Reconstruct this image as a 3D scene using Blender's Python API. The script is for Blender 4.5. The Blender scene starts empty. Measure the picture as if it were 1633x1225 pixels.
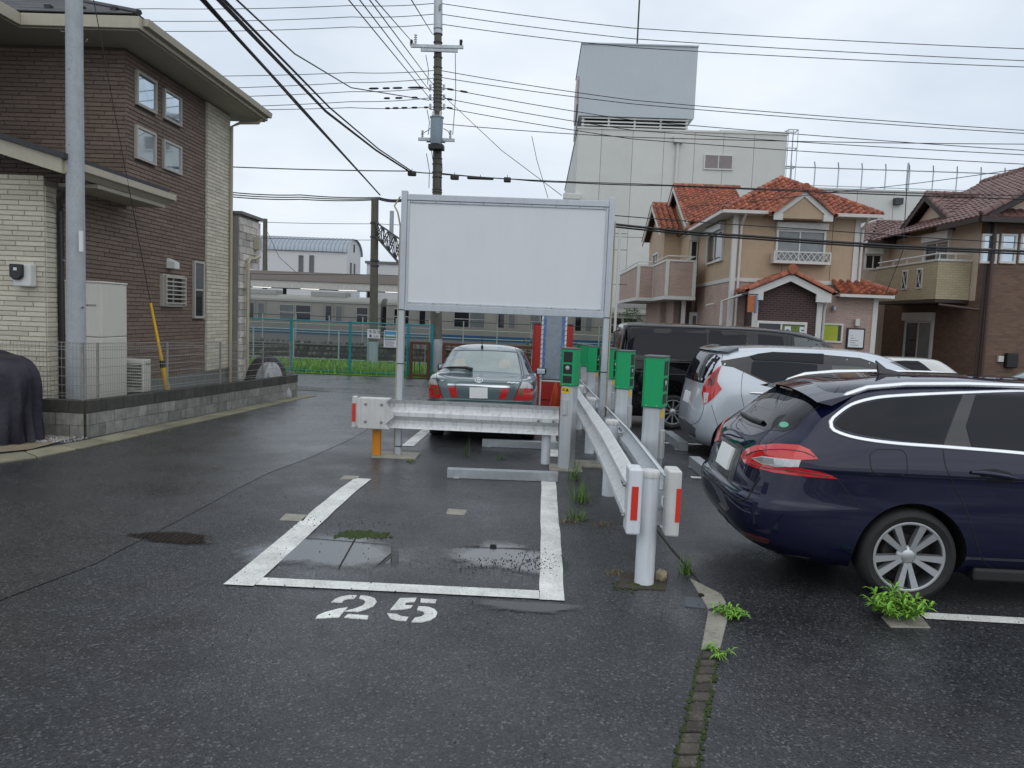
import bpy, bmesh, math, random
import numpy as np
from mathutils import Vector, Matrix
from mathutils.bvhtree import BVHTree
from mathutils.geometry import delaunay_2d_cdt
random.seed(7)
scene = bpy.context.scene
COL = scene.collection
R_ = math.radians

# ------------------------------------------------------------------ camera
IMG_W, IMG_H, FOC = 1633.0, 1225.0, 1200.0
CAM_X = np.array([0.99861412, 0.04271566, -0.03074439])
CAM_Y = np.array([0.03442751, -0.08835012, 0.99549435])
CAM_Z = np.array([0.03980693, -0.99517316, -0.08969827])
CB = np.array([CAM_X, CAM_Y, CAM_Z])
CPOS = np.array([0.0, 0.0, 1.78])
cam = bpy.data.cameras.new('camera')
cam.sensor_width = 36.0
cam.lens = 36.0 * FOC / IMG_W
cam.clip_start = 0.05
cam.clip_end = 4000
cam_o = bpy.data.objects.new('camera', cam)
COL.objects.link(cam_o)
r, d, f = CB[:, 0], CB[:, 1], CB[:, 2]
cam_o.matrix_world = Matrix(((r[0], -d[0], -f[0], CPOS[0]), (r[1], -d[1], -f[1], CPOS[1]),
                             (r[2], -d[2], -f[2], CPOS[2]), (0, 0, 0, 1)))
scene.camera = cam_o
scene.render.resolution_x, scene.render.resolution_y = 1024, 768
scene.view_settings.view_transform = 'Standard'
scene.view_settings.look = 'None'
scene.view_settings.exposure = 0.15
scene.view_settings.gamma = 1.0

# ------------------------------------------------------------------ sky and sun (overcast)
SUN_EL, SUN_ROT = R_(55), R_(205)
world = bpy.data.worlds.new('World')
scene.world = world
world.use_nodes = True
wn, wl = world.node_tree.nodes, world.node_tree.links
wn.clear()
w_out = wn.new('ShaderNodeOutputWorld')
w_bg = wn.new('ShaderNodeBackground')
w_bg.inputs['Strength'].default_value = 0.1
w_sky = wn.new('ShaderNodeTexSky')
w_sky.sky_type = 'NISHITA'
w_sky.sun_disc = False
w_sky.sun_elevation = SUN_EL
w_sky.sun_rotation = SUN_ROT
w_sky.air_density, w_sky.dust_density, w_sky.ozone_density = 1.2, 3.0, 1.5
w_tc = wn.new('ShaderNodeTexCoord')
w_map = wn.new('ShaderNodeMapping')
w_map.inputs['Scale'].default_value = (1.0, 1.0, 2.6)
w_no = wn.new('ShaderNodeTexNoise')
w_no.inputs['Scale'].default_value = 2.3
w_no.inputs['Detail'].default_value = 5.0
w_no.inputs['Roughness'].default_value = 0.5
w_rmp = wn.new('ShaderNodeValToRGB')
w_rmp.color_ramp.elements[0].position = 0.3
w_rmp.color_ramp.elements[0].color = (5.7, 6.6, 7.7, 1)
w_rmp.color_ramp.elements[1].position = 0.72
w_rmp.color_ramp.elements[1].color = (9.3, 9.8, 10.4, 1)
w_mix = wn.new('ShaderNodeMix')
w_mix.data_type = 'RGBA'
w_mix.inputs[0].default_value = 0.9
wl.new(w_tc.outputs['Generated'], w_map.inputs['Vector'])
wl.new(w_map.outputs['Vector'], w_no.inputs['Vector'])
wl.new(w_no.outputs['Fac'], w_rmp.inputs['Fac'])
wl.new(w_sky.outputs['Color'], w_mix.inputs[6])
wl.new(w_rmp.outputs['Color'], w_mix.inputs[7])
wl.new(w_mix.outputs[2], w_bg.inputs['Color'])
wl.new(w_bg.outputs['Background'], w_out.inputs['Surface'])

sun = bpy.data.lights.new('sun', 'SUN')
sun.energy = 0.75
sun.angle = R_(95)
sun.color = (1.0, 0.985, 0.965)
sun_o = bpy.data.objects.new('sun', sun)
COL.objects.link(sun_o)
# the lamp shines from behind the camera's right shoulder, high up
sd = Vector((math.sin(SUN_ROT) * math.cos(SUN_EL) * -1, math.cos(SUN_ROT) * math.cos(SUN_EL), math.sin(SUN_EL)))
sun_o.rotation_euler = sd.to_track_quat('Z', 'Y').to_euler()
sun_o.location = (4, -6, 20)


# ------------------------------------------------------------------ measuring helpers (photo pixel + known depth -> place)
def gz(Y):
    """height of the ground: level by the camera, then falling gently towards the railway"""
    return -0.027 * min(max(Y - 7.0, 0.0), 17.0)


def ray(px, py):
    return CB @ np.array([px - IMG_W / 2, py - IMG_H / 2, FOC])


def AY(px, py, Y):
    q = ray(px, py)
    return Vector(CPOS + q * (Y / q[1]))


def AX(px, py, X):
    q = ray(px, py)
    return Vector(CPOS + q * (X / q[0]))


def G(px, py):
    q = ray(px, py)
    z = 0.0
    for i in range(40):
        P = CPOS + q * ((z - CPOS[2]) / q[2])
        z = 0.5 * z + 0.5 * gz(P[1])
    return Vector((P[0], P[1], gz(P[1])))


def S(r, g=None, b=None):
    def c(v):
        v /= 255.0
        return v / 12.92 if v <= 0.04045 else ((v + 0.055) / 1.055) ** 2.4
    return (c(r), c(g), c(b))


# ------------------------------------------------------------------ materials
MATS = {}


def M(name, col, rough=0.6, metal=0.0, var=0.12, scale=6.0, bump=0.0, bscale=60.0, spec=0.5, coat=0.0,
      shade=0.0, streak=0.0, streak_col=(0.05, 0.045, 0.035), stretch=(1, 1, 1), rvar=0.0, trans=0.0, speck=0.0,
      speck_col=(0.3, 0.3, 0.3), speck_scale=150.0):
    """procedural painted / mineral surface: base colour, blotches, streaks, specks, relief"""
    if name in MATS:
        return MATS[name]
    m = bpy.data.materials.new(name)
    m.use_nodes = True
    n, l = m.node_tree.nodes, m.node_tree.links
    b = n['Principled BSDF']
    b.inputs['Roughness'].default_value = rough
    b.inputs['Metallic'].default_value = metal
    b.inputs['Specular IOR Level'].default_value = spec
    b.inputs['Coat Weight'].default_value = coat
    b.inputs['Coat Roughness'].default_value = 0.015
    b.inputs['Transmission Weight'].default_value = trans
    tc = n.new('ShaderNodeTexCoord')
    mp = n.new('ShaderNodeMapping')
    mp.inputs['Scale'].default_value = stretch
    l.new(tc.outputs['Object'], mp.inputs['Vector'])
    no = n.new('ShaderNodeTexNoise')
    no.inputs['Scale'].default_value = scale
    no.inputs['Detail'].default_value = 6
    no.inputs['Roughness'].default_value = 0.65
    l.new(mp.outputs['Vector'], no.inputs['Vector'])
    mr = n.new('ShaderNodeMapRange')
    mr.inputs['From Min'].default_value = 0.25
    mr.inputs['From Max'].default_value = 0.75
    mr.inputs['To Min'].default_value = 1 - var
    mr.inputs['To Max'].default_value = 1 + var
    l.new(no.outputs['Fac'], mr.inputs['Value'])
    val = mr.outputs['Result']
    if shade:
        at = n.new('ShaderNodeAttribute')
        at.attribute_name = 'shade'
        ma = n.new('ShaderNodeMapRange')
        ma.inputs['To Min'].default_value = 1 - shade
        ma.inputs['To Max'].default_value = 1 + shade
        l.new(at.outputs['Fac'], ma.inputs['Value'])
        mu = n.new('ShaderNodeMath')
        mu.operation = 'MULTIPLY'
        l.new(val, mu.inputs[0])
        l.new(ma.outputs['Result'], mu.inputs[1])
        val = mu.outputs[0]
    vm = n.new('ShaderNodeVectorMath')
    vm.operation = 'SCALE'
    vm.inputs[0].default_value = col[:3]
    l.new(val, vm.inputs['Scale'])
    colour = vm.outputs['Vector']
    if streak:
        m2 = n.new('ShaderNodeMapping')
        m2.inputs['Scale'].default_value = (14, 14, 1.1)
        l.new(tc.outputs['Object'], m2.inputs['Vector'])
        n2 = n.new('ShaderNodeTexNoise')
        n2.inputs['Scale'].default_value = 1.6
        n2.inputs['Detail'].default_value = 5
        l.new(m2.outputs['Vector'], n2.inputs['Vector'])
        r2 = n.new('ShaderNodeMapRange')
        r2.inputs['From Min'].default_value = 0.48
        r2.inputs['From Max'].default_value = 0.78
        r2.inputs['To Max'].default_value = streak
        l.new(n2.outputs['Fac'], r2.inputs['Value'])
        mx = n.new('ShaderNodeMix')
        mx.data_type = 'RGBA'
        l.new(r2.outputs['Result'], mx.inputs[0])
        l.new(colour, mx.inputs[6])
        mx.inputs[7].default_value = (*streak_col, 1)
        colour = mx.outputs[2]
    if speck:
        vo = n.new('ShaderNodeTexVoronoi')
        vo.inputs['Scale'].default_value = speck_scale
        l.new(tc.outputs['Object'], vo.inputs['Vector'])
        sp = n.new('ShaderNodeSeparateColor')
        l.new(vo.outputs['Color'], sp.inputs[0])
        rs = n.new('ShaderNodeMapRange')
        rs.inputs['From Min'].default_value = 0.8
        rs.inputs['From Max'].default_value = 1.0
        rs.inputs['To Max'].default_value = speck
        l.new(sp.outputs[0], rs.inputs['Value'])
        mx = n.new('ShaderNodeMix')
        mx.data_type = 'RGBA'
        l.new(rs.outputs['Result'], mx.inputs[0])
        l.new(colour, mx.inputs[6])
        mx.inputs[7].default_value = (*speck_col, 1)
        colour = mx.outputs[2]
    l.new(colour, b.inputs['Base Color'])
    if rvar:
        rr = n.new('ShaderNodeMapRange')
        rr.inputs['From Min'].default_value = 0.3
        rr.inputs['From Max'].default_value = 0.7
        rr.inputs['To Min'].default_value = max(0.02, rough - rvar)
        rr.inputs['To Max'].default_value = min(1, rough + rvar)
        l.new(no.outputs['Fac'], rr.inputs['Value'])
        l.new(rr.outputs['Result'], b.inputs['Roughness'])
    if bump:
        nb = n.new('ShaderNodeTexNoise')
        nb.inputs['Scale'].default_value = bscale
        nb.inputs['Detail'].default_value = 4
        l.new(mp.outputs['Vector'], nb.inputs['Vector'])
        bp = n.new('ShaderNodeBump')
        bp.inputs['Strength'].default_value = bump
        bp.inputs['Distance'].default_value = 0.01
        l.new(nb.outputs['Fac'], bp.inputs['Height'])
        l.new(bp.outputs['Normal'], b.inputs['Normal'])
    MATS[name] = m
    return m


def asphalt(name, lo, hi, wet_lo, wet_hi, warm=0.0, spec=0.5):
    m = bpy.data.materials.new(name)
    m.use_nodes = True
    n, l = m.node_tree.nodes, m.node_tree.links
    b = n['Principled BSDF']
    tc = n.new('ShaderNodeTexCoord')

    def noise(sc, det=5, rg=0.6):
        x = n.new('ShaderNodeTexNoise')
        x.inputs['Scale'].default_value = sc
        x.inputs['Detail'].default_value = det
        x.inputs['Roughness'].default_value = rg
        l.new(tc.outputs['Object'], x.inputs['Vector'])
        return x.outputs['Fac']

    def rng(v, a, bb, c, dd):
        x = n.new('ShaderNodeMapRange')
        x.inputs['From Min'].default_value = a
        x.inputs['From Max'].default_value = bb
        x.inputs['To Min'].default_value = c
        x.inputs['To Max'].default_value = dd
        l.new(v, x.inputs['Value'])
        return x.outputs['Result']

    def math_(op, a, bb):
        x = n.new('ShaderNodeMath')
        x.operation = op
        for i, v in enumerate((a, bb)):
            if isinstance(v, (int, float)):
                x.inputs[i].default_value = v
            else:
                l.new(v, x.inputs[i])
        return x.outputs[0]
    big = noise(0.55, 6, 0.6)
    vo = n.new('ShaderNodeTexVoronoi')
    vo.inputs['Scale'].default_value = 92
    l.new(tc.outputs['Object'], vo.inputs['Vector'])
    sc = n.new('ShaderNodeSeparateColor')
    l.new(vo.outputs['Color'], sc.inputs[0])
    mid = noise(9, 4, 0.7)
    base = rng(big, 0.3, 0.7, lo, hi)
    base = math_('MULTIPLY', base, rng(noise(1.9, 6, 0.6), 0.35, 0.62, 0.72, 1.1))
    grain = rng(sc.outputs[0], 0, 1, 0.5, 1.5)
    stone = rng(sc.outputs[1], 0.86, 1.0, 0.0, 0.075)      # pale aggregate chips
    v = math_('MULTIPLY', base, grain)
    v = math_('MULTIPLY', v, rng(mid, 0.3, 0.7, 0.86, 1.14))
    v = math_('ADD', v, stone)
    cx = n.new('ShaderNodeCombineColor')
    tint = rng(noise(0.9, 4), 0.4, 0.65, 0.95, 1.03)
    l.new(math_('MULTIPLY', v, tint), cx.inputs[0])
    l.new(v, cx.inputs[1])
    l.new(math_('MULTIPLY', v, 1.07 - warm), cx.inputs[2])
    # hairline cracks in a few tired areas
    wv = n.new('ShaderNodeTexVoronoi')
    wv.feature = 'DISTANCE_TO_EDGE'
    wv.inputs['Scale'].default_value = 0.8
    nv = n.new('ShaderNodeTexNoise')
    nv.inputs['Scale'].default_value = 3.0
    nv.inputs['Detail'].default_value = 6
    l.new(tc.outputs['Object'], nv.inputs['Vector'])
    av = n.new('ShaderNodeVectorMath')
    av.operation = 'MULTIPLY_ADD'
    l.new(nv.outputs['Color'], av.inputs[0])
    av.inputs[1].default_value = (0.45, 0.45, 0)
    l.new(tc.outputs['Object'], av.inputs[2])
    l.new(av.outputs[0], wv.inputs['Vector'])
    crack = rng(wv.outputs['Distance'], 0.001, 0.006, 0.85, 0.0)
    crack = math_('MULTIPLY', crack, rng(noise(0.5, 3), 0.56, 0.64, 0.0, 1.0))
    mxc = n.new('ShaderNodeMix')
    mxc.data_type = 'RGBA'
    l.new(crack, mxc.inputs[0])
    l.new(cx.outputs[0], mxc.inputs[6])
    mxc.inputs[7].default_value = (0.008, 0.008, 0.008, 1)
    l.new(mxc.outputs[2], b.inputs['Base Color'])
    wet = noise(0.42, 5, 0.62)
    rough = rng(wet, 0.36, 0.66, wet_lo, wet_hi)
    rough = math_('ADD', rough, rng(sc.outputs[2], 0, 1, -0.06, 0.06))
    l.new(rough, b.inputs['Roughness'])
    b.inputs['Specular IOR Level'].default_value = spec
    bp = n.new('ShaderNodeBump')
    bp.inputs['Distance'].default_value = 0.006
    l.new(rng(wet, 0.36, 0.66, 0.14, 0.62), bp.inputs['Strength'])
    hh = math_('ADD', math_('MULTIPLY', vo.outputs['Distance'], -0.9), math_('MULTIPLY', noise(38, 3), 0.5))
    l.new(hh, bp.inputs['Height'])
    l.new(bp.outputs['Normal'], b.inputs['Normal'])
    return m


def glass(name, col=(0.012, 0.014, 0.016), rough=0.03, spec=0.6, alpha=1.0):
    """window pane: dark and mirror-like; alpha < 1 lets the room behind show"""
    m = M(name, col, rough, var=0.25, scale=1.3, spec=spec)
    b = m.node_tree.nodes['Principled BSDF']
    b.inputs['IOR'].default_value = 1.52
    if alpha < 1:
        b.inputs['Alpha'].default_value = alpha
    return m


# ------------------------------------------------------------------ mesh building
class MB:
    def __init__(s):
        s.v, s.f, s.sh = [], [], []

    def add(s, vs, fs, shade=0.5):
        o = len(s.v)
        s.v += [tuple(p) for p in vs]
        s.f += [tuple(i + o for i in q) for q in fs]
        s.sh += [shade] * len(fs)
        return s

    def box(s, a, b, shade=0.5):
        x0, x1 = sorted((a[0], b[0]))
        y0, y1 = sorted((a[1], b[1]))
        z0, z1 = sorted((a[2], b[2]))
        vs = [(x0, y0, z0), (x1, y0, z0), (x1, y1, z0), (x0, y1, z0), (x0, y0, z1), (x1, y0, z1), (x1, y1, z1), (x0, y1, z1)]
        return s.add(vs, [(0, 3, 2, 1), (4, 5, 6, 7), (0, 1, 5, 4), (1, 2, 6, 5), (2, 3, 7, 6), (3, 0, 4, 7)], shade)

    def obox(s, o, u, v, w, shade=0.5):
        """box from corner o with edge vectors u, v, w"""
        o, u, v, w = Vector(o), Vector(u), Vector(v), Vector(w)
        vs = [o, o + u, o + u + v, o + v, o + w, o + u + w, o + u + v + w, o + v + w]
        fs = [(0, 3, 2, 1), (4, 5, 6, 7), (0, 1, 5, 4), (1, 2, 6, 5), (2, 3, 7, 6), (3, 0, 4, 7)]
        if u.cross(v).dot(w) < 0:
            fs = [q[::-1] for q in fs]
        return s.add(vs, fs, shade)

    def tube(s, pts, rad, seg=8, caps=True, shade=0.5):
        pts = [Vector(p) for p in pts]
        n = len(pts)
        rads = rad if isinstance(rad, (list, tuple)) else [rad] * n
        vs, fs = [], []
        up = None
        for i, p in enumerate(pts):
            t = (pts[min(i + 1, n - 1)] - pts[max(i - 1, 0)]).normalized()
            if up is None:
                up = Vector((0, 0, 1)) if abs(t.z) < 0.9 else Vector((1, 0, 0))
            a = t.cross(up)
            if a.length < 1e-5:
                a = t.cross(Vector((0, 1, 0.01)))
            a.normalize()
            c = a.cross(t).normalized()
            up = c
            for k in range(seg):
                q = 2 * math.pi * k / seg
                vs.append(p + (a * math.cos(q) + c * math.sin(q)) * rads[i])
        for i in range(n - 1):
            for k in range(seg):
                k2 = (k + 1) % seg
                fs.append((i * seg + k, i * seg + k2, (i + 1) * seg + k2, (i + 1) * seg + k))
        if caps:
            fs.append(tuple(range(seg))[::-1])
            fs.append(tuple((n - 1) * seg + k for k in range(seg)))
        return s.add(vs, fs, shade)

    def lathe(s, prof, centre, axis='z', seg=20, shade=0.5):
        """profile of (radius, height along axis)"""
        c = Vector(centre)
        vs, fs = [], []
        n = len(prof)
        for (r0, h) in prof:
            for k in range(seg):
                q = 2 * math.pi * k / seg
                a, b2 = r0 * math.cos(q), r0 * math.sin(q)
                vs.append(c + Vector({'z': (a, b2, h), 'y': (a, h, b2), 'x': (h, a, b2)}[axis]))
        for i in range(n - 1):
            for k in range(seg):
                k2 = (k + 1) % seg
                q = (i * seg + k, i * seg + k2, (i + 1) * seg + k2, (i + 1) * seg + k)
                fs.append(q if axis != 'y' else q[::-1])
        return s.add(vs, fs, shade)

    def prism(s, poly, w, shade=0.5):
        """closed polygon of 3D points swept along vector w"""
        poly = [Vector(p) for p in poly]
        w = Vector(w)
        n = len(poly)
        nn = sum(((poly[i] - poly[0]).cross(poly[(i + 1) % n] - poly[0]) for i in range(1, n - 1)), Vector())
        if nn.dot(w) > 0:
            poly = poly[::-1]
        vs = poly + [p + w for p in poly]
        fs = [tuple(range(n)), tuple(range(n, 2 * n))[::-1]]
        fs += [(i, i + n, (i + 1) % n + n, (i + 1) % n) for i in range(n)]
        return s.add(vs, fs, shade)

    def sweep(s, prof, pts, shade=0.5, caps=True):
        """profile of (side offset, height) carried along a path, kept upright"""
        pts = [Vector(p) for p in pts]
        n, k = len(pts), len(prof)
        vs, fs = [], []
        for i, p in enumerate(pts):
            t = (pts[min(i + 1, n - 1)] - pts[max(i - 1, 0)])
            t.z = 0
            t.normalize()
            side = Vector((t.y, -t.x, 0))
            for a, b2 in prof:
                vs.append(p + side * a + Vector((0, 0, b2)))
        for i in range(n - 1):
            for j in range(k):
                j2 = (j + 1) % k
                fs.append((i * k + j, i * k + j2, (i + 1) * k + j2, (i + 1) * k + j))
        if caps:
            fs.append(tuple(range(k))[::-1])
            fs.append(tuple((n - 1) * k + j for j in range(k)))
        return s.add(vs, fs, shade)

    def mesh(s, name, mat, origin=(0, 0, 0), smooth=None, recalc=False):
        me = bpy.data.meshes.new(name)
        ox, oy, oz = origin
        me.from_pydata([(x - ox, y - oy, z - oz) for x, y, z in s.v], [], s.f)
        if recalc:
            bm = bmesh.new()
            bm.from_mesh(me)
            bmesh.ops.recalc_face_normals(bm, faces=bm.faces)
            bm.to_mesh(me)
            bm.free()
        at = me.attributes.new('shade', 'FLOAT', 'FACE')
        at.data.foreach_set('value', s.sh)
        if mat is not None:
            me.materials.append(mat)
        if smooth is not None:
            me.shade_smooth()
            me.set_sharp_from_angle(angle=R_(smooth))
        me.update()
        return me


def link(name, me, parent=None, loc=(0, 0, 0)):
    o = bpy.data.objects.new(name, me)
    COL.objects.link(o)
    o.location = loc
    if parent is not None:
        o.parent = parent
    return o


def wloc(o):
    p = Vector((0, 0, 0))
    while o is not None:
        p += o.location
        o = o.parent
    return p


def part(name, mb, mat, parent, smooth=None, bevel=0.0, label=None, recalc=False, kind=None):
    """mesh given in world coordinates, hung under an unrotated parent"""
    me = mb.mesh(name, mat, wloc(parent) if parent is not None else (0, 0, 0), smooth, recalc)
    o = link(name, me, parent)
    if bevel:
        bv = o.modifiers.new('bevel', 'BEVEL')
        bv.width = bevel
        bv.segments = 2
        bv.limit_method = 'ANGLE'
        bv.angle_limit = R_(40)
    if label:
        o['label'] = label
    if kind:
        o['kind'] = kind
    return o


def tag(o, label, cat, group=None, kind=None):
    o['label'] = label
    o['category'] = cat
    if group:
        o['group'] = group
    if kind:
        o['kind'] = kind
    return o


def thing(name, label, cat, loc=(0, 0, 0), rz=0.0, group=None, rx=0.0):
    o = bpy.data.objects.new(name, None)
    o.empty_display_size = 0.2
    COL.objects.link(o)
    o.location = loc
    o.rotation_euler = (rx, 0, rz)
    return tag(o, label, cat, group)


def single(name, mb, mat, label, cat, group=None, smooth=None, bevel=0.0, base=None, kind=None):
    base = Vector(base) if base is not None else Vector((0, 0, 0))
    me = mb.mesh(name, mat, base, smooth)
    o = link(name, me, None, base)
    if bevel:
        bv = o.modifiers.new('bevel', 'BEVEL')
        bv.width = bevel
        bv.segments = 2
        bv.limit_method = 'ANGLE'
        bv.angle_limit = R_(40)
    return tag(o, label, cat, group, kind)


def struct(name, mb, mat, smooth=None, label=None):
    o = link(name, mb.mesh(name, mat, (0, 0, 0), smooth))
    o['kind'] = 'structure'
    if label:
        o['label'] = label
    return o


def copy_tree(o, parent=None):
    c = o.copy()
    COL.objects.link(c)
    c.parent = parent
    for ch in list(o.children):
        copy_tree(ch, c)
    return c


def sheet(mb, poly, dz=0.0, grid=0.4):
    """flat outline (x, y) laid on the ground, following its fall"""
    mb.add([(x, y, gz(y) + dz) for x, y in poly], [tuple(range(len(poly)))])
    return mb


def ground_strip(pts_l, pts_r, dz):
    """sheet between two edge lines given as ground points"""
    mb = MB()
    vs = []
    for a, b2 in zip(pts_l, pts_r):
        vs += [(a[0], a[1], gz(a[1]) + dz), (b2[0], b2[1], gz(b2[1]) + dz)]
    mb.add(vs, [(2 * i, 2 * i + 1, 2 * i + 3, 2 * i + 2) for i in range(len(pts_l) - 1)])
    return mb


def pieces(mb, o, u, v, rows, row_h, plen, depth, gap=0.006, bev=0.004, bond=0.5, jitter=0.0, interval=None, n=None, holes=()):
    """courses of siding boards / bricks on a wall plane. o corner, u and v unit vectors; interval(v0) -> (u0, u1)"""
    o, u, v = Vector(o), Vector(u), Vector(v)
    n = n if n is not None else u.cross(v)
    n = Vector(n)
    for k in range(rows):
        v0, v1 = k * row_h + gap / 2, (k + 1) * row_h - gap / 2
        a0, a1 = interval((v0 + v1) / 2)
        if a1 - a0 < 0.02:
            continue
        spans = [(a0, a1)]
        for (hu0, hu1, hv0, hv1) in holes:
            if v1 > hv0 and v0 < hv1:
                ns = []
                for s0, s1 in spans:
                    if hu0 > s0:
                        ns.append((s0, min(s1, hu0)))
                    if hu1 < s1:
                        ns.append((max(s0, hu1), s1))
                spans = [q for q in ns if q[1] - q[0] > 0.015]
        off = (k * bond % 1.0 + random.uniform(-jitter, jitter)) * plen
        for s0, s1 in spans:
            q = math.floor((s0 - off) / plen) * plen + off
            while q < s1:
                b0, b1 = max(q, s0) + gap / 2, min(q + plen, s1) - gap / 2
                q += plen
                if b1 - b0 < 0.012:
                    continue
                dd = depth * random.uniform(0.8, 1.15)
                e = min(bev, (b1 - b0) / 3)
                P = lambda a, b_, h: o + u * a + v * b_ + n * h
                vs = [P(b0, v0, 0), P(b1, v0, 0), P(b1, v1, 0), P(b0, v1, 0),
                      P(b0 + e, v0 + e, dd), P(b1 - e, v0 + e, dd), P(b1 - e, v1 - e, dd), P(b0 + e, v1 - e, dd)]
                fs = [(4, 5, 6, 7), (0, 1, 5, 4), (1, 2, 6, 5), (2, 3, 7, 6), (3, 0, 4, 7)]
                if u.cross(v).dot(n) < 0:
                    fs = [x[::-1] for x in fs]
                mb.add(vs, fs, random.random())
    return mb


def inside(poly, x, y):
    c = False
    j = len(poly) - 1
    for i in range(len(poly)):
        xi, yi = poly[i]
        xj, yj = poly[j]
        if (yi > y) != (yj > y) and x < (xj - xi) * (y - yi) / (yj - yi) + xi:
            c = not c
        j = i
    return c


def roof_tiles(o, u, v, poly, tw=0.30, te=0.28, amp=0.035, lift=0.045, ns=6, round_=True):
    """overlapping pan tiles on a roof plane; poly is the roof outline in (u, v) metres"""
    o, u, v = Vector(o), Vector(u).normalized(), Vector(v).normalized()
    n = u.cross(v).normalized()
    if n.z < 0:
        n = -n
    mb = MB()
    us = [p[0] for p in poly]
    vs_ = [p[1] for p in poly]
    k = 0
    vv = min(vs_) - 0.06
    while vv < max(vs_):
        uu = min(us) - tw * 0.2
        while uu < max(us) + tw * 0.2:
            if inside(poly, uu + tw / 2, vv + te * 0.5) or inside(poly, uu + tw / 2, vv + te * 0.85):
                vs = []
                sh = random.random()
                jl = random.uniform(-0.006, 0.006)
                for (dv, base) in ((0.0, lift + jl), (te * 1.12, 0.008)):
                    for i in range(ns + 1):
                        t = i / ns
                        if round_:
                            h = amp * math.cos(2 * math.pi * (t - 0.3))
                        else:
                            h = amp * (1.0 if t < 0.18 else (0.35 if t < 0.3 else 0.0))
                        vs.append(o + u * (uu + tw * t * 1.03) + v * (vv + dv) + n * (h + base + amp))
                m1 = ns + 1
                lower = [o + u * (uu + tw * i / ns * 1.03) + v * vv for i in range(m1)]
                fs = [(i, i + 1, i + 1 + m1, i + m1) for i in range(ns)]
                fs += [(2 * m1 + i, 2 * m1 + i + 1, i + 1, i) for i in range(ns)]
                mb.add(vs + lower, fs, sh)
            uu += tw
        vv += te
        k += 1
    return mb


def ridge_tiles(a, b, rad=0.11, step=0.3, sink=0.03):
    a, b = Vector(a), Vector(b)
    L = (b - a).length
    t = (b - a).normalized()
    side = t.cross(Vector((0, 0, 1))).normalized()
    up = side.cross(t).normalized()
    mb = MB()
    n = max(1, int(L / step))
    st = L / n
    for i in range(n):
        vs = []
        sh = random.random()
        for dv, rr in ((i * st, rad * 1.06), (i * st + st * 1.08, rad * 0.9)):
            for k in range(8):
                q = math.pi * (k / 7.0 * 1.2 - 0.1)
                vs.append(a + t * dv + side * math.cos(q) * rr + up * (math.sin(q) * rr - sink + 0.05))
        fs = [(k, k + 1, k + 9, k + 8) for k in range(7)] + [tuple(range(8)), tuple(range(8, 16))]
        mb.add(vs, fs, sh)
    return mb


def window(parent, c, u, n, w, h, mframe, mpane, fw=0.05, proud=0.05, bars_v=(), bars_h=(), name='window', label=None, bw=None, sill=None):
    """frame with pane and glazing bars on a wall. c lower corner (on the wall), u along wall, n outwards"""
    c, u, n = Vector(c), Vector(u).normalized(), Vector(n).normalized()
    z = Vector((0, 0, 1))
    bw = bw or fw * 0.7
    mb = MB()
    B = lambda u0, u1, z0, z1, p0, p1: mb.obox(c + u * u0 + z * z0 + n * p0, u * (u1 - u0), z * (z1 - z0), n * (p1 - p0))
    B(0, fw, 0, h, -0.01, proud)
    B(w - fw, w, 0, h, -0.01, proud)
    B(fw, w - fw, h - fw, h, -0.01, proud)
    B(fw, w - fw, 0, fw, -0.01, proud)
    for t in bars_v:
        B(w * t - bw / 2, w * t + bw / 2, fw, h - fw, -0.01, proud * 0.8)
    for t in bars_h:
        B(fw, w - fw, h * t - bw / 2, h * t + bw / 2, -0.01, proud * 0.7)
    if sill:
        B(-0.03, w + 0.03, -0.05, -0.002, -0.01, proud + sill)
    f = part(name, mb, mframe, parent, label=label)
    pm = MB()
    pm.obox(c + u * fw * 0.8 + z * fw * 0.8 - n * 0.008, u * (w - 1.6 * fw), z * (h - 1.6 * fw), n * (0.018 + proud * 0.3))
    part('pane', pm, mpane, f)
    return f


def text_part(name, s_, size, origin, u, up, mat, parent, depth=0.002):
    """printed lettering as a thin mesh. origin lower left, u reading direction"""
    cu = bpy.data.curves.new(name, 'FONT')
    cu.body = s_
    cu.size = size
    cu.extrude = depth / 2
    cu.resolution_u = 3
    t = bpy.data.objects.new(name, cu)
    COL.objects.link(t)
    dg = bpy.context.evaluated_depsgraph_get()
    me = bpy.data.meshes.new_from_object(t.evaluated_get(dg))
    bpy.data.objects.remove(t)
    u, up = Vector(u).normalized(), Vector(up).normalized()
    n = u.cross(up)
    off = Vector(origin) - (wloc(parent) if parent is not None else Vector())
    me.transform(Matrix(((u.x, up.x, n.x, off.x), (u.y, up.y, n.y, off.y), (u.z, up.z, n.z, off.z), (0, 0, 0, 1))))
    me.materials.clear()
    me.materials.append(mat)
    return link(name, me, parent)


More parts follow.
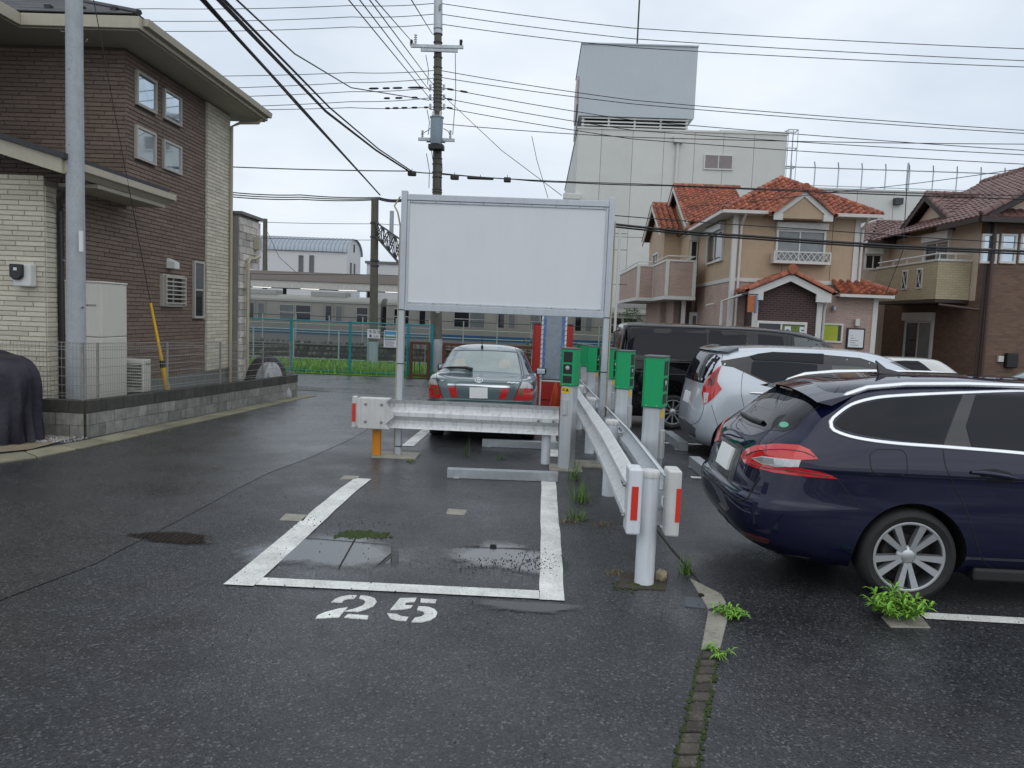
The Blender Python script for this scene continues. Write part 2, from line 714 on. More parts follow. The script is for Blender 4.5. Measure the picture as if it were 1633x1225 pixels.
def drape(c, rx, ry, h, seed, lean=0.0, top=0.55, folds=9, amp=0.05, sq=2.6, ridge=None, K=96, N=26, box=3.2):
    """loose cover hanging over something: closed skirt with folds that grow towards the hem"""
    rnd = random.Random(seed)
    ph = [rnd.uniform(0, 6.28) for _ in range(8)]
    mb = MB()
    vs, fs = [], []
    for i in range(N + 1):
        t = i / N
        z = h * (1 - t)
        prof = (1 - (1 - t) ** box) ** (1 / (box * 0.75)) if t > 0 else 0
        rr = top * prof + (1 - top) * prof * (0.35 + 0.65 * t ** 0.7)
        for k in range(K):
            a = 2 * math.pi * k / K
            ca, sa = math.cos(a), math.sin(a)
            q = (abs(ca) ** sq + abs(sa) ** sq) ** (-1 / sq)
            fo = amp * (t ** 1.4) * (math.sin(folds * a + ph[0] + 1.5 * math.sin(2 * a + ph[1])) * 0.6 + 0.4 * math.sin(folds * 2.3 * a + ph[2] + 3 * t) + 0.3 * math.sin(3 * a + ph[3] + 5 * t))
            fo += amp * 0.35 * math.sin(7 * t + 3 * a + ph[4]) * math.sin(5 * a + ph[5])
            hz = z
            if ridge:
                hz = z * (1 + ridge(ca * rr * q))
            vs.append((c[0] + (rx * rr * q + fo) * ca + lean * (1 - t), c[1] + (ry * rr * q + fo) * sa, c[2] + hz + (0.02 * math.sin(folds * a + ph[6]) * t * t if i < N else 0)))
    for i in range(N):
        for k in range(K):
            k2 = (k + 1) % K
            fs.append((i * K + k, (i + 1) * K + k, (i + 1) * K + k2, i * K + k2))
    mb.add(vs, fs)
    return mb

# ================================================================== GROUND
m_lot = asphalt('lot_asphalt', 0.022, 0.037, 0.25, 0.56)
m_road = asphalt('road_asphalt', 0.022, 0.033, 0.13, 0.40, spec=0.75)
m_paint = M('worn_white_paint', (0.66, 0.66, 0.62), 0.5, var=0.38, scale=3.2, bump=0.35, bscale=120, streak=0.0, speck=0.55, speck_col=(0.13, 0.13, 0.12), speck_scale=130)
m_conc = M('weathered_concrete', (0.27, 0.255, 0.21), 0.8, var=0.3, scale=5, bump=0.5, bscale=70, speck=0.5, speck_col=(0.12, 0.115, 0.09), speck_scale=60)
m_conc_dk = M('mossy_dark_concrete', (0.05, 0.043, 0.033), 0.8, var=0.45, scale=9, bump=0.9, bscale=60, shade=0.35, speck=0.4, speck_col=(0.16, 0.14, 0.11), speck_scale=90)
m_kerb = M('kerb_concrete', (0.20, 0.185, 0.125), 0.8, var=0.35, scale=3, bump=0.4, bscale=60, shade=0.12)
m_moss = M('moss', (0.042, 0.062, 0.014), 0.95, var=0.5, scale=30, bump=1, bscale=150)

mb = MB()
ys = [-40, 7, 24, 1500]
mb.add([(x, y, gz(y)) for y in ys for x in (-900, 900)], [(2 * i, 2 * i + 1, 2 * i + 3, 2 * i + 2) for i in range(3)])
struct('ground', mb, m_lot, label='wet dark asphalt of the parking lot')

seam = [(-3.6, -6), (-3.12, 4.0), (-2.92, 4.85), (-2.86, 6.42), (-2.86, 7.0), (-2.86, 8.0), (-2.75, 8.9), (-2.65, 10.8), (-2.72, 15.2), (-2.9, 24.0), (-2.9, 25.6)]
kerb_in = [(-9.5, -6), (-7.0, 5.2), (-6.5, 6.2), (-5.95, 7.1), (-5.80, 7.4), (-5.64, 7.75), (-5.48, 9.4), (-5.42, 10.8), (-5.28, 15.2), (-5.1, 24.0), (-5.1, 25.6)]
struct('road', ground_strip(kerb_in, seam, 0.004), m_road, label='narrow asphalt lane beside the parking lot')
# cross lane in front of the railway fence
struct('lane', ground_strip([(-30, 18.9), (-5.28, 18.9), (14, 18.4)], [(-30, 25.2), (-5.1, 25.35), (14, 25.3)], 0.008), m_road, label='asphalt lane along the railway fence')

# kerb stones beside the lane
kerb = bpy.data.objects.new('kerb', None)
COL.objects.link(kerb)
kerb['kind'] = 'structure'
ko = [(-8.3, 5.6), (-7.1, 6.75), (-6.35, 7.75), (-5.93, 8.5), (-5.82, 9.6), (-5.78, 10.8), (-5.72, 12.0), (-5.66, 13.2), (-5.6, 14.4), (-5.53, 15.6), (-5.45, 16.8), (-5.4, 17.5)]
ki = [(-7.75, 5.2), (-6.65, 6.3), (-5.98, 7.25), (-5.58, 8.2), (-5.47, 9.5), (-5.43, 10.8), (-5.39, 12.0), (-5.34, 13.2), (-5.29, 14.4), (-5.24, 15.6), (-5.19, 16.8), (-5.14, 17.5)]
for i in range(len(ko) - 1):
    for h in (0, 0.5):
        a0, a1 = Vector(ko[i]).lerp(Vector(ko[i + 1]), h + 0.01), Vector(ko[i]).lerp(Vector(ko[i + 1]), h + 0.49)
        b0, b1 = Vector(ki[i]).lerp(Vector(ki[i + 1]), h + 0.01), Vector(ki[i]).lerp(Vector(ki[i + 1]), h + 0.49)
        q = MB().prism([(a0.x, a0.y, gz(a0.y) - 0.05), (a1.x, a1.y, gz(a1.y) - 0.05), (b1.x, b1.y, gz(b1.y) - 0.05), (b0.x, b0.y, gz(b0.y) - 0.05)], (0, 0, 0.05 + random.uniform(0.018, 0.026)), random.random())
        part('kerb_stone', q, m_kerb, kerb, bevel=0.006)

m_yard = M('yard_concrete', (0.20, 0.165, 0.105), 0.75, var=0.25, scale=2, bump=0.3, bscale=90)
struct('driveway', ground_strip([(-16, 5.6), (-8.4, 5.7), (-7.2, 6.95), (-6.45, 7.95), (-6.0, 8.7)], [(-16, 12.5), (-8.4, 10.2), (-7.2, 10.0), (-6.45, 9.86), (-6.1, 9.8)], 0.012), m_yard, label='tan concrete driveway of the brown house')
mb = MB()
for i in range(900):
    x, y = random.uniform(-7.4, -5.9), random.uniform(9.05, 9.72)
    if y < 9.72 - (x + 5.9) * -0.25 - 0.55 + 0.1 or random.random() < 0.1:
        continue
    s_ = random.uniform(0.008, 0.022)
    a = random.uniform(0, 3)
    u_, v_ = Vector((math.cos(a), math.sin(a), 0.2)) * s_, Vector((-math.sin(a), math.cos(a), 0.1)) * s_ * 0.8
    mb.obox(Vector((x, y, gz(y) + 0.008)), u_, v_, (0, 0, s_ * 0.8), random.random())
o = single('gravel', mb, M('pale_gravel', (0.34, 0.33, 0.32), 0.8, shade=0.4), 'pale gravel strewn along the foot of the block wall', 'gravel', kind='stuff')

# painted bay
LINES = [
    ('bay_line', [(-1.93, 4.60), (-1.735, 4.60), (-1.715, 7.9), (-1.895, 7.9)]),
    ('bay_line', [(0.085, 4.62), (0.245, 4.62), (0.275, 8.22), (0.115, 8.22)]),
    ('bay_line', [(-1.73, 4.62), (0.083, 4.63), (0.083, 4.775), (-1.73, 4.755)]),
    ('bay_line', [(-1.83, 10.35), (-1.66, 10.35), (-1.66, 15.6), (-1.83, 15.6)]),
    ('bay_line', [(0.22, 10.0), (0.36, 10.0), (0.38, 15.6), (0.24, 15.6)]),
    ('bay_line', [(2.50, 4.63), (9.0, 4.58), (9.0, 4.70), (2.50, 4.735)]),
    ('bay_line', [(1.9, 8.85), (7.5, 8.85), (7.5, 8.97), (1.9, 8.97)]),
    ('bay_line', [(1.9, 11.85), (7.5, 11.85), (7.5, 11.97), (1.9, 11.97)]),
]
for nm, pl in LINES:
    cx, cy = sum(p[0] for p in pl) / 4, sum(p[1] for p in pl) / 4
    q = MB()
    # split along the length so that the sheet follows the fall of the ground
    a, b_, c, d_ = [Vector(p) for p in pl]
    N = 12
    vs = []
    for i in range(N + 1):
        t = i / N
        if (c - b_).length > (b_ - a).length:
            e, g_ = a.lerp(d_, t), b_.lerp(c, t)
        else:
            e, g_ = d_.lerp(c, t), a.lerp(b_, t)
        wob = random.uniform(-0.004, 0.004)
        vs += [(e.x + wob, e.y, gz(e.y) + 0.0065), (g_.x + wob, g_.y, gz(g_.y) + 0.0065)]
    fs = [(2 * i, 2 * i + 1, 2 * i + 3, 2 * i + 2) for i in range(N)]
    q.add(vs, fs)
    struct(nm, q, m_paint, label='worn white painted bay line on the wet asphalt')

# stencilled number of the bay: each stroke as sprayed through its own cut-out
zx, zy, zs = 340, 720, 2.815
STROKES = [
    [(530, 680), (548, 664), (580, 653), (615, 648), (645, 649), (632, 663), (606, 664), (588, 669), (578, 681)],
    [(662, 649), (695, 652), (725, 662), (734, 678), (722, 695), (690, 710), (650, 722), (590, 720), (640, 707), (672, 694), (683, 680), (676, 668), (655, 662)],
    [(604, 703), (560, 709), (505, 724), (470, 738), (460, 752), (566, 746), (580, 728)],
    [(606, 733), (697, 740), (692, 756), (588, 748)],
    [(838, 661), (913, 660), (904, 678), (866, 680), (860, 693), (896, 694), (886, 706), (846, 712), (794, 714)],
    [(932, 663), (1003, 668), (997, 683), (930, 680)],
    [(922, 698), (962, 700), (992, 709), (1006, 725), (1000, 744), (975, 760), (935, 769), (890, 768), (905, 750), (935, 744), (950, 732), (942, 721), (915, 714)],
    [(780, 730), (824, 732), (842, 742), (876, 746), (866, 763), (826, 761), (795, 752)],
]
num = MB()
for st in STROKES:
    pts = [G(zx + a / zs, zy + b_ / zs) for a, b_ in st]
    num.prism([(p.x, p.y, gz(p.y) - 0.001) for p in pts], (0, 0, 0.0062))
o = struct('bay_number', num, m_paint, label='white stencilled number 25 painted on the asphalt')

# flush concrete patches and feet
for nm, pl in [('concrete_patch', [G(445, 830), G(484, 832), G(492, 822), G(455, 820)]),
               ('concrete_patch', [G(541, 765), G(568, 765), G(574, 760), G(548, 759)]),
               ('concrete_patch', [G(711, 820), G(741, 822), G(745, 814), G(714, 812)]),
               ('concrete_patch', [G(1100, 923), G(1129, 972), G(1158, 962), G(1150, 948)]),
               ('concrete_patch', [G(1129, 976), G(1118, 1036), G(1148, 1036), G(1162, 980)]),
               ('concrete_patch', [G(1405, 984), G(1420, 1001), G(1484, 1002), G(1470, 984)])]:
    q = MB().prism([(p.x, p.y, gz(p.y) - 0.01) for p in pl], (0, 0, 0.0165))
    o = struct(nm, q, m_conc)
    bv = o.modifiers.new('bevel', 'BEVEL')
    bv.width = 0.004

# strip of worn blocks set into the asphalt
chan = bpy.data.objects.new('block_strip', None)
COL.objects.link(chan)
chan['kind'] = 'structure'
chan['label'] = 'strip of worn mossy concrete blocks set into the asphalt'
nb_ = 13
aL, bL = G(1119, 1040), G(1072, 1250)
aR, bR = G(1146, 1040), G(1106, 1250)
for i in range(nb_):
    t0, t1 = i / nb_ + 0.006, (i + 1) / nb_ - 0.006
    j = random.uniform(-0.006, 0.006)
    p = [aL.lerp(bL, t0), aR.lerp(bR, t0), aR.lerp(bR, t1), aL.lerp(bL, t1)]
    q = MB().prism([(a.x + j, a.y + random.uniform(-.004, .004), -0.03) for a in p], (0, 0, 0.03 + random.uniform(0.002, 0.014)), random.random())
    part('paving_block', q, m_conc_dk, chan, bevel=0.008)
mm = MB()
for s_ in (0, 1):
    for i in range(110):
        t = random.random() ** 0.8
        c0 = (aL, aR)[s_].lerp((bL, bR)[s_], t * 0.95 - 0.02)
        r0 = random.uniform(0.004, 0.012)
        x, y = c0.x + random.gauss(0, 0.006), c0.y
        mm.add([(x - r0, y - r0, 0.004), (x + r0, y - r0, 0.004), (x + r0, y + r0, 0.004), (x - r0, y + r0, 0.004), (x, y, 0.006 + r0)], [(0, 1, 4), (1, 2, 4), (2, 3, 4), (3, 0, 4)])
single('moss', mm, m_moss, 'green moss growing along the worn block strip', 'moss', kind='stuff')

# steel plate and joint at the lot boundary
struct('joint_line', ground_strip([(1.06, 6.9), (1.12, 5.9), (1.19, 5.1)], [(1.075, 6.9), (1.135, 5.9), (1.205, 5.1)], 0.006), m_conc_dk)
q = MB().prism([(p.x, p.y, 0.0) for p in (G(1092, 968), G(1126, 972), G(1120, 955), G(1092, 953))], (0, 0, 0.006))
struct('metal_plate', q, M('dull_grey_plate', (0.07, 0.078, 0.09), 0.45, bump=0.2), label='small dark plate lying on the asphalt')


# puddles
def puddle_mat():
    m = bpy.data.materials.new('puddle_water')
    m.use_nodes = True
    n, l = m.node_tree.nodes, m.node_tree.links
    b = n['Principled BSDF']
    b.inputs['Base Color'].default_value = (0.012, 0.0115, 0.011, 1)
    b.inputs['Roughness'].default_value = 0.02
    b.inputs['IOR'].default_value = 2.5
    b.inputs['Specular IOR Level'].default_value = 0.5
    tr = n.new('ShaderNodeBsdfTransparent')
    mx = n.new('ShaderNodeMixShader')
    at = n.new('ShaderNodeAttribute')
    at.attribute_name = 'edge'
    tc = n.new('ShaderNodeTexCoord')
    no = n.new('ShaderNodeTexNoise')
    no.inputs['Scale'].default_value = 9
    no.inputs['Detail'].default_value = 7
    no.inputs['Roughness'].default_value = 0.7
    l.new(tc.outputs['Object'], no.inputs['Vector'])
    ad = n.new('ShaderNodeMath')
    ad.operation = 'MULTIPLY_ADD'
    ad.inputs[1].default_value = 1.6
    l.new(at.outputs['Fac'], ad.inputs[0])
    l.new(no.outputs['Fac'], ad.inputs[2])
    rg = n.new('ShaderNodeMapRange')
    rg.inputs['From Min'].default_value = 0.55
    rg.inputs['From Max'].default_value = 1.15
    rg.inputs['To Max'].default_value = 0.96
    l.new(ad.outputs[0], rg.inputs['Value'])
    l.new(rg.outputs['Result'], mx.inputs[0])
    l.new(tr.outputs[0], mx.inputs[1])
    l.new(b.outputs[0], mx.inputs[2])
    l.new(mx.outputs[0], n['Material Output'].inputs['Surface'])
    return m


m_pud = puddle_mat()


def puddle(cx, cy, rx, ry, seed, label):
    rnd = random.Random(seed)
    ph = [rnd.uniform(0, 6.28) for _ in range(5)]
    K, RN = 48, 6
    vs, fs, ed = [(0, 0, 0)], [], [1.0]
    for rI in range(1, RN + 1):
        for k in range(K):
            a = 2 * math.pi * k / K
            w = 1 + 0.16 * math.sin(2 * a + ph[0]) + 0.12 * math.sin(3 * a + ph[1]) + 0.07 * math.sin(5 * a + ph[2]) + 0.05 * math.sin(9 * a + ph[3])
            rr = rI / RN * w
            x, y = cx + rx * rr * math.cos(a), cy + ry * rr * math.sin(a)
            vs.append((x - cx, y - cy, gz(y) - gz(cy)))
            ed.append(1 - rI / RN)
    for k in range(K):
        fs.append((0, 1 + k, 1 + (k + 1) % K))
    for rI in range(RN - 1):
        for k in range(K):
            a, b_ = 1 + rI * K + k, 1 + rI * K + (k + 1) % K
            fs.append((a, a + K, b_ + K, b_))
    me = bpy.data.meshes.new('puddle')
    me.from_pydata(vs, [], fs)
    at = me.attributes.new('edge', 'FLOAT', 'POINT')
    at.data.foreach_set('value', ed)
    me.materials.append(m_pud)
    o = link('puddle', me, None, (cx, cy, gz(cy) + 0.0056))
    o['kind'] = 'structure'
    o['label'] = label


puddle(-1.48, 5.37, 0.56, 0.52, 3, 'still puddle against the left line of the painted bay')
puddle(-0.16, 5.42, 0.46, 0.38, 11, 'shallow puddle beside the right line of the painted bay')
puddle(-2.70, 5.50, 0.42, 0.15, 5, 'thin puddle in the lane beside the painted bay')
puddle(0.02, 4.50, 0.34, 0.12, 8, 'thin film of water in front of the painted bay')

# ================================================================== LOT FURNITURE
m_galv = M('galvanised_steel', (0.42, 0.45, 0.47), 0.42, metal=0.55, var=0.16, scale=9, bump=0.08, bscale=40, streak=0.12, speck=0.15, speck_scale=45)
m_white = M('white_rail_paint', (0.68, 0.71, 0.74), 0.38, var=0.06, scale=4, streak=0.32, streak_col=(0.16, 0.15, 0.12), bump=0.04, bscale=30)
m_rail_dirty = M('grimy_rail_paint', (0.66, 0.67, 0.67), 0.45, var=0.10, scale=5, streak=0.5, streak_col=(0.22, 0.215, 0.18), bump=0.05)
m_plate = M('cream_plastic_end', (0.56, 0.56, 0.54), 0.55, var=0.1, streak=0.35, streak_col=(0.2, 0.19, 0.16))
m_red = M('red_reflector', (0.62, 0.035, 0.018), 0.25, var=0.08, spec=0.6)
m_orange = M('orange_post_paint', (0.62, 0.22, 0.01), 0.4, var=0.1, streak=0.3, streak_col=(0.12, 0.06, 0.02))
m_green = M('green_box_paint', (0.0, 0.33, 0.11), 0.38, var=0.06, scale=5, streak=0.1, streak_col=(0.02, 0.1, 0.05))
m_post = M('silver_pillar', (0.52, 0.545, 0.56), 0.4, metal=0.3, var=0.06, streak=0.15)
m_black = M('matt_black_plastic', (0.012, 0.012, 0.013), 0.5, var=0.2)
m_yellow = M('yellow_sticker', (0.75, 0.50, 0.01), 0.5, var=0.1)
m_bolt = M('steel_bolt', (0.25, 0.25, 0.26), 0.35, metal=0.8)
m_alu = M('aluminium_frame', (0.47, 0.50, 0.53), 0.38, metal=0.3, var=0.05, streak=0.12)
m_panel = M('blank_sign_panel', (0.67, 0.69, 0.705), 0.45, var=0.03, scale=1.5, streak=0.025)


def wbeam(h=0.35, dep=0.085, t=0.012):
    """profile of a W-beam: (side offset, height) loop, corrugation towards -side"""
    pr = [(-0.02, 0), (-dep, 0.055), (-dep, 0.095), (-0.015, h / 2 - 0.025), (-0.015, h / 2 + 0.025), (-dep, h - 0.095), (-dep, h - 0.055), (-0.02, h)]
    back = [(a + t, b_) for a, b_ in pr[::-1]]
    return pr + back


def end_plate(c, along, face, length, h, z0, th=0.075):
    """capped end of a rail: rounded shoe plus red reflector facing back along the rail"""
    c, along, face = Vector(c), Vector(along), Vector(face)
    q = MB()
    s0 = c + Vector((0, 0, z0))
    H = Vector((0, 0, h))
    ch = 0.03
    poly = [s0 + H * 0.07, s0 + face * 0.02, s0 + face * (th - 0.012), s0 + face * th + H * 0.07, s0 + face * th + H * 0.93, s0 + face * (th - 0.012) + H, s0 + face * 0.02 + H, s0 + H * 0.93]
    q.prism(poly, along * length)
    return q


# --- rail across the bay behind the sedan
RY = 9.33
g0 = gz(RY)
rt = thing('guard_rail', 'weathered white guard rail across the bay behind the grey-green sedan', 'guard rail', (-0.8, RY, g0))
zb = 0.385 + g0
pr = wbeam(0.36, 0.08)
q = MB().sweep([(-a, b_) for a, b_ in pr], [(0.315, RY - 0.03, zb), (-1.86, RY - 0.03, zb)])
part('beam', q, m_rail_dirty, rt, smooth=30, recalc=True)
q = MB()
q.tube([(0.17, RY + 0.09, g0), (0.17, RY + 0.09, g0 + 0.62)], 0.058, 16)
part('post', q, m_white, rt, smooth=40)
q = MB().obox((-2.03, RY + 0.02, g0), (0.105, 0, 0), (0, 0.075, 0), (0, 0, 0.62))
part('post', q, m_orange, rt, bevel=0.008, label='orange square rail post')
q = MB().prism([(-1.79, 0, 0.0), (-1.83, 0, 0.06), (-1.83, 0, 0.33), (-1.79, 0, 0.39), (-2.18, 0, 0.39), (-2.21, 0, 0.36), (-2.21, 0, 0.03), (-2.18, 0, 0)], (0, 0.14, 0))
q.v = [(x, y + RY - 0.115, z + zb - 0.012) for x, y, z in q.v]
part('end_shoe', q, m_plate, rt, bevel=0.012)
q = MB().box((-2.27, RY - 0.085, zb - 0.01), (-2.212, RY + 0.02, zb + 0.385))
ep = part('end_plate', q, m_plate, rt, bevel=0.01)
part('reflector', MB().box((-2.266, RY - 0.092, zb + 0.07), (-2.222, RY - 0.086, zb + 0.30)), m_red, ep)
q = MB().prism([(-1.84, RY - 0.118, zb + .06), (-1.74, RY - 0.118, zb + .15), (-1.74, RY - 0.118, zb + .2), (-1.84, RY - 0.118, zb + .32)], (0, 0.03, 0))
part('splice_plate', q, m_plate, rt)
for bx, bz in ((-2.09, .08), (-2.09, .30), (-1.89, .08), (-1.89, .30), (0.06, .175), (0.245, .175)):
    q = MB().lathe([(0.0, -0.016), (0.012, -0.012), (0.018, 0.0), (0.018, 0.004)], (bx, RY - (0.118 if bx < -1 else 0.05), zb + bz), 'y', 10)
    part('bolt', q, m_bolt, rt, smooth=40)

# --- twin rails between the two rows of bays
post_xy = [(0.80, 5.03), (0.80, 7.65), (0.80, 10.5), (0.80, 13.3), (0.80, 16.0)]
for side, xx, nm in ((-1, 0.715, 'white guard rail with dirty trough facing the painted bay'), (1, 0.875, 'white guard rail facing the navy estate car and parked row')):
    rt = thing('guard_rail', nm, 'guard rail', (xx, 5.0, 0))
    path = [(xx + 0.002 * (y - 5), y, gz(y) + 0.405) for y in (4.98, 7, 9, 11, 13, 15, 16.4)]
    pr = [(a * (1 if side < 0 else -1), b_) for a, b_ in wbeam(0.36, 0.085)]
    q = MB().sweep(pr, path)
    part('beam', q, m_rail_dirty if side < 0 else m_white, rt, smooth=30, recalc=True)
    x0 = xx - 0.075 if side < 0 else xx + 0.02
    q = MB().obox((x0, 4.88, 0.375), (0.092, 0, 0), (0, 0.18, 0), (0, 0, 0.44))
    ep = part('end_cap', q, m_plate if side > 0 else m_white, rt, bevel=0.012)
    xr = x0 + (0.045 if side < 0 else 0.06)
    part('reflector', MB().box((xr - 0.022 if side < 0 else xr - 0.0, 4.876, 0.475), (xr + 0.022 if side < 0 else xr + 0.03, 4.882, 0.70)), m_red, ep)
    for k, y in enumerate((4.98, 5.06, 7.6, 7.72)):
        for z in (0.48, 0.69):
            q = MB().lathe([(0, -0.016), (0.012, -0.012), (0.017, 0), (0.017, 0.004)], (xx + side * -0.0 - (0.088 if side < 0 else -0.088) * (1 if k < 2 else 0.2), y, z + gz(y)), 'x', 8)
            part('bolt', q, m_bolt, rt, smooth=40)
grp = 'round white posts carrying the twin rails'
for i, (x, y) in enumerate(post_xy):
    g0 = gz(y)
    lab = ['round white steel post under the reflector ends of the twin rails', 'round white steel post second along the twin rails',
           'round white steel post third along the twin rails', 'round white steel post fourth along the twin rails', 'round white steel post last along the twin rails'][i]
    rt = thing('rail_post', lab, 'post', (x, y, g0), group=grp)
    q = MB().lathe([(0.0, 0), (0.066, 0), (0.066, 0.765), (0.0, 0.765)], (x, y, g0 - 0.0), 'z', 24)
    part('post', q, m_white, rt, smooth=40)
    q = MB().lathe([(0.0705, 0.742), (0.0705, 0.775), (0.062, 0.786), (0.03, 0.79), (0, 0.79)], (x, y, g0), 'z', 24)
    part('cap', q, m_plate, rt, smooth=40)
    q = MB().box((x - 0.10, y - 0.03, g0 + 0.53), (x + 0.115, y + 0.03, g0 + 0.65))
    part('bracket', q, m_galv, rt, bevel=0.006)


# --- lock pillars with green heads
def lock_pillar(x, y, face, top, label, yaw=-23):
    """face = -1: openings on the flank towards the viewer (-y); +1: openings on the +x flank"""
    g0 = gz(y)
    rt = thing('lock_pillar', label, 'lock pillar', (x, y, g0), group='green-headed lock pillars beside the rails')
    hw, dd, ch = 0.082, 0.09, 0.026
    hz = top - 0.44
    ca, sa = math.cos(R_(yaw)), math.sin(R_(yaw))

    def T(q):
        q.v = [(x + (a - x) * ca - (b_ - y) * sa, y + (a - x) * sa + (b_ - y) * ca, c) for a, b_, c in q.v]
        return q

    def octo(g_, e, z0, z1):
        w, d_, c = hw + e, dd + e, ch
        return T(MB().prism([(x - w + c, y - d_, z0), (x + w - c * 0.3, y - d_, z0), (x + w, y - d_ + c * 0.3, z0), (x + w, y + d_, z0), (x - w, y + d_, z0), (x - w, y - d_ + c, z0)], (0, 0, z1 - z0)))
    part('pillar', octo(0, 0, g0, g0 + hz), m_post, rt, bevel=0.005)
    hd = part('head', octo(0, 0.011, g0 + hz, g0 + top), m_green, rt, bevel=0.006)
    part('cap', octo(0, 0.016, g0 + top - 0.004, g0 + top + 0.016), M('grey_cap', (0.1, 0.11, 0.11), 0.5), rt, bevel=0.006)
    part('head_seam', octo(0, 0.0125, g0 + hz - 0.004, g0 + hz + 0.006), M('dark_green_edge', (0.0, 0.12, 0.045), 0.5), rt)
    for i, (z0, h) in enumerate([(0.285, 0.125), (0.145, 0.115), (0.035, 0.085)]):
        zz = g0 + hz + z0
        if face < 0:
            b_ = MB().box((x - 0.05, y - dd - 0.015, zz), (x + 0.062, y - dd - 0.009, zz + h))
        else:
            b_ = MB().box((x + hw + 0.009, y - 0.072, zz), (x + hw + 0.0155, y + 0.055, zz + h))
        wp = part('opening', T(b_), m_black, hd)
        if i == 1:
            c = (x + 0.006, y - dd - 0.016, zz + h * 0.62) if face < 0 else (x + hw + 0.016, y - 0.01, zz + h * 0.62)
            part('lens', T(MB().lathe([(0.026, 0), (0.02, -0.004), (0, -0.006)] if face < 0 else [(0.026, 0), (0.02, 0.004), (0, 0.006)], c, 'y' if face < 0 else 'x', 14)), M('pale_lens', (0.4, 0.45, 0.43), 0.2), wp, smooth=50)
    for dx in (-0.045, 0.05):
        part('screw', T(MB().lathe([(0, -0.003), (0.006, -0.002), (0.007, 0.002)], (x + dx, y - dd - 0.012, g0 + hz + 0.016), 'y', 8)), m_galv, hd)
    if face < 0:
        st = part('sticker', T(MB().box((x - 0.058, y - dd - 0.004, g0 + hz - 0.09), (x + 0.042, y - dd + 0.001, g0 + hz - 0.02))), m_yellow, rt)
        for (a0, a1, z0, z1) in ((-0.05, -0.036, .03, .055), (-0.036, -0.016, .046, .055), (-0.036, -0.016, .026, .033), (0.0, 0.022, .035, .055), (-0.006, 0.03, .024, .034), (-0.004, 0.003, .018, .026), (0.02, 0.027, .018, .026)):
            part('print', T(MB().box((x + a0, y - dd - 0.0065, g0 + hz - 0.09 + z0), (x + a1, y - dd - 0.0045, g0 + hz - 0.09 + z1))), m_black, st)
        bx = part('coin_lock', T(MB().box((x - 0.045, y - dd - 0.014, g0 + hz - 0.36), (x + 0.025, y - dd + 0.001, g0 + hz - 0.17))), M('pale_grey_plastic', (0.42, 0.43, 0.42), 0.5), rt, bevel=0.005)
        part('keyhole', T(MB().box((x - 0.022, y - dd - 0.018, g0 + hz - 0.345), (x + 0.006, y - dd - 0.0145, g0 + hz - 0.26))), m_post, bx)
    else:
        part('sticker', T(MB().box((x + hw - 0.001, y - 0.07, g0 + hz - 0.09), (x + hw + 0.004, y + 0.03, g0 + hz - 0.02))), m_yellow, rt)
        part('coin_lock', T(MB().box((x + hw - 0.001, y - 0.06, g0 + hz - 0.46), (x + hw + 0.03, y + 0.02, g0 + hz - 0.2))), M('pale_grey_plastic', (0.42, 0.43, 0.42), 0.5), rt, bevel=0.005)
    part('concrete_foot', MB().box((x - 0.2, y - 0.2, g0 - 0.02), (x + 0.2, y + 0.2, g0 + 0.02)), m_conc, rt, bevel=0.01)
    return rt


lock_pillar(0.415, 9.12, -1, 1.47, 'grey lock pillar with green head and black openings at the end of the cross rail')
for i, (y, lab) in enumerate(((6.7, 'grey lock pillar with green head close behind the rail reflectors'), (9.0, 'grey lock pillar with green head between the twin rails and the silver hatchback'),
                              (11.2, 'grey lock pillar with green head just behind the right post of the blank board'), (13.5, 'grey lock pillar with green head left of the right board post'),
                              (16.0, 'grey lock pillar with green head last but one along the rails'), (18.5, 'grey lock pillar with green head farthest along the rails'))):
    lock_pillar((1.065, 1.06, 1.085, 1.02, 1.06, 1.09)[i], y, 1, 1.47, lab)


# --- flap bars lying in the bays
def stop_bar(a, b, h, w, label):
    a, b = Vector(a), Vector(b)
    rt = thing('wheel_stop', label, 'wheel stop', a, group='galvanised wheel stop bars')
    t = (b - a).normalized()
    s_ = Vector((-t.y, t.x, 0))
    L = (b - a)
    q = MB()
    th = 0.006
    q.obox(a, L, s_ * th, (0, 0, h))
    q.obox(a + s_ * (w - th), L, s_ * th, (0, 0, h))
    q.obox(a + s_ * th + Vector((0, 0, h - th)), L, s_ * (w - 2 * th), (0, 0, th))
    part('channel', q, m_galv, rt)
    q = MB().obox(a + L * 0.995 + s_ * 0.0 - Vector((0, 0, -0.0)), L.normalized() * 0.006, s_ * w, (0, 0, h * 0.96))
    part('end_cap', q, m_galv, rt)
    for t_ in (0.06, 0.9):
        q = MB().obox(a + L * t_ + s_ * -0.03, L.normalized() * 0.06, s_ * (w + 0.06), (0, 0, 0.008))
        part('foot_plate', q, m_galv, rt)


def GP(x, y):
    return (x, y, gz(y) + 0.004)


stop_bar(GP(-0.93, 8.17), GP(0.30, 8.23), 0.095, 0.12, 'galvanised wheel stop bar across the empty bay')
stop_bar(GP(-0.72, 10.62), GP(0.42, 10.68), 0.095, 0.12, 'galvanised wheel stop bar under the tail of the grey-green sedan')
stop_bar(GP(2.04, 9.75), GP(2.04, 8.2), 0.13, 0.14, 'galvanised wheel stop bar behind the silver hatchback')
stop_bar(GP(2.16, 12.5), GP(2.16, 11.1), 0.13, 0.14, 'galvanised wheel stop bar behind the black van')

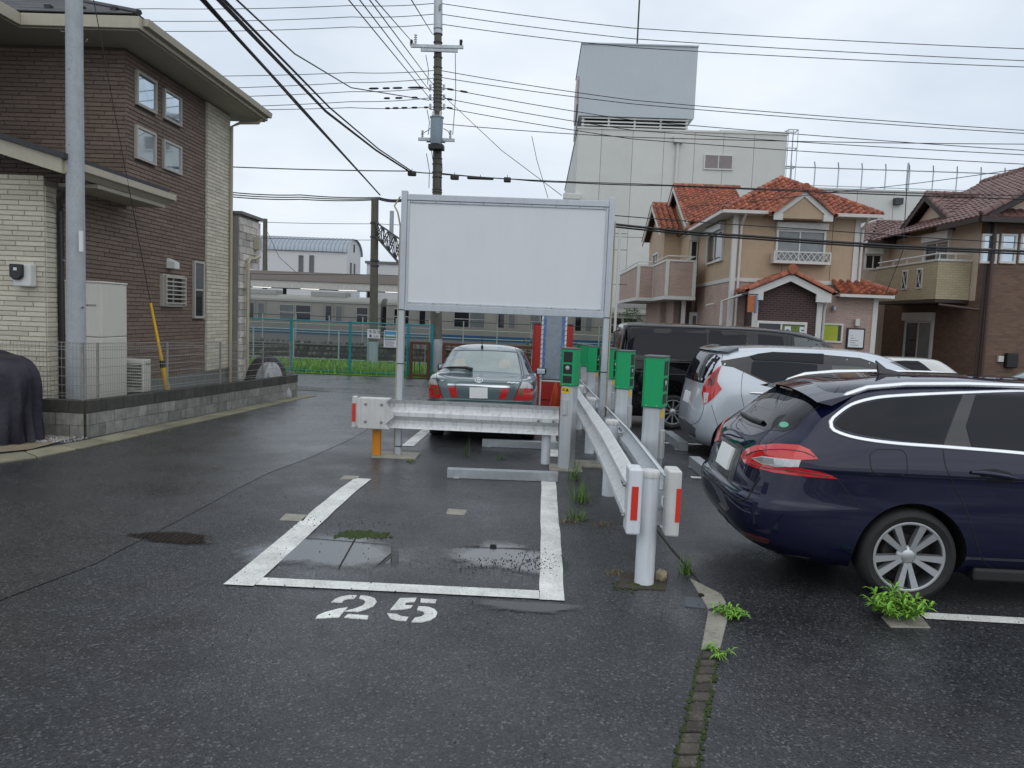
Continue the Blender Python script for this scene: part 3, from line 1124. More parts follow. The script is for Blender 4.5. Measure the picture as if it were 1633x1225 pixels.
# --- blank notice board on two posts
BY = 9.5
g0 = gz(BY)
xl, xr_ = -1.72, 0.855
rt = thing('notice_board', 'large blank white notice board on two grey aluminium posts', 'notice board', ((xl + xr_) / 2, BY, g0))
for x in (xl, xr_):
    q = MB().box((x - 0.036, BY - 0.05, g0 + 0.0), (x + 0.036, BY + 0.05, 3.28))
    p = part('post', q, m_alu, rt, bevel=0.006)
    for z in (1.80, 1.12, 0.06):
        part('cable_tie', MB().box((x - 0.039, BY - 0.053, z), (x + 0.039, BY + 0.053, z + 0.012)), m_black, p)
    q = MB().box((x - 0.30, BY - 0.24, g0 - 0.02), (x + 0.26, BY + 0.16, g0 + 0.03))
    part('concrete_foot', q, m_conc, p, bevel=0.015)
q = MB().tube([(xr_ + 0.055, BY + 0.01, g0 + 0.02), (xr_ + 0.055, BY + 0.01, 2.6), (xr_ + 0.045, BY + 0.01, 3.0)], 0.011, 8)
part('conduit', q, M('beige_conduit', (0.42, 0.38, 0.26), 0.5), rt, smooth=40)
q = MB().tube([(xl - 0.052, BY + 0.01, g0 + 0.02), (xl - 0.052, BY + 0.01, 2.85), (xl - 0.09, BY + 0.02, 3.02), (xl - 0.14, BY + 0.05, 3.1), (xl - 0.07, BY + 0.06, 3.22)], 0.011, 8)
part('conduit', q, M('beige_conduit', (0.42, 0.38, 0.26), 0.5), rt, smooth=40)
zt, z_b = 3.24, 1.80
q = MB()
q.box((xl + 0.037, BY - 0.045, zt - 0.075), (xr_ - 0.037, BY + 0.045, zt))
part('top_rail', q, m_alu, rt, bevel=0.006)
q = MB().box((xl + 0.037, BY - 0.055, z_b), (xr_ - 0.037, BY + 0.045, z_b + 0.085))
part('bottom_rail', q, m_alu, rt, bevel=0.006)
q = MB()
for (x0, x1, z0, z1) in ((xl + 0.038, xl + 0.07, z_b + 0.088, zt - 0.078), (xr_ - 0.07, xr_ - 0.038, z_b + 0.088, zt - 0.078), (xl + 0.072, xr_ - 0.072, zt - 0.105, zt - 0.078), (xl + 0.072, xr_ - 0.072, z_b + 0.088, z_b + 0.112)):
    q.box((x0, BY - 0.036, z0), (x1, BY + 0.02, z1))
part('inner_frame', q, m_alu, rt, bevel=0.004)
q = MB().box((xl + 0.07, BY - 0.022, z_b + 0.112), (xr_ - 0.07, BY + 0.01, zt - 0.105))
pn = part('panel', q, m_panel, rt)
for i in range(9):
    for z in (zt - 0.09, z_b + 0.1):
        x = xl + 0.1 + i * (xr_ - xl - 0.2) / 8
        part('rivet', MB().lathe([(0.0, -0.005), (0.006, -0.003), (0.008, 0.0)], (x, BY - 0.036, z), 'y', 8), m_bolt, rt)

# ================================================================== LEFT SIDE: brown house, yard wall, poles
m_brown = M('brown_siding', (0.178, 0.126, 0.097), 0.62, var=0.2, scale=14, bump=0.25, bscale=90, shade=0.16, stretch=(1, 1, 3))
m_brown_gap = M('brown_siding_joint', (0.085, 0.063, 0.05), 0.8)
m_cream = M('cream_siding', (0.58, 0.54, 0.44), 0.62, var=0.12, scale=14, bump=0.25, bscale=90, shade=0.12, stretch=(1, 1, 3))
m_cream_gap = M('cream_siding_joint', (0.29, 0.27, 0.215), 0.8)
m_soffit = M('cream_soffit', (0.42, 0.385, 0.30), 0.6, var=0.06, streak=0.15, streak_col=(0.2, 0.18, 0.13))
m_shingle = M('dark_shingle', (0.040, 0.040, 0.043), 0.7, var=0.3, scale=20, bump=0.6, bscale=60, shade=0.2)
m_found = M('grey_foundation', (0.17, 0.175, 0.165), 0.8, var=0.2, bump=0.2, streak=0.3)
m_winfr = M('champagne_frame', (0.42, 0.40, 0.35), 0.4, var=0.05)
m_mirror = glass('bright_pane', (0.52, 0.60, 0.66), 0.03)
m_mirror.node_tree.nodes['Principled BSDF'].inputs['Metallic'].default_value = 0.8
m_dark = glass('dark_pane', (0.012, 0.014, 0.017), 0.04, 0.6)
m_frost = glass('frosted_pane', (0.11, 0.125, 0.125), 0.25, 0.5)
m_pipe_dk = M('dark_brown_pipe', (0.030, 0.027, 0.024), 0.4)
m_pipe_cr = M('cream_pipe', (0.42, 0.37, 0.27), 0.4, var=0.05)

XS = -7.2
house = thing('brown_house', 'two-storey house with brown board siding and cream corner strip', 'house', (XS, 14, gz(14)))
bk = MB()
bk.box((-17, 10.96, -0.4), (XS - 0.012, 17.28, 3.35))
bk.box((-17, 13.02, 3.35), (XS - 0.012, 17.28, 6.06))
part('wall', bk, m_brown_gap, house)
part('foundation', MB().box((-17, 10.9, -0.5), (XS + 0.01, 17.3, 0.33)), m_found, house)
# brown courses: side, then the front of the upper storey
SB = MB()
RH = 0.072
Wn = [(13.31, 14.0, 5.21, 5.80), (14.28, 14.97, 5.22, 5.77), (13.28, 13.97, 4.28, 4.86), (14.25, 14.97, 4.29, 4.84)]
holes = [(a - 10.96, b - 10.96, c - 0.33, d_ - 0.33) for a, b, c, d_ in Wn + [(14.17, 15.05, 1.70, 2.32), (15.52, 16.0, 1.47, 2.67)]]
pieces(SB, (XS - 0.012, 10.96, 0.33), (0, 1, 0), (0, 0, 1), int(5.73 / RH), RH, 0.43, 0.014, gap=0.008, bond=0.37, jitter=0.12,
       interval=lambda v: ((0.0 if v + 0.33 < 3.35 else 2.06), 5.16), n=(1, 0, 0), holes=holes)
pieces(SB, (-10.5, 13.02, 3.2), (1, 0, 0), (0, 0, 1), int(2.86 / RH), RH, 0.43, 0.014, gap=0.008, bond=0.37, jitter=0.12,
       interval=lambda v: (0, 3.29), n=(0, -1, 0))
part('siding', SB, m_brown, house, kind='stuff')
# cream corner strip at the far end
CS = MB()
part('corner_strip_backing', MB().box((XS - 0.3, 16.13, 0.3), (XS + 0.03, 17.3, 6.05)), m_cream_gap, house)
pieces(CS, (XS + 0.03, 16.12, 0.33), (0, 1, 0), (0, 0, 1), int(5.7 / 0.078), 0.078, 0.43, 0.014, gap=0.007, bond=0.5, jitter=0.1, interval=lambda v: (0, 1.18), n=(1, 0, 0))
pieces(CS, (XS - 0.02, 16.13, 0.33), (1, 0, 0), (0, 0, 1), int(5.7 / 0.078), 0.078, 0.43, 0.014, gap=0.007, interval=lambda v: (0, 0.05), n=(0, -1, 0))
part('corner_strip', CS, m_cream, house, kind='stuff')
# cream front of the low wing
part('wing_wall', MB().box((-17, 10.72, -0.4), (-7.12, 11.0, 3.45)), m_cream_gap, house)
CW = MB()
pieces(CW, (-9.6, 10.72, 0.2), (1, 0, 0), (0, 0, 1), 46, 0.072, 0.43, 0.014, gap=0.008, bond=0.37, jitter=0.1, interval=lambda v: (0, 2.48), n=(0, -1, 0))
pieces(CW, (-7.12, 10.72, 0.2), (0, 1, 0), (0, 0, 1), 44, 0.072, 0.43, 0.014, gap=0.008, interval=lambda v: (0, 0.24), n=(1, 0, 0))
part('wing_siding', CW, m_cream, house, kind='stuff')
# low roof
sl = 0.27
rz = lambda x, b: b + (-6.5 - x) * sl
q = MB().prism([(-6.5, 10.15, rz(-6.5, 3.46)), (-17, 10.15, rz(-17, 3.46)), (-17, 10.15, rz(-17, 3.66)), (-6.5, 10.15, rz(-6.5, 3.66))], (0, 2.88, 0))
lr = part('low_roof', q, m_soffit, house)
q = MB().prism([(-6.44, 10.10, rz(-6.44, 3.665)), (-17, 10.10, rz(-17, 3.665)), (-17, 10.10, rz(-17, 3.74)), (-6.44, 10.10, rz(-6.44, 3.74))], (0, 2.91, 0))
part('roof_sheet', q, m_shingle, lr)
q = MB().prism([(-6.42, 10.2, 3.52), (-6.5, 10.2, 3.46), (-6.5, 10.2, 3.64), (-6.36, 10.2, 3.64), (-6.36, 10.2, 3.54)], (0, 2.9, 0))
part('gutter', q, m_soffit, lr)
part('soffit', MB().box((-7.1, 11.0, 3.40), (-6.51, 13.0, 3.455)), m_soffit, lr)
# upper eaves and hip roof
ex, ey0, ey1 = -6.5, 12.15, 17.85
q = MB().box((-17, ey0 + 0.06, 6.06), (ex - 0.06, ey1, 6.1))
part('soffit', q, m_soffit, house)
q = MB()
q.box((-8.42, ey0, 6.08), (ex, ey0 + 0.06, 6.27))
q.box((ex - 0.06, ey0 + 0.061, 6.08), (ex, ey1, 6.27))
q.box((-8.48, 6.0, 6.08), (-8.42, ey0 + 0.06, 6.27))
part('fascia', q, m_soffit, house, bevel=0.01)
part('front_soffit', MB().box((-12, 6.0, 6.06), (-8.481, ey0 + 0.059, 6.1)), m_soffit, house)
q = MB().prism([(ex + 0.09, 0, 6.15), (ex + 0.11, 0, 6.26), (ex + 0.002, 0, 6.26), (ex + 0.002, 0, 6.15)], (0, ey1 - ey0 - 0.1, 0))
q.v = [(x, y + ey0 + 0.1, z) for x, y, z in q.v]
part('gutter', q, m_soffit, house)
hp = 0.45
dY = (ey1 - ey0) / 2
ym = (ey0 + ey1) / 2
zr = 6.29 + dY * hp
R0, R1_, R2_, R3_ = (ex, ey0, 6.29), (ex, ey1, 6.29), (-17, ey0, 6.29), (-17, ey1, 6.29)
T0, T1 = (ex - dY, ym, zr), (-17, ym, zr)
q = MB().add([R0, R1_, R2_, R3_, T0, T1], [(0, 2, 5, 4), (1, 0, 4), (3, 1, 4, 5), (0, 1, 3, 2)])
uroof = part('upper_roof', q, m_shingle, house)
SH = MB()
vdir = Vector((0, dY, dY * hp)).normalized()
Ls = math.hypot(dY, dY * hp)
pieces(SH, (-12.0, ey0, 6.295), (1, 0, 0), vdir, int(Ls / 0.2), 0.2, 0.9, 0.016, gap=0.006, bev=0.003, interval=lambda v: (0, 5.5 - v / Ls * dY), n=vdir.cross(Vector((-1, 0, 0))))
part('shingle_courses', SH, m_shingle, uroof, kind='stuff')
q = MB().tube([Vector(R0) + Vector((0, 0, 0.03)), Vector(T0) + Vector((0, 0, 0.03))], 0.05, 6)
part('hip_cap', q, m_shingle, uroof)
q = MB().tube([(-17, ym, zr + 0.03), (ex - dY, ym, zr + 0.03)], 0.05, 6)
part('ridge_cap', q, m_shingle, uroof)
for x in (-8.3, -7.75, -7.2):
    q = MB().box((x, 12.55, 6.49), (x + 0.1, 12.65, 6.56))
    part('snow_guard', q, m_black, uroof)
for (a, b, c, d_) in Wn:
    window(house, (XS, a, c), (0, 1, 0), (1, 0, 0), b - a, d_ - c, m_winfr, m_mirror, fw=0.045, proud=0.05)
# grilled window
gw = window(house, (XS, 14.17, 1.70), (0, 1, 0), (1, 0, 0), 0.88, 0.62, m_winfr, m_dark, fw=0.06, proud=0.06, bars_v=(0.5,))
for i in range(7):
    part('grille_bar', MB().box((XS + 0.09, 14.19, 1.76 + i * 0.082), (XS + 0.112, 15.03, 1.785 + i * 0.082)), m_winfr, gw)
for y in (14.2, 14.98):
    part('grille_post', MB().box((XS + 0.0, y, 1.72), (XS + 0.115, y + 0.03, 2.30)), m_winfr, gw)
gw = window(house, (XS, 15.52, 1.47), (0, 1, 0), (1, 0, 0), 0.48, 1.2, m_winfr, m_dark, fw=0.05, proud=0.05, bars_h=(0.5,), bw=0.04)
part('blind', MB().box((XS + 0.03, 15.58, 2.10), (XS + 0.036, 15.94, 2.61)), m_frost, gw)
q = MB().box((XS, 14.42, 2.44), (XS + 0.16, 14.62, 2.56))
q.add([(XS, 14.42, 2.56), (XS, 14.62, 2.56), (XS + 0.16, 14.62, 2.56), (XS + 0.16, 14.42, 2.56), (XS, 14.44, 2.63), (XS, 14.60, 2.63)], [(3, 2, 5, 4), (0, 3, 4), (2, 1, 5)])
part('vent_hood', q, M('white_plastic', (0.66, 0.66, 0.63), 0.4, var=0.05), house)
# pipes
q = MB().tube([(-6.55, 17.6, 6.1), (-6.62, 17.6, 5.98), (-7.0, 17.45, 5.93), (-7.11, 17.26, 5.8), (-7.11, 17.26, -0.1)], 0.035, 8)
part('downpipe', q, m_pipe_cr, house, smooth=40)
q = MB().tube([(-6.5, 10.7, 3.45), (-6.85, 10.74, 3.30), (-7.0, 10.86, 3.2), (-7.06, 10.98, 3.05), (-7.06, 10.98, -0.1)], 0.042, 8)
part('downpipe', q, m_pipe_dk, house, smooth=40, label='dark downpipe at the cream wing corner')
# charger box on the cream wall
a0, a1 = AY(30, 421, 10.7), AY(59, 458, 10.7)
cb_ = thing('charger_box', 'white wall charger box with black cover on cream siding', 'charger box', (a0.x, 10.7, a1.z))
part('case', MB().box((a0.x, 10.56, a1.z), (a1.x, 10.705, a0.z)), M('white_plastic', (0.66, 0.66, 0.63), 0.4), cb_, bevel=0.02)
part('cover', MB().prism([(a0.x - 0.01, 10.50, a0.z - 0.01), (a0.x - 0.01, 10.50, a1.z + 0.14), (a0.x + 0.05, 10.50, a1.z + 0.09), (a0.x + 0.12, 10.50, a1.z + 0.09), (a0.x + 0.175, 10.50, a1.z + 0.14), (a0.x + 0.175, 10.50, a0.z - 0.01)], (0, 0.065, 0)), M('black_gloss', (0.01, 0.01, 0.011), 0.2), cb_, bevel=0.015)
part('print', MB().box((a0.x + 0.06, 10.494, a0.z - 0.1), (a0.x + 0.11, 10.499, a0.z - 0.06)), m_panel, cb_)
# stone-faced annex behind
m_stone = M('pale_rock_face', (0.52, 0.49, 0.44), 0.8, var=0.25, scale=12, bump=1.0, bscale=28, shade=0.3)
ann = thing('block_annex', 'pale rock-faced block annex behind the brown house', 'building', (-7.0, 18, gz(18)))
part('wall', MB().add([], []).box((-11, 17.5, -0.5), (-7.03, 17.95, 2.75)).box((-11, 17.5, 2.751), (-7.03, 18.75, 3.88)), M('annex_joint', (0.30, 0.28, 0.25), 0.9), ann)
for k in range(26):
    z = -0.3 + k * 0.165
    if z + 0.16 > 3.9:
        break
    yend = 17.95 if z + 0.16 < 2.78 else 18.75
    y = 17.48 - (k % 2) * 0.2
    while y < yend - 0.03:
        y0_, y1_ = max(y, 17.48), min(y + 0.4, yend)
        if y1_ - y0_ > 0.04:
            dd = random.uniform(0.02, 0.05)
            q = MB().prism([(-7.03, y0_ + 0.006, z + 0.006), (-7.03, y1_ - 0.006, z + 0.006), (-7.03, y1_ - 0.006, z + 0.159), (-7.03, y0_ + 0.006, z + 0.159)], (dd, 0, 0), random.random())
            part('stone', q, m_stone, ann)
        y += 0.4
part('coping', MB().box((-11, 17.45, 3.88), (-6.93, 18.82, 3.95)), m_found, ann)
part('meter_box', MB().box((-6.98, 18.3, 3.15), (-6.86, 18.5, 3.45)), m_soffit, ann)
part('pipe', MB().tube([(-6.92, 18.55, 3.0), (-6.92, 18.2, 2.92), (-6.9, 17.85, 2.88), (-6.9, 17.75, 2.78), (-6.9, 17.75, -0.3)], 0.04, 8), m_pipe_cr, ann, smooth=40)
part('window', MB().box((-7.6, 18.9, 1.6), (-7.55, 19.6, 2.6)), m_frost, ann)

# heat-pump tank and outdoor unit
m_enam = M('ivory_enamel', (0.60, 0.58, 0.52), 0.35, var=0.04, scale=2, streak=0.08)
q0 = AY(163, 632, 11.0)
tx1 = q0.x
tx0 = AY(104, 632, 11.0).x
ty1 = AX(203, 600, tx1).y
tz1 = AY(163, 452, 11.0).z
tank = thing('water_heater', 'tall ivory water heater tank cabinet behind the wire fence', 'water heater', (tx0, 11.0, gz(11)))
zz = gz(11) + 0.12
mid = zz + (tz1 - zz) * 0.6
part('lower_panel', MB().box((tx0, 11.0, zz), (tx1, ty1, mid)), m_enam, tank, bevel=0.012)
part('upper_panel', MB().box((tx0, 11.0, mid + 0.006), (tx1, ty1, tz1)), m_enam, tank, bevel=0.012)
part('lid', MB().box((tx0 - 0.012, 10.988, tz1 + 0.001), (tx1 + 0.012, ty1 + 0.012, tz1 + 0.03)), m_enam, tank, bevel=0.01)
for x in (tx0 + 0.05, tx1 - 0.09):
    for y in (11.04, ty1 - 0.1):
        part('leg', MB().box((x, y, gz(11) - 0.02), (x + 0.05, y + 0.05, zz)), m_enam, tank)
text_part('logo_print', 'Panasonic', 0.06, (tx1 - 0.31, 10.998, mid + 0.46), (1, 0, 0), (0, 0, 1), m_black, tank)
ua, ub = AY(203, 573, 11.75), AY(229, 626, 11.75)
ac = thing('outdoor_unit', 'small ivory air-conditioner outdoor unit beside the water heater', 'outdoor unit', (ua.x, 11.75, gz(11.75)))
acx1 = ub.x
acy1 = AX(241, 600, acx1).y
part('case', MB().box((ua.x - 0.15, 11.75, ub.z), (acx1, acy1, ua.z)), m_enam, ac, bevel=0.012)
part('fan_recess', MB().box((ua.x - 0.12, 11.735, ub.z + 0.05), (acx1 - 0.03, 11.748, ua.z - 0.06)), M('grille_dark', (0.10, 0.10, 0.095), 0.6), ac)
for i in range(9):
    z = ub.z + 0.06 + i * (ua.z - ub.z - 0.14) / 8
    part('grille_bar', MB().box((ua.x - 0.13, 11.722, z), (acx1 - 0.02, 11.734, z + 0.012)), m_enam, ac)
text_part('logo_print', 'Panasonic', 0.055, (acx1 + 0.002, 11.82, ua.z - 0.09), (0, 1, 0), (0, 0, 1), m_black, ac)
for y in (11.78, acy1 - 0.06):
    part('foot', MB().box((ua.x - 0.1, y, gz(11.8)), (acx1 - 0.05, y + 0.05, ub.z)), m_found, ac)

# block wall of the yard
m_blk = M('grey_block', (0.23, 0.225, 0.205), 0.85, var=0.42, scale=7, bump=0.7, bscale=60, shade=0.22, streak=0.5, streak_col=(0.06, 0.058, 0.045))
m_blk_top = M('blackened_block', (0.055, 0.053, 0.045), 0.85, var=0.4, scale=9, bump=0.8, bscale=60, shade=0.25, streak=0.4, streak_col=(0.11, 0.105, 0.09))
WA, WB = Vector((-6.0, 9.82)), Vector((-5.55, 17.3))
wall = thing('block_wall', 'low weathered concrete block wall under the wire fence', 'wall', (WA.x, WA.y, gz(WA.y)))


def wall_run(A, B, n_out):
    L = (B - A).length
    t = (B - A) / L
    core = MB()
    s_ = Vector(n_out)
    K = 12
    for i in range(K):
        a, b = A + t * L * i / K, A + t * L * (i + 1) / K
        P = [a, b, b - s_ * 0.1, a - s_ * 0.1]
        core.prism([(p.x, p.y, gz(p.y) - 0.1) for p in P], (0, 0, 0.585))
    part('wall_core', core, m_conc_dk, wall)
    for c in range(3):
        off = 0.2 if c == 1 else 0.0
        p_ = -off
        while p_ < L - 0.03:
            u0, u1 = max(p_, 0) + 0.004, min(p_ + 0.4, L) - 0.004
            p_ += 0.4
            if u1 - u0 < 0.03:
                continue
            a, b = A + t * u0, A + t * u1
            za = gz(a.y)
            z0, z1 = za + (0.0, 0.165, 0.33)[c] - 0.02 * (c == 0), za + (0.162, 0.327, 0.5)[c]
            pr = random.uniform(0.012, 0.017) + (0.006 if c == 2 else 0)
            bk_ = -0.11 if c == 2 else -0.005
            P = [a + s_ * pr, b + s_ * pr, b + s_ * bk_, a + s_ * bk_]
            dz = gz(b.y) - za
            q = MB()
            vs = [(p.x, p.y, z0 + (dz if i in (1, 2) else 0)) for i, p in enumerate(P)] + [(p.x, p.y, z1 + (dz if i in (1, 2) else 0)) for i, p in enumerate(P)]
            q.add(vs, [(0, 3, 2, 1), (4, 5, 6, 7), (0, 1, 5, 4), (1, 2, 6, 5), (2, 3, 7, 6), (3, 0, 4, 7)], random.random())
            part('block', q, m_blk_top if c == 2 else m_blk, wall, bevel=0.006, recalc=True)


wall_run(WA, WB, ((WB - WA).normalized().y, -(WB - WA).normalized().x))
wall_run(Vector((-6.62, 9.84)), Vector((-6.02, 9.80)), (0.0, -1.0))

# wire fence on the wall
m_wire = M('zinc_wire', (0.30, 0.29, 0.26), 0.5, metal=0.3)
fen = thing('wire_fence', 'low grey welded wire fence standing on the block wall', 'fence', (WA.x, WA.y, gz(WA.y) + 0.5))
FH = 0.76
wires = MB()


def fence_run(A, B, inset):
    L = (B - A).length
    t = (B - A) / L
    n = int(L / 0.052)
    bend = Vector((-t.y, t.x)) * 0.03
    for i in range(n + 1):
        p = A + t * L * i / n
        z = gz(p.y) + 0.515
        r_ = 0.003
        for sgn in (0,):
            wires.add([(p.x - t.x * r_, p.y - t.y * r_, z), (p.x + t.x * r_, p.y + t.y * r_, z), (p.x + t.x * r_, p.y + t.y * r_, z + FH), (p.x - t.x * r_, p.y - t.y * r_, z + FH),
                       (p.x + bend.x + t.x * r_, p.y + bend.y + t.y * r_, z + FH - 0.03), (p.x + bend.x - t.x * r_, p.y + bend.y - t.y * r_, z + FH - 0.03)], [(0, 1, 2, 3), (3, 2, 4, 5)])
    for h in (0.03, 0.07, 0.18, 0.30, 0.42, 0.54, 0.66, 0.70, 0.755):
        pts = [(A + t * L * k / 8) for k in range(9)]
        wires.tube([(p.x, p.y, gz(p.y) + 0.515 + h) for p in pts], 0.0042, 5)


ins = Vector((-0.06, 0.0))
fence_run(WA + ins, WB + ins, 0)
fence_run(Vector((-9.5, 10.02)), Vector((-6.06, 9.88)), 0)
part('wire_mesh', wires, m_wire, fen, kind='stuff')
for px in (141, 165, 275, 358, 425, 467):
    q = CB @ np.array([px - IMG_W / 2, 600 - IMG_H / 2, FOC])
    k = q[0] / q[1]
    tt = (k * WA.y - WA.x) / ((WB.x - WA.x) - k * (WB.y - WA.y))
    p = WA.lerp(WB, tt) + ins + Vector((-0.02, 0))
    part('fence_post', MB().tube([(p.x, p.y, gz(p.y) + 0.4), (p.x, p.y, gz(p.y) + 0.515 + FH)], 0.019, 8), m_wire, fen, smooth=40)

# steel-grey concrete pole inside the yard
m_pole = M('pale_concrete_pole', (0.36, 0.385, 0.40), 0.6, var=0.14, scale=5, bump=0.35, bscale=70, streak=0.25, streak_col=(0.17, 0.18, 0.18), speck=0.22, speck_col=(0.16, 0.17, 0.17), speck_scale=60)
pb, pt_ = AY(122.5, 660, 10.3), AY(117, -160, 10.3)
pole = thing('concrete_pole', 'pale grey concrete pole rising behind the wire fence', 'pole', (pb.x, 10.3, gz(10.3)))
q = MB().tube([(pb.x, 10.3, gz(10.3)), (pb.x * 0.8 + pt_.x * 0.2, 10.3, 1.5), (pt_.x, 10.3, pt_.z)], [0.128, 0.121, 0.10], 24)
part('shaft', q, m_pole, pole, smooth=40)
for (px, py, s_) in ((105, 50, -1), (134, 65, 1), (109, 415, -1), (112, 112, 0), (112, 232, 0), (128, 490, 1)):
    c = AY(px, py, 10.22)
    q = MB().tube([(c.x, 10.26, c.z), (c.x + s_ * 0.05, 10.2, c.z - 0.01), (c.x + s_ * 0.06, 10.19, c.z + 0.01)], 0.009, 6)
    part('step_bolt', q, m_bolt, pole)
c = AY(130, 385, 10.2)
part('number_plate', MB().box((c.x - 0.02, 10.17, c.z - 0.14), (c.x + 0.028, 10.20, c.z + 0.14)), m_panel, pole)

# stay wire with yellow guard
gA, gB, gC = AY(267, 622, 12.3), AY(240, 483, 12.2), AY(138, -60, 10.55)
guy = thing('stay_wire', 'stay wire with yellow plastic guard anchored behind the block wall', 'stay wire', gA)
part('cable', MB().tube([gB, gB.lerp(gC, 0.5), gC], 0.006, 6), M('dark_cable', (0.02, 0.02, 0.022), 0.5), guy)
mY = M('yellow_guard', (0.68, 0.39, 0.006), 0.42, var=0.08, streak=0.2, streak_col=(0.3, 0.17, 0.02))
part('lower_guard', MB().tube([gA - Vector((0, 0, 0.5)), gA, gA.lerp(gB, 0.28)], [0.05, 0.05, 0.043], 12), mY, guy, smooth=40)
part('upper_guard', MB().tube([gA.lerp(gB, 0.30), gB], [0.028, 0.02], 12), mY, guy, smooth=40)
part('clamp', MB().tube([gA.lerp(gB, 0.26), gA.lerp(gB, 0.34)], 0.045, 10), m_black, guy, smooth=40)

# covered bicycle by the wall
m_cover = M('navy_cover_fabric', (0.018, 0.015, 0.026), 0.52, var=0.2, scale=4, bump=0.9, bscale=11, spec=0.4)
q = drape((-7.12, 9.22, gz(9.2) + 0.02), 0.80, 0.42, 1.10, 4, folds=13, amp=0.07, sq=3.6, top=0.96, box=7.0, ridge=lambda x: 0.06 * math.exp(-((x - 0.25) / 0.2) ** 2) - 0.10 * math.exp(-((x + 0.45) / 0.3) ** 2))
single('covered_bicycle', q, m_cover, 'bicycle under a dark navy rain cover beside the block wall', 'covered bicycle', smooth=60, base=(-7.12, 9.22, gz(9.2)))
q = MB().lathe([(0.022, 0.0), (0.034, -0.004), (0.036, -0.008), (0.024, -0.01)], (-6.66, 8.855, 0.145), 'y', 16)
single('cover_eyelet', q, m_panel, 'pale ring eyelet near the hem of the navy bicycle cover', 'eyelet', base=(-6.66, 8.85, 0.145))
# covered motorbike at the far end of the yard
cm = AY(425, 600, 16.9)
c2 = thing('covered_motorbike', 'motorbike under a dark cover with silver sheet at the wall end', 'covered motorbike', (cm.x, 16.9, gz(16.9)))
q = drape((cm.x, 16.9, gz(16.9) + 0.02), 0.50, 0.42, 0.92, 14, folds=6, amp=0.05, sq=2.2, top=0.7)
part('cover', q, m_cover, c2, smooth=60)
q = drape((cm.x + 0.13, 16.72, gz(16.9) + 0.02), 0.42, 0.34, 0.80, 31, folds=8, amp=0.075, sq=2.0, top=0.35)
part('silver_sheet', q, M('silver_sheet', (0.36, 0.37, 0.385), 0.38, metal=0.2, var=0.2, bump=0.4, bscale=12), c2, smooth=60)

# ================================================================== RAILWAY SIDE
GB = gz(30)
m_teal = M('teal_fence_paint', (0.0, 0.22, 0.25), 0.4, var=0.1, streak=0.15)
m_grassg = M('grass_soil', (0.10, 0.20, 0.02), 0.9, var=0.4, scale=3, bump=0.8, bscale=40)
m_blade = M('grass_blade', (0.15, 0.33, 0.022), 0.6, var=0.3, scale=2, shade=0.45)
m_wood_dk = M('rusty_steel', (0.085, 0.036, 0.02), 0.85, var=0.5, scale=18, bump=0.5)

struct('verge', ground_strip([(-40, 25.5), (-2.6, 25.5)], [(-40, 31.4), (-2.6, 31.4)], 0.015), m_grassg, label='green grass verge beyond the teal fence')
mb = MB()
for i in range(11000):
    x = random.uniform(-11.5, -2.7)
    y = random.uniform(25.7, 31.2)
    h = random.uniform(0.08, 0.24) * (1.5 if y < 26.1 else 1)
    a = random.uniform(0, 6.28)
    w = random.uniform(0.008, 0.016)
    lx, ly = math.cos(a) * h * 0.5, math.sin(a) * h * 0.5
    ca, sa = math.cos(a + 1.57) * w, math.sin(a + 1.57) * w
    mb.add([(x - ca, y - sa, GB), (x + ca, y + sa, GB), (x + lx * 0.5 + ca * 0.7, y + ly * 0.5 + sa * 0.7, GB + h * 0.7), (x + lx * 0.5 - ca * 0.7, y + ly * 0.5 - sa * 0.7, GB + h * 0.7), (x + lx, y + ly, GB + h)], [(0, 1, 2, 3), (3, 2, 4)], random.random())
single('grass', mb, m_blade, 'bright green grass on the verge behind the teal fence', 'grass', kind='stuff')

# teal chain-link fence
FY = 25.8
fz0, fz1 = GB, 1.35
tf = thing('chain_link_fence', 'teal chain-link fence along the railway verge', 'fence', (-7, FY, GB))
fx0, fx1 = AY(392, 550, FY).x - 4.0, AY(689, 560, FY).x
for px in (392, 464, 558, 650.5, 689):
    p = AY(px, 555, FY)
    part('post', MB().tube([(p.x, FY, GB - 0.05), (p.x, FY, fz1 + 0.04)], 0.045, 10), m_teal, tf, smooth=40)
part('post', MB().tube([(fx0, FY, GB - 0.05), (fx0, FY, fz1 + 0.04)], 0.045, 10), m_teal, tf, smooth=40)
for z in (fz1, GB + 0.09):
    part('rail', MB().tube([(fx0, FY, z), (fx1, FY, z)], 0.022, 8), m_teal, tf, smooth=40)
cl = MB()
H_ = fz1 - GB - 0.1
st = 0.075
n_ = int((fx1 - fx0 + H_) / st)
for i in range(n_):
    for sgn in (1, -1):
        xa = fx0 - H_ + i * st if sgn > 0 else fx0 + i * st
        pts = []
        for k in range(2):
            pts.append((xa + sgn * k * H_, GB + 0.1 + k * H_))
        (xa0, za0), (xb0, zb0) = pts
        # clip to the fence ends
        def cut(x, z, x2, z2, lim):
            t = (lim - x) / (x2 - x)
            return lim, z + (z2 - z) * t
        if min(xa0, xb0) >= fx1 or max(xa0, xb0) <= fx0:
            continue
        P, Q = (xa0, za0), (xb0, zb0)
        if P[0] < fx0: P = cut(*P, *Q, fx0)
        if Q[0] < fx0: Q = cut(*Q, *P, fx0)
        if P[0] > fx1: P = cut(*P, *Q, fx1)
        if Q[0] > fx1: Q = cut(*Q, *P, fx1)
        w = 0.0056
        yy = FY + 0.004 * sgn
        cl.add([(P[0] - w, yy, P[1]), (P[0] + w, yy, P[1]), (Q[0] + w, yy, Q[1]), (Q[0] - w, yy, Q[1])], [(0, 1, 2, 3)])
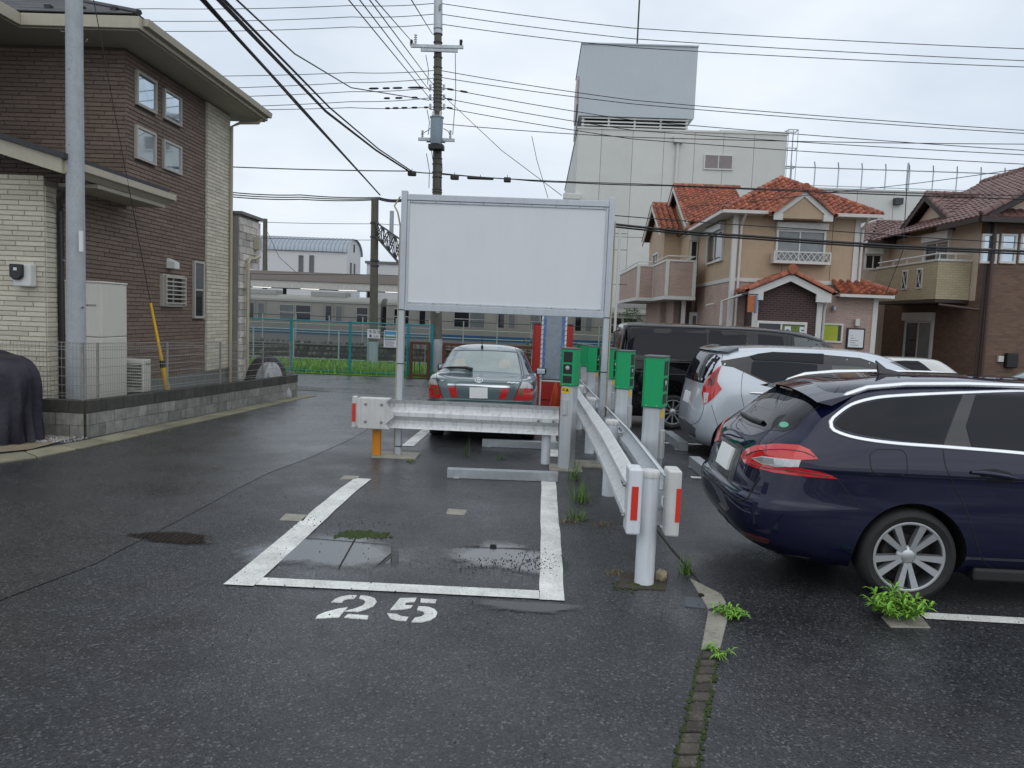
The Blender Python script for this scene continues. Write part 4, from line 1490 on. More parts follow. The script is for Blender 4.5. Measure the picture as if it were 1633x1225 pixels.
part('chain_link', cl, M('zinc_link', (0.16, 0.20, 0.20), 0.5, metal=0.2), tf, kind='stuff')

# signs on the fence
a, b = AY(586, 525, FY - 0.06), AY(606, 540, FY - 0.06)
sg = thing('fence_sign', 'small white sign with black characters on the teal fence', 'sign', (a.x, FY - 0.06, b.z))
part('plate', MB().box((a.x, FY - 0.065, b.z), (b.x, FY - 0.055, a.z)), m_panel, sg)
text_part('print', '市有地', 0.15, (a.x + 0.03, FY - 0.067, a.z - 0.145), (1, 0, 0), (0, 0, 1), m_black, sg)
for (u0, u1, v0, v1) in ((0.07, 0.15, 0.03, 0.13), (0.2, 0.28, 0.07, 0.09), (0.3, 0.39, 0.07, 0.095), (0.2, 0.39, 0.035, 0.05)):
    part('print', MB().box((a.x + u0, FY - 0.068, b.z + v0), (a.x + u1, FY - 0.066, b.z + v1)), M('grey_print', (0.12, 0.12, 0.14), 0.6), sg)
a, b = AY(612.5, 527, FY - 0.06), AY(632, 554.5, FY - 0.06)
pg = thing('notice_poster', 'two-part poster with blue picture hung on the teal fence', 'poster', (a.x, FY - 0.06, b.z))
part('sheet', MB().box((a.x, FY - 0.065, b.z), (b.x, FY - 0.055, a.z)), m_panel, pg)
w_, h_ = b.x - a.x, a.z - b.z
P = lambda u0, u1, v0, v1, m, d=0.001: part('print', MB().box((a.x + u0 * w_, FY - 0.067 - d, b.z + v0 * h_), (a.x + u1 * w_, FY - 0.0655, b.z + v1 * h_)), m, pg)
m_blu = M('print_sky_blue', (0.08, 0.28, 0.48), 0.5, var=0.3, scale=9)
P(0.04, 0.96, 0.56, 0.96, m_blu)
P(0.04, 0.96, 0.56, 0.66, M('print_green', (0.10, 0.2, 0.12), 0.5), 0.002)
P(0.12, 0.9, 0.66, 0.76, M('print_white', (0.5, 0.55, 0.58), 0.5), 0.002)
P(0.06, 0.94, 0.44, 0.50, M('print_navy', (0.04, 0.09, 0.25), 0.5))
for k in range(6):
    P(0.1, 0.6 + 0.3 * random.random(), 0.06 + k * 0.06, 0.08 + k * 0.06, M('grey_print', (0.12, 0.12, 0.14), 0.6))

# rusty railing between the fence and the pole, and behind the sedan
for (xa, xb, z1, lab) in ((AY(655, 560, 25.7).x, AY(687, 560, 25.7).x, AY(670, 545, 25.7).z, 'rusty steel gate leaf beside the teal fence end'), (AY(706, 560, 25.4).x, AY(862, 560, 25.4).x, AY(760, 549, 25.4).z, 'rusty steel railing behind the grey-green sedan')):
    yy = 25.55 if xb < -3 else 25.4
    rg = thing('rusty_railing', lab, 'railing', (xa, yy, GB))
    part('top_rail', MB().box((xa, yy - 0.04, z1 - 0.09), (xb, yy + 0.04, z1)), m_wood_dk, rg)
    part('bottom_rail', MB().box((xa, yy - 0.03, GB + 0.06), (xb, yy + 0.03, GB + 0.13)), m_wood_dk, rg)
    for x in (xa + 0.04, xb - 0.04):
        part('post', MB().box((x - 0.05, yy - 0.05, GB), (x + 0.05, yy + 0.05, z1 - 0.092)), m_wood_dk, rg)
    n_ = int((xb - xa) / 0.14)
    for i in range(1, n_):
        x = xa + (xb - xa) * i / n_
        part('bar', MB().box((x - 0.012, yy - 0.012, GB + 0.132), (x + 0.012, yy + 0.012, z1 - 0.092)), m_wood_dk if i % 3 else m_wire, rg)
# shrubs
m_leaf = M('shrub_leaf', (0.045, 0.085, 0.018), 0.55, var=0.4, scale=3, shade=0.5)
m_stem = M('shrub_stem', (0.06, 0.045, 0.03), 0.8)


def shrub(c, rx, ry, h, n, label, leaf=0.045, mat=None, cat='shrub'):
    c = Vector(c)
    rt = thing('shrub', label, cat, c)
    st = MB()
    for i in range(9):
        a = random.uniform(0, 6.28)
        e = c + Vector((math.cos(a) * rx * 0.7, math.sin(a) * ry * 0.7, h * random.uniform(0.5, 0.85)))
        st.tube([c, c.lerp(e, 0.5) + Vector((0, 0, h * 0.12)), e], [0.014, 0.009, 0.004], 5)
    part('stem', st, m_stem, rt)
    lf = MB()
    for i in range(n):
        a, t = random.uniform(0, 6.28), random.random()
        r_ = math.sqrt(random.random())
        zc = h * (0.15 + 0.85 * t)
        bulge = math.sqrt(max(0.05, 1 - ((t - 0.5) / 0.62) ** 2)) * (0.82 + 0.18 * math.sin(5 * a + 7 * t))
        p = c + Vector((math.cos(a) * rx * r_ * bulge, math.sin(a) * ry * r_ * bulge, zc))
        d1 = Vector((random.gauss(0, 1), random.gauss(0, 1), random.gauss(0.2, 0.7))).normalized()
        d2 = d1.cross(Vector((random.gauss(0, 1), random.gauss(0, 1), random.gauss(0, 1)))).normalized()
        s_ = leaf * random.uniform(0.7, 1.4)
        lf.add([p, p + d1 * s_ * 0.5 + d2 * s_ * 0.35, p + d1 * s_ * 1.2, p + d1 * s_ * 0.5 - d2 * s_ * 0.35], [(0, 1, 2, 3)], random.random())
    part('foliage', lf, mat or m_leaf, rt, kind='stuff')
    return rt


p = AY(938, 550, 24.0)
shrub((p.x, 24.0, GB), 0.55, 0.5, 1.35, 1500, 'dark leafy shrub at the end of the rusty railing')
p = AY(846, 540, 26.3)
shrub((p.x, 26.3, GB), 0.3, 0.3, 1.5, 350, 'thin sapling behind the red cabinet')

# stone-faced bank of the track, pipe railing
bank = thing('track_bank', 'dark stone retaining bank below the railway line', 'retaining wall', (-8, 31.6, GB))
zt_ = AY(500, 549, 31.5).z
part('core', MB().box((-40, 31.62, GB - 0.3), (30, 44.0, zt_ - 0.02)), m_conc_dk, bank)
m_rock = M('bank_stone', (0.10, 0.10, 0.082), 0.9, var=0.45, scale=8, bump=1.0, bscale=30, shade=0.55)
mb = MB()
x = -14.0
while x < 12:
    for k in range(4):
        cx_, cz = x + random.uniform(-0.04, 0.04) + (k % 2) * 0.11, GB + 0.08 + k * 0.235
        r1, r2 = random.uniform(0.095, 0.13), random.uniform(0.09, 0.125)
        pts = [(cx_ + r1 * math.cos(q * 1.0472 + 0.3), 31.62, cz + r2 * math.sin(q * 1.0472 + 0.3)) for q in range(6)]
        mb.add(pts + [(cx_ + (p_[0] - cx_) * 0.55, 31.62 - random.uniform(0.05, 0.09), cz + (p_[2] - cz) * 0.55) for p_ in pts], [tuple(range(6, 12))] + [(i, (i + 1) % 6, (i + 1) % 6 + 6, i + 6) for i in range(6)], random.random())
    x += 0.225
part('stones', mb, m_rock, bank, kind='stuff', recalc=True)
part('coping', MB().box((-40, 31.5, zt_ - 0.02), (30, 32.0, zt_ + 0.04)), m_found, bank)
pr_ = thing('pipe_railing', 'pale blue-grey pipe railing standing in front of the track bank', 'railing', (-8, 31.2, GB))
m_pgrey = M('pale_pipe', (0.33, 0.42, 0.45), 0.45)
for px in (404, 468, 540, 586.5, 640):
    p = AY(px, 560, 31.2)
    part('post', MB().tube([(p.x, 31.2, GB), (p.x, 31.2, AY(500, 526, 31.2).z)], 0.034, 8), m_pgrey, pr_, smooth=40)
for py in (526, 572):
    z = AY(500, py, 31.2).z
    part('rail', MB().tube([(-14, 31.2, z), (-4.5, 31.2, z)], 0.022, 6), m_pgrey, pr_, smooth=40)
rl = thing('platform_railing', 'pale green platform railing with dark wires before the train', 'railing', (-8, 36, zt_))
m_pg2 = M('pale_green_pipe', (0.30, 0.36, 0.30), 0.5)
zr_ = [AY(600, y_, 36).z for y_ in (508, 521, 534)]
for i in range(24):
    x = -16.5 + i * 1.62
    part('post', MB().tube([(x, 36, zt_ - 0.3), (x, 36, zr_[0] + 0.04)], 0.03, 6), m_pg2, rl)
for k, z in enumerate(zr_):
    part('rail', MB().tube([(-18, 36, z), (22, 36, z)], 0.016 if k == 0 else 0.022, 6), m_black if k == 0 else m_pg2, rl)

# ---- train
TY = 46.0
m_tr = M('train_cream', (0.20, 0.20, 0.175), 0.45, var=0.08, scale=1, streak=0.2, streak_col=(0.22, 0.2, 0.15))
m_trb = M('train_blue', (0.012, 0.075, 0.15), 0.4, var=0.1)
m_trr = M('train_roof', (0.30, 0.30, 0.28), 0.6, var=0.15)
ztop = AY(500, 474, TY).z
zbot = -0.9
zst0, zst1 = AY(500, 537, TY).z, AY(500, 525, TY).z
cars = [(-24.0, AY(607, 500, TY).x, 'cream train carriage with blue stripe seen left of the blank board'), (AY(616, 500, TY).x, 12.6, 'cream train carriage with blue stripe seen under the blank board')]
doors = [408, 532, 682, 808, 931]
wins = [(446, 468), (472, 495), (569, 586), (629, 652), (725, 748), (750, 773), (846, 861), (863, 884), (970, 992), (995, 1017)]
for ci, (x0, x1, lab) in enumerate(cars):
    tr = thing('train_carriage', lab, 'train', ((x0 + x1) / 2, TY + 1.4, -1.0), group='carriages of the train')
    sec = [(0, zbot), (0, zst1 + 0.2), (0.02, ztop - 0.35), (0.06, ztop - 0.18), (0.22, ztop - 0.06), (0.6, ztop + 0.06), (1.4, ztop + 0.12), (2.2, ztop + 0.06), (2.6, ztop - 0.06), (2.76, ztop - 0.18), (2.8, ztop - 0.35), (2.8, zbot)]
    q = MB().prism([(x0, TY + a_, z_) for a_, z_ in sec], (x1 - x0, 0, 0))
    part('body', q, m_tr, tr, smooth=35)
    part('stripe', MB().box((x0 + 0.02, TY - 0.026, zst0), (x1 - 0.02, TY + 0.0, zst1)), m_trb, tr)
    part('gutter', MB().box((x0, TY - 0.03, ztop - 0.30), (x1, TY + 0.02, ztop - 0.25)), m_trr, tr)
    n_ = int((x1 - x0) / 4.4)
    for i in range(n_):
        x = x0 + 1.0 + i * 4.4
        part('roof_unit', MB().box((x, TY + 0.7, ztop + 0.05), (x + 2.2, TY + 2.1, ztop + 0.40)), m_trr, tr, bevel=0.06)
    for px in doors:
        xc = AY(px, 505, TY).x
        if not (x0 + 0.7 < xc < x1 - 0.7):
            continue
        zd0, zd1 = AY(px, 545 + (px - 500) * 0.04, TY).z, AY(px, 483 + (px - 500) * 0.04, TY).z
        for s_ in (-1, 1):
            xa, xb = sorted((xc + s_ * 0.02, xc + s_ * 0.62))
            d_ = part('door', MB().box((xa, TY - 0.012, zd0), (xb, TY + 0.005, zd1)), m_tr, tr)
            part('door_window', MB().box((xa + 0.13, TY - 0.02, zd1 - 1.05), (xb - 0.13, TY - 0.011, zd1 - 0.16)), m_dark if s_ < 0 else m_frost, d_, bevel=0.0)
    for (pa, pb_) in wins:
        xa, xb = AY(pa, 500, TY).x, AY(pb_, 500, TY).x
        if not (x0 < xa and xb < x1):
            continue
        z0_, z1_ = AY(pa, 512 + (pa - 500) * 0.04, TY).z, AY(pa, 488 + (pa - 500) * 0.04, TY).z
        w_ = part('window', MB().box((xa - 0.04, TY - 0.014, z0_ - 0.04), (xb + 0.04, TY + 0.004, z1_ + 0.04)), m_trr, tr)
        part('pane', MB().box((xa, TY - 0.02, z0_), (xb, TY - 0.013, z1_)), m_dark if (pa // 3) % 2 else m_frost, w_)
        part('window_bar', MB().box((xa, TY - 0.03, (z0_ + z1_) / 2), (xb, TY - 0.0205, (z0_ + z1_) / 2 + 0.05)), m_trr, w_)
xa = cars[0][1]
part('gangway', MB().box((xa - 0.05, TY + 0.7, zbot), (cars[1][0] + 0.05, TY + 2.1, ztop - 0.4)), m_black, tr)

# ---- platform canopy
can = thing('platform_canopy', 'long brown-roofed station platform canopy with white fascia above the train', 'canopy', (-12, 50, -1))
zf0, zf1 = AY(500, 461, 50).z, AY(500, 449, 50).z
part('fascia', MB().box((-34, 50, zf0), (2.4, 50.15, zf1)), M('canopy_white', (0.50, 0.49, 0.45), 0.5, streak=0.3), can)
q = MB().add([(-34, 49.9, zf1), (2.5, 49.9, zf1), (2.5, 53.2, zf1 + 0.75), (-34, 53.2, zf1 + 0.75), (-34, 56.4, zf1), (2.5, 56.4, zf1)], [(0, 1, 2, 3), (3, 2, 5, 4)])
part('roof', q, M('canopy_brown', (0.095, 0.075, 0.06), 0.8, var=0.25, bump=0.3, stretch=(6, 1, 1)), can)
part('ceiling', MB().box((-34, 50.2, zf0 + 0.1), (2.3, 56.3, zf0 + 0.14)), M('canopy_under', (0.10, 0.10, 0.095), 0.8), can)
for x in (-30, -24, -18, -12, -6, 0):
    part('column', MB().box((x - 0.1, 53.0, -1), (x + 0.1, 53.2, zf0 + 0.1)), m_found, can)
m_fl = bpy.data.materials.new('lit_tube')
m_fl.use_nodes = True
e_ = m_fl.node_tree.nodes['Principled BSDF']
e_.inputs['Emission Color'].default_value = (1, 0.98, 0.9, 1)
e_.inputs['Emission Strength'].default_value = 2.0
for x in (-19.5, -16.2, -13.6, -10.4, -7.6):
    part('fluorescent_tube', MB().box((x, 51.0, zf0 + 0.0), (x + 1.25, 51.08, zf0 + 0.06)), m_fl, can)

# ---- barrel-roofed hall far behind
HY = 85.0
xe, xw = AY(553, 420, HY).x, AY(392, 420, HY).x
zw = AY(500, 401, HY).z
hall = thing('barrel_roof_hall', 'white hall with grey barrel-vaulted metal roof beyond the station', 'building', ((xe + xw) / 2, HY, GB))
m_hall = M('hall_white', (0.62, 0.62, 0.62), 0.6, var=0.05)
m_hroof = M('standing_seam', (0.30, 0.34, 0.38), 0.35, metal=0.3, var=0.08)
D_ = 6.5
part('wall', MB().box((xw, HY, GB), (xe, HY + D_, zw)), m_hall, hall)
arc = [(HY + D_ / 2 - math.cos(math.pi * i / 14) * (D_ / 2 + 0.2), zw + math.sin(math.pi * i / 14) * 1.75) for i in range(15)]
part('gable', MB().prism([(xe - 0.2, y_, z_) for y_, z_ in arc], (0.2, 0, 0)), m_hall, hall)
q = MB()
q.add([(x_, y_, z_ + 0.03) for x_ in (xw, xe + 0.25) for y_, z_ in arc], [(i, i + 1, i + 16, i + 15) for i in range(14)])
rf = part('roof', q, m_hroof, hall, smooth=50)
for i in range(26):
    x = xw + (xe - xw) * i / 25
    part('seam', MB().tube([(x, y_, z_ + 0.06) for y_, z_ in arc[:9]], 0.05, 4), m_hroof, rf)
for px in (480, 497):
    a, b = AY(px - 3.5, 407, HY), AY(px + 3.5, 440, HY)
    window(hall, (a.x, HY, b.z), (1, 0, 0), (0, -1, 0), b.x - a.x, a.z - b.z, m_found, m_frost, fw=0.08, proud=0.08)
for y_ in (86.5, 88.2):
    window(hall, (xe, y_, zw - 2.6), (0, 1, 0), (1, 0, 0), 0.5, 1.6, m_found, m_frost, fw=0.08, proud=0.08)
window(hall, (xe + 0.0, HY + 2.9, zw + 0.3), (0, 1, 0), (1, 0, 0), 0.5, 0.9, m_found, m_frost, fw=0.08, proud=0.08)
a, b = AY(585, 420, 95), AY(640, 470, 95)
lw = thing('low_building', 'pale flat building behind the overhead line mast', 'building', (a.x, 95, GB))
part('wall', MB().box((a.x, 95, GB), (b.x, 103, a.z)), m_hall, lw)
part('parapet', MB().box((a.x - 0.2, 94.8, a.z), (b.x + 0.2, 103.2, a.z + 0.3)), m_found, lw)
a, b = AY(380, 405, 92), AY(412, 470, 92)
lw = thing('pale_building', 'pale building partly hidden by the rock-faced annex', 'building', (a.x, 92, GB))
part('wall', MB().box((a.x - 6, 92, GB), (b.x, 99, a.z)), m_hall, lw)
window(lw, (b.x - 1.3, 92, a.z - 3.0), (1, 0, 0), (0, -1, 0), 0.9, 1.8, m_found, m_frost, fw=0.08, proud=0.08)

# ---- overhead line mast with lattice arm
m_cpole = M('aged_concrete_pole', (0.11, 0.102, 0.085), 0.75, var=0.25, scale=4, bump=0.4, streak=0.35)
m_steel_dk = M('dark_steel', (0.05, 0.055, 0.06), 0.5, metal=0.4)
MYY = 31.0
pb, pt_ = AY(595, 575, MYY), AY(598, 318, MYY)
ms = thing('overhead_mast', 'aged concrete overhead-line mast with lattice arm', 'mast', (pb.x, MYY, GB))
part('shaft', MB().tube([(pb.x, MYY, GB), (pt_.x, MYY, pt_.z)], [0.185, 0.15], 16), m_cpole, ms, smooth=40)
top = [AY(600 + i * 10, 355 + i * 7, MYY - 0.5 * i) for i in range(6)]
bot = [AY(600 + i * 10, 377 + i * 11.7, MYY - 0.5 * i) for i in range(6)]
for off in (-0.18, 0.18):
    o_ = Vector((0, off, 0))
    part('chord', MB().tube([p + o_ for p in top], 0.032, 6), m_steel_dk, ms)
    part('chord', MB().tube([p + o_ for p in bot], 0.032, 6), m_steel_dk, ms)
    for i in range(5):
        part('lattice_bar', MB().tube([top[i] + o_, bot[i + 1] + o_], 0.02, 5), m_steel_dk, ms)
        part('lattice_bar', MB().tube([bot[i] + o_, top[i + 1] + o_], 0.02, 5), m_steel_dk, ms)
        part('lattice_bar', MB().tube([top[i] + o_, bot[i] + o_], 0.02, 5), m_steel_dk, ms)
for py in (356, 378, 416, 424):
    c = AY(597.5, py, MYY)
    part('collar', MB().tube([c - Vector((0, 0, 0.03)), c + Vector((0, 0, 0.03))], 0.19, 12), m_steel_dk, ms)
a = AY(625, 345, MYY - 1)
part('switch_case', MB().box((a.x - 0.07, MYY - 1.1, a.z - 0.9), (a.x + 0.07, MYY - 0.95, a.z + 0.2)), m_galv, ms)
part('grey_sheath', MB().tube([(pb.x, MYY, GB), (pb.x, MYY, AY(595, 545, MYY).z)], 0.2, 16), m_pgrey, ms, smooth=40)
pb, pt_ = AY(423, 440, 60), AY(423, 349, 60)
q = MB().tube([(pb.x, 60, GB - 0.5), (pt_.x, 60, pt_.z)], [0.22, 0.17], 10)
single('line_pole', q, m_cpole, 'thin dark pole standing before the barrel-roofed hall', 'pole', smooth=40, base=(pb.x, 60, GB))

# ---- street utility pole
UY = 26.0
ub_, ut_ = AY(695.5, 602, UY), AY(699, -40, UY)
up_ = thing('utility_pole', 'concrete utility pole with crossarms and grey transformer behind the board', 'utility pole', (ub_.x, UY, GB))
UX = lambda z: ub_.x + (ut_.x - ub_.x) * (z - GB) / (ut_.z - GB)
UZ = lambda py: AY(697, py, UY).z
part('shaft', MB().tube([(ub_.x, UY, GB), (UX(3), UY, 3), (ut_.x, UY, ut_.z)], [0.20, 0.175, 0.115], 18), m_cpole, up_, smooth=40)
part('sheath', MB().tube([(UX(0), UY, GB + 0.2), (UX(1), UY, UZ(541))], 0.207, 18), m_pole, up_, smooth=40)
part('top_sleeve', MB().tube([(UX(UZ(55)), UY, UZ(55)), (UX(UZ(-20)), UY, UZ(-20))], [0.15, 0.14], 14), m_galv, up_, smooth=40)
for (pa, pb_, py, th) in ((655, 739, 74, 0.05), (671, 730, 80.5, 0.045)):
    a, b = AY(pa, py - 0.8, UY - 0.2), AY(pb_, py + 0.8, UY - 0.2)
    part('crossarm', MB().box((a.x, UY - 0.24, a.z - th), (b.x, UY - 0.16, a.z + th)), m_galv, up_)
a, b = AY(667, 222, UY - 0.2), AY(725, 222, UY - 0.2)
part('crossarm', MB().box((a.x, UY - 0.24, a.z - 0.05), (b.x, UY - 0.16, a.z + 0.05)), m_galv, up_)
m_porc = M('white_porcelain', (0.55, 0.54, 0.52), 0.25)


def insulator(px, py, h, r0=0.05, mat=None):
    c = AY(px, py, UY - 0.2)
    pf = [(0.0, 0)]
    for k in range(5):
        pf += [(r0 * 0.5, h * k / 5), (r0, h * (k + 0.4) / 5), (r0 * 0.5, h * (k + 0.8) / 5)]
    pf.append((0, h))
    part('insulator', MB().lathe(pf, c, 'z', 10), mat or m_porc, up_, smooth=50)


insulator(662.5, 72, 0.36, 0.055)
insulator(656, 73, 0.2, 0.06, m_black)
insulator(735, 73, 0.2, 0.06, m_black)
insulator(702, 16, 0.2, 0.05)
insulator(673.5, 221, 0.28, 0.05)
insulator(718, 221, 0.28, 0.05)
zA, zB = UZ(234), UZ(191)
c_ = UX(zA) + 0.02
part('transformer', MB().lathe([(0, zA), (0.19, zA), (0.2, zA + 0.03), (0.21, zA + 0.5), (0.21, zB - 0.04), (0.235, zB - 0.03), (0.235, zB), (0.12, zB + 0.05), (0, zB + 0.05)], (c_ - 0.02, UY - 0.33, 0), 'z', 22), M('transformer_grey', (0.22, 0.28, 0.33), 0.4, var=0.08), up_, smooth=40)
for s_ in (-1, 1):
    part('bushing', MB().lathe([(0.035, 0), (0.05, 0.05), (0.03, 0.09), (0.045, 0.13), (0.02, 0.18), (0, 0.19)], (c_ - 0.02 + s_ * 0.12, UY - 0.33, zB + 0.02), 'z', 10), m_porc, up_, smooth=50)
part('bracket', MB().box((c_ - 0.26, UY - 0.5, UZ(242)), (c_ + 0.24, UY - 0.1, UZ(235))), m_black, up_)
part('bracket', MB().box((c_ - 0.33, UY - 0.42, UZ(232)), (c_ + 0.30, UY - 0.38, UZ(230))), m_steel_dk, up_)
for py in (47, 55, 68, 92, 108, 120, 128, 134, 140, 146, 152, 158, 164, 172, 180, 253, 262, 275, 283, 303, 307):
    z = UZ(py)
    part('band', MB().tube([(UX(z), UY, z - 0.015), (UX(z), UY, z + 0.015)], 0.155 + (py > 200) * 0.02, 14), m_steel_dk, up_)
for py in (139, 155, 170):
    for s_ in (-1, 1):
        c = AY(697 + s_ * 11, py, UY)
        part('spool_insulator', MB().lathe([(0.03, -0.09), (0.05, -0.05), (0.03, 0), (0.05, 0.05), (0.03, 0.09)], c, 'z', 8), m_porc, up_, smooth=50)
        part('spool_bracket', MB().box((min(c.x, UX(c.z)), UY - 0.02, c.z - 0.1), (max(c.x, UX(c.z)), UY + 0.02, c.z - 0.085)), m_steel_dk, up_)
for (px0, py0, px1, py1) in ((679, 88, 682, 135), (726, 85, 722, 215), (681, 175, 683, 215), (690, 200, 672, 214), (707, 205, 717, 214), (688, 240, 692, 300), (703, 240, 702, 300), (680, 245, 684, 300)):
    a, b = AY(px0, py0, UY - 0.25), AY(px1, py1, UY - 0.25)
    part('lead_wire', MB().tube([a, a.lerp(b, 0.5) + Vector((0.06, 0, 0)), b], 0.012, 5), m_black, up_)
for py, segs in ((139, ((588, 604), (610, 622), (626, 642), (650, 676))), (155, ((612, 622), (630, 642), (656, 666))), (171, ((614, 622), (626, 636), (640, 650), (656, 666), (676, 683)))):
    for (sa_, sb_) in segs:
        a, b = AY(sa_, py + (697 - sa_) * 0.022, UY + 0.1), AY(sb_, py + (697 - sb_) * 0.022, UY + 0.1)
        part('wire_sleeve', MB().tube([a, a.lerp(b, 0.2), a.lerp(b, 0.8), b], [0.015, 0.035, 0.035, 0.015], 6), m_black, up_)
for py, segs in ((139, ((712, 724), (733, 746))), (155, ((712, 722),)), (169, ((712, 722),))):
    for (sa_, sb_) in segs:
        a, b = AY(sa_, py + (sa_ - 697) * 0.17, UY), AY(sb_, py + (sb_ - 697) * 0.17, UY)
        part('wire_sleeve', MB().tube([a, a.lerp(b, 0.2), a.lerp(b, 0.8), b], [0.015, 0.035, 0.035, 0.015], 6), m_black, up_)
part('lamp', MB().lathe([(0, 0), (0.07, 0), (0.09, 0.1), (0.06, 0.3), (0, 0.32)], AY(698, 499, UY - 0.4), 'z', 12), m_porc, up_, smooth=50)

# ---- red cabinet, netted stand and traffic cone beyond the sedan
a, b = AY(851, 516, 17.6), AY(915, 516, 17.6)
rc = thing('red_cabinet', 'tall bright red cabinet standing behind the netted stand', 'cabinet', ((a.x + b.x) / 2, 17.6, gz(17.6)))
m_redc = M('red_enamel', (0.36, 0.022, 0.016), 0.4, var=0.08)
part('case', MB().box((a.x, 17.6, gz(17.6)), (b.x, 18.3, a.z)), m_redc, rc, bevel=0.02)
part('door', MB().box((a.x + 0.04, 17.575, gz(17.6) + 0.15), (b.x - 0.04, 17.598, a.z - 0.06)), m_redc, rc, bevel=0.008)
part('top_trim', MB().box((a.x - 0.01, 17.57, a.z + 0.001), (b.x + 0.01, 18.31, a.z + 0.04)), M('grey_cap', (0.1, 0.11, 0.11), 0.5), rc)
NY = 14.0
nf = thing('netted_stand', 'white pipe stand lined with blue net behind the sedan', 'stand', (AY(885, 600, NY).x, NY, gz(NY)))
m_wp = M('white_pipe', (0.66, 0.66, 0.64), 0.35)
zl, zh = gz(NY), AY(885, 470, NY).z
xA, xB = AY(862, 600, NY).x, AY(899, 600, NY).x
for x in (xA, xB):
    for y in (NY, NY + 0.4):
        part('pipe_leg', MB().tube([(x, y, zl), (x, y, zh)], 0.021, 10), m_wp, nf, smooth=40)
zq = AY(880, 608, NY).z
for z in (zq, zh):
    part('pipe_rung', MB().tube([(xA, NY, z), (xB, NY, z)], 0.018, 8), m_wp, nf, smooth=40)
    part('pipe_rung', MB().tube([(xA, NY + 0.4, z), (xB, NY + 0.4, z)], 0.018, 8), m_wp, nf, smooth=40)
m_net = M('grey_net', (0.24, 0.28, 0.32), 0.6, var=0.2, scale=10, bump=0.3, bscale=200)
m_nblue = M('blue_net', (0.07, 0.16, 0.38), 0.6, var=0.35, scale=22, speck=0.8, speck_col=(0.4, 0.45, 0.5), speck_scale=40)
part('net_panel', MB().box((xA + 0.07, NY - 0.01, zq + 0.03), (xB - 0.075, NY + 0.0, zh)), m_net, nf)
part('net_edge', MB().box((xA + 0.022, NY - 0.014, zq + 0.03), (xA + 0.068, NY + 0.004, zh)), m_nblue, nf)
part('net_edge', MB().box((xB - 0.073, NY - 0.014, zq + 0.03), (xB - 0.022, NY + 0.004, zh)), m_nblue, nf)
part('net_hem', MB().box((xA + 0.022, NY - 0.016, zq + 0.02), (xB - 0.022, NY + 0.004, zq + 0.045)), M('grey_cap', (0.1, 0.11, 0.11), 0.5), nf)
for x in (xA, xB):
    for i in range(18):
        z = zq + 0.05 + i * (zh - zq - 0.1) / 17
        part('lacing', MB().tube([(x - 0.024, NY - 0.024, z), (x + 0.024, NY - 0.024, z + 0.025)], 0.004, 4), m_black, nf)
c = AY(885, 640, 15.0)
cn = thing('traffic_cone', 'orange traffic cone standing behind the netted stand', 'traffic cone', (c.x, 15.0, gz(15)))
m_cone = M('cone_orange', (0.55, 0.06, 0.012), 0.45, var=0.1)
part('cone', MB().lathe([(0.14, 0.03), (0.028, 0.70), (0.02, 0.72), (0, 0.72)], (c.x, 15.0, gz(15)), 'z', 20), m_cone, cn, smooth=40)
part('base', MB().box((c.x - 0.18, 14.82, gz(15)), (c.x + 0.18, 15.18, gz(15) + 0.03)), m_cone, cn, bevel=0.008)

# ---- white department building
WY = 50.0
m_wb = M('pale_panel_wall', (0.58, 0.585, 0.555), 0.65, var=0.05, scale=0.6, streak=0.1, streak_col=(0.3, 0.3, 0.27), shade=0.03)
m_wj = M('panel_joint', (0.12, 0.12, 0.11), 0.8)
m_ph = M('penthouse_sheet', (0.47, 0.51, 0.54), 0.5, var=0.04, scale=0.4, streak=0.06)
A_ = AY(922, 205, WY)
B_ = AY(1256, 213, WY)
wb = thing('panel_building', 'large pale panel-clad building with grey box on its roof', 'building', ((A_.x + B_.x) / 2, WY, GB))
zt = A_.z
part('core', MB().box((A_.x + 0.03, WY + 0.03, GB), (B_.x - 0.03, WY + 24, zt - 0.02)), m_wj, wb)
seams = [922, 960, 1010, 1060, 1109, 1155, 1204, 1256]
xs_ = [A_.x] + [AY(s_, 207 + (s_ - 922) * 0.025, WY).x for s_ in seams[1:-1]] + [B_.x]
for i in range(7):
    for (z0_, z1_) in ((GB, 7.2), (7.23, zt)):
        q = MB().box((xs_[i] + 0.012, WY, z0_), (xs_[i + 1] - 0.012, WY + 0.1, z1_), random.random())
        part('wall_panel', q, m_wb, wb)
for i in range(4):
    y0_, y1_ = WY + 0.11 + i * 5.9, WY + 0.08 + (i + 1) * 5.9
    part('wall_panel', MB().box((A_.x, y0_, GB), (A_.x + 0.1, y1_, zt), random.random()), m_wb, wb)
part('coping', MB().box((A_.x - 0.06, WY - 0.06, zt), (B_.x + 0.06, WY + 24, zt + 0.12)), m_wb, wb)
a, b = AY(1123, 246, WY), AY(1168, 272, WY)
lv = window(wb, (a.x, WY, b.z), (1, 0, 0), (0, -1, 0), b.x - a.x, a.z - b.z, m_wb, M('louvre_dark', (0.10, 0.085, 0.085), 0.7), fw=0.08, proud=0.08, bars_v=(0.5,))
for i in range(12):
    z = b.z + 0.08 + i * (a.z - b.z - 0.16) / 12
    part('louvre_slat', MB().box((a.x + 0.07, WY - 0.06, z), (b.x - 0.07, WY - 0.035, z + 0.05)), M('louvre_slat', (0.30, 0.26, 0.26), 0.6), lv)
a, b = AY(1081, 224, WY), AY(1078, 300, WY)
part('downpipe', MB().tube([(a.x, WY - 0.12, a.z), (a.x, WY - 0.12, GB)], 0.1, 8), m_wb, wb, smooth=40)
part('hopper', MB().box((a.x - 0.3, WY - 0.35, a.z - 0.2), (a.x + 0.3, WY - 0.001, a.z + 0.25)), m_wb, wb)
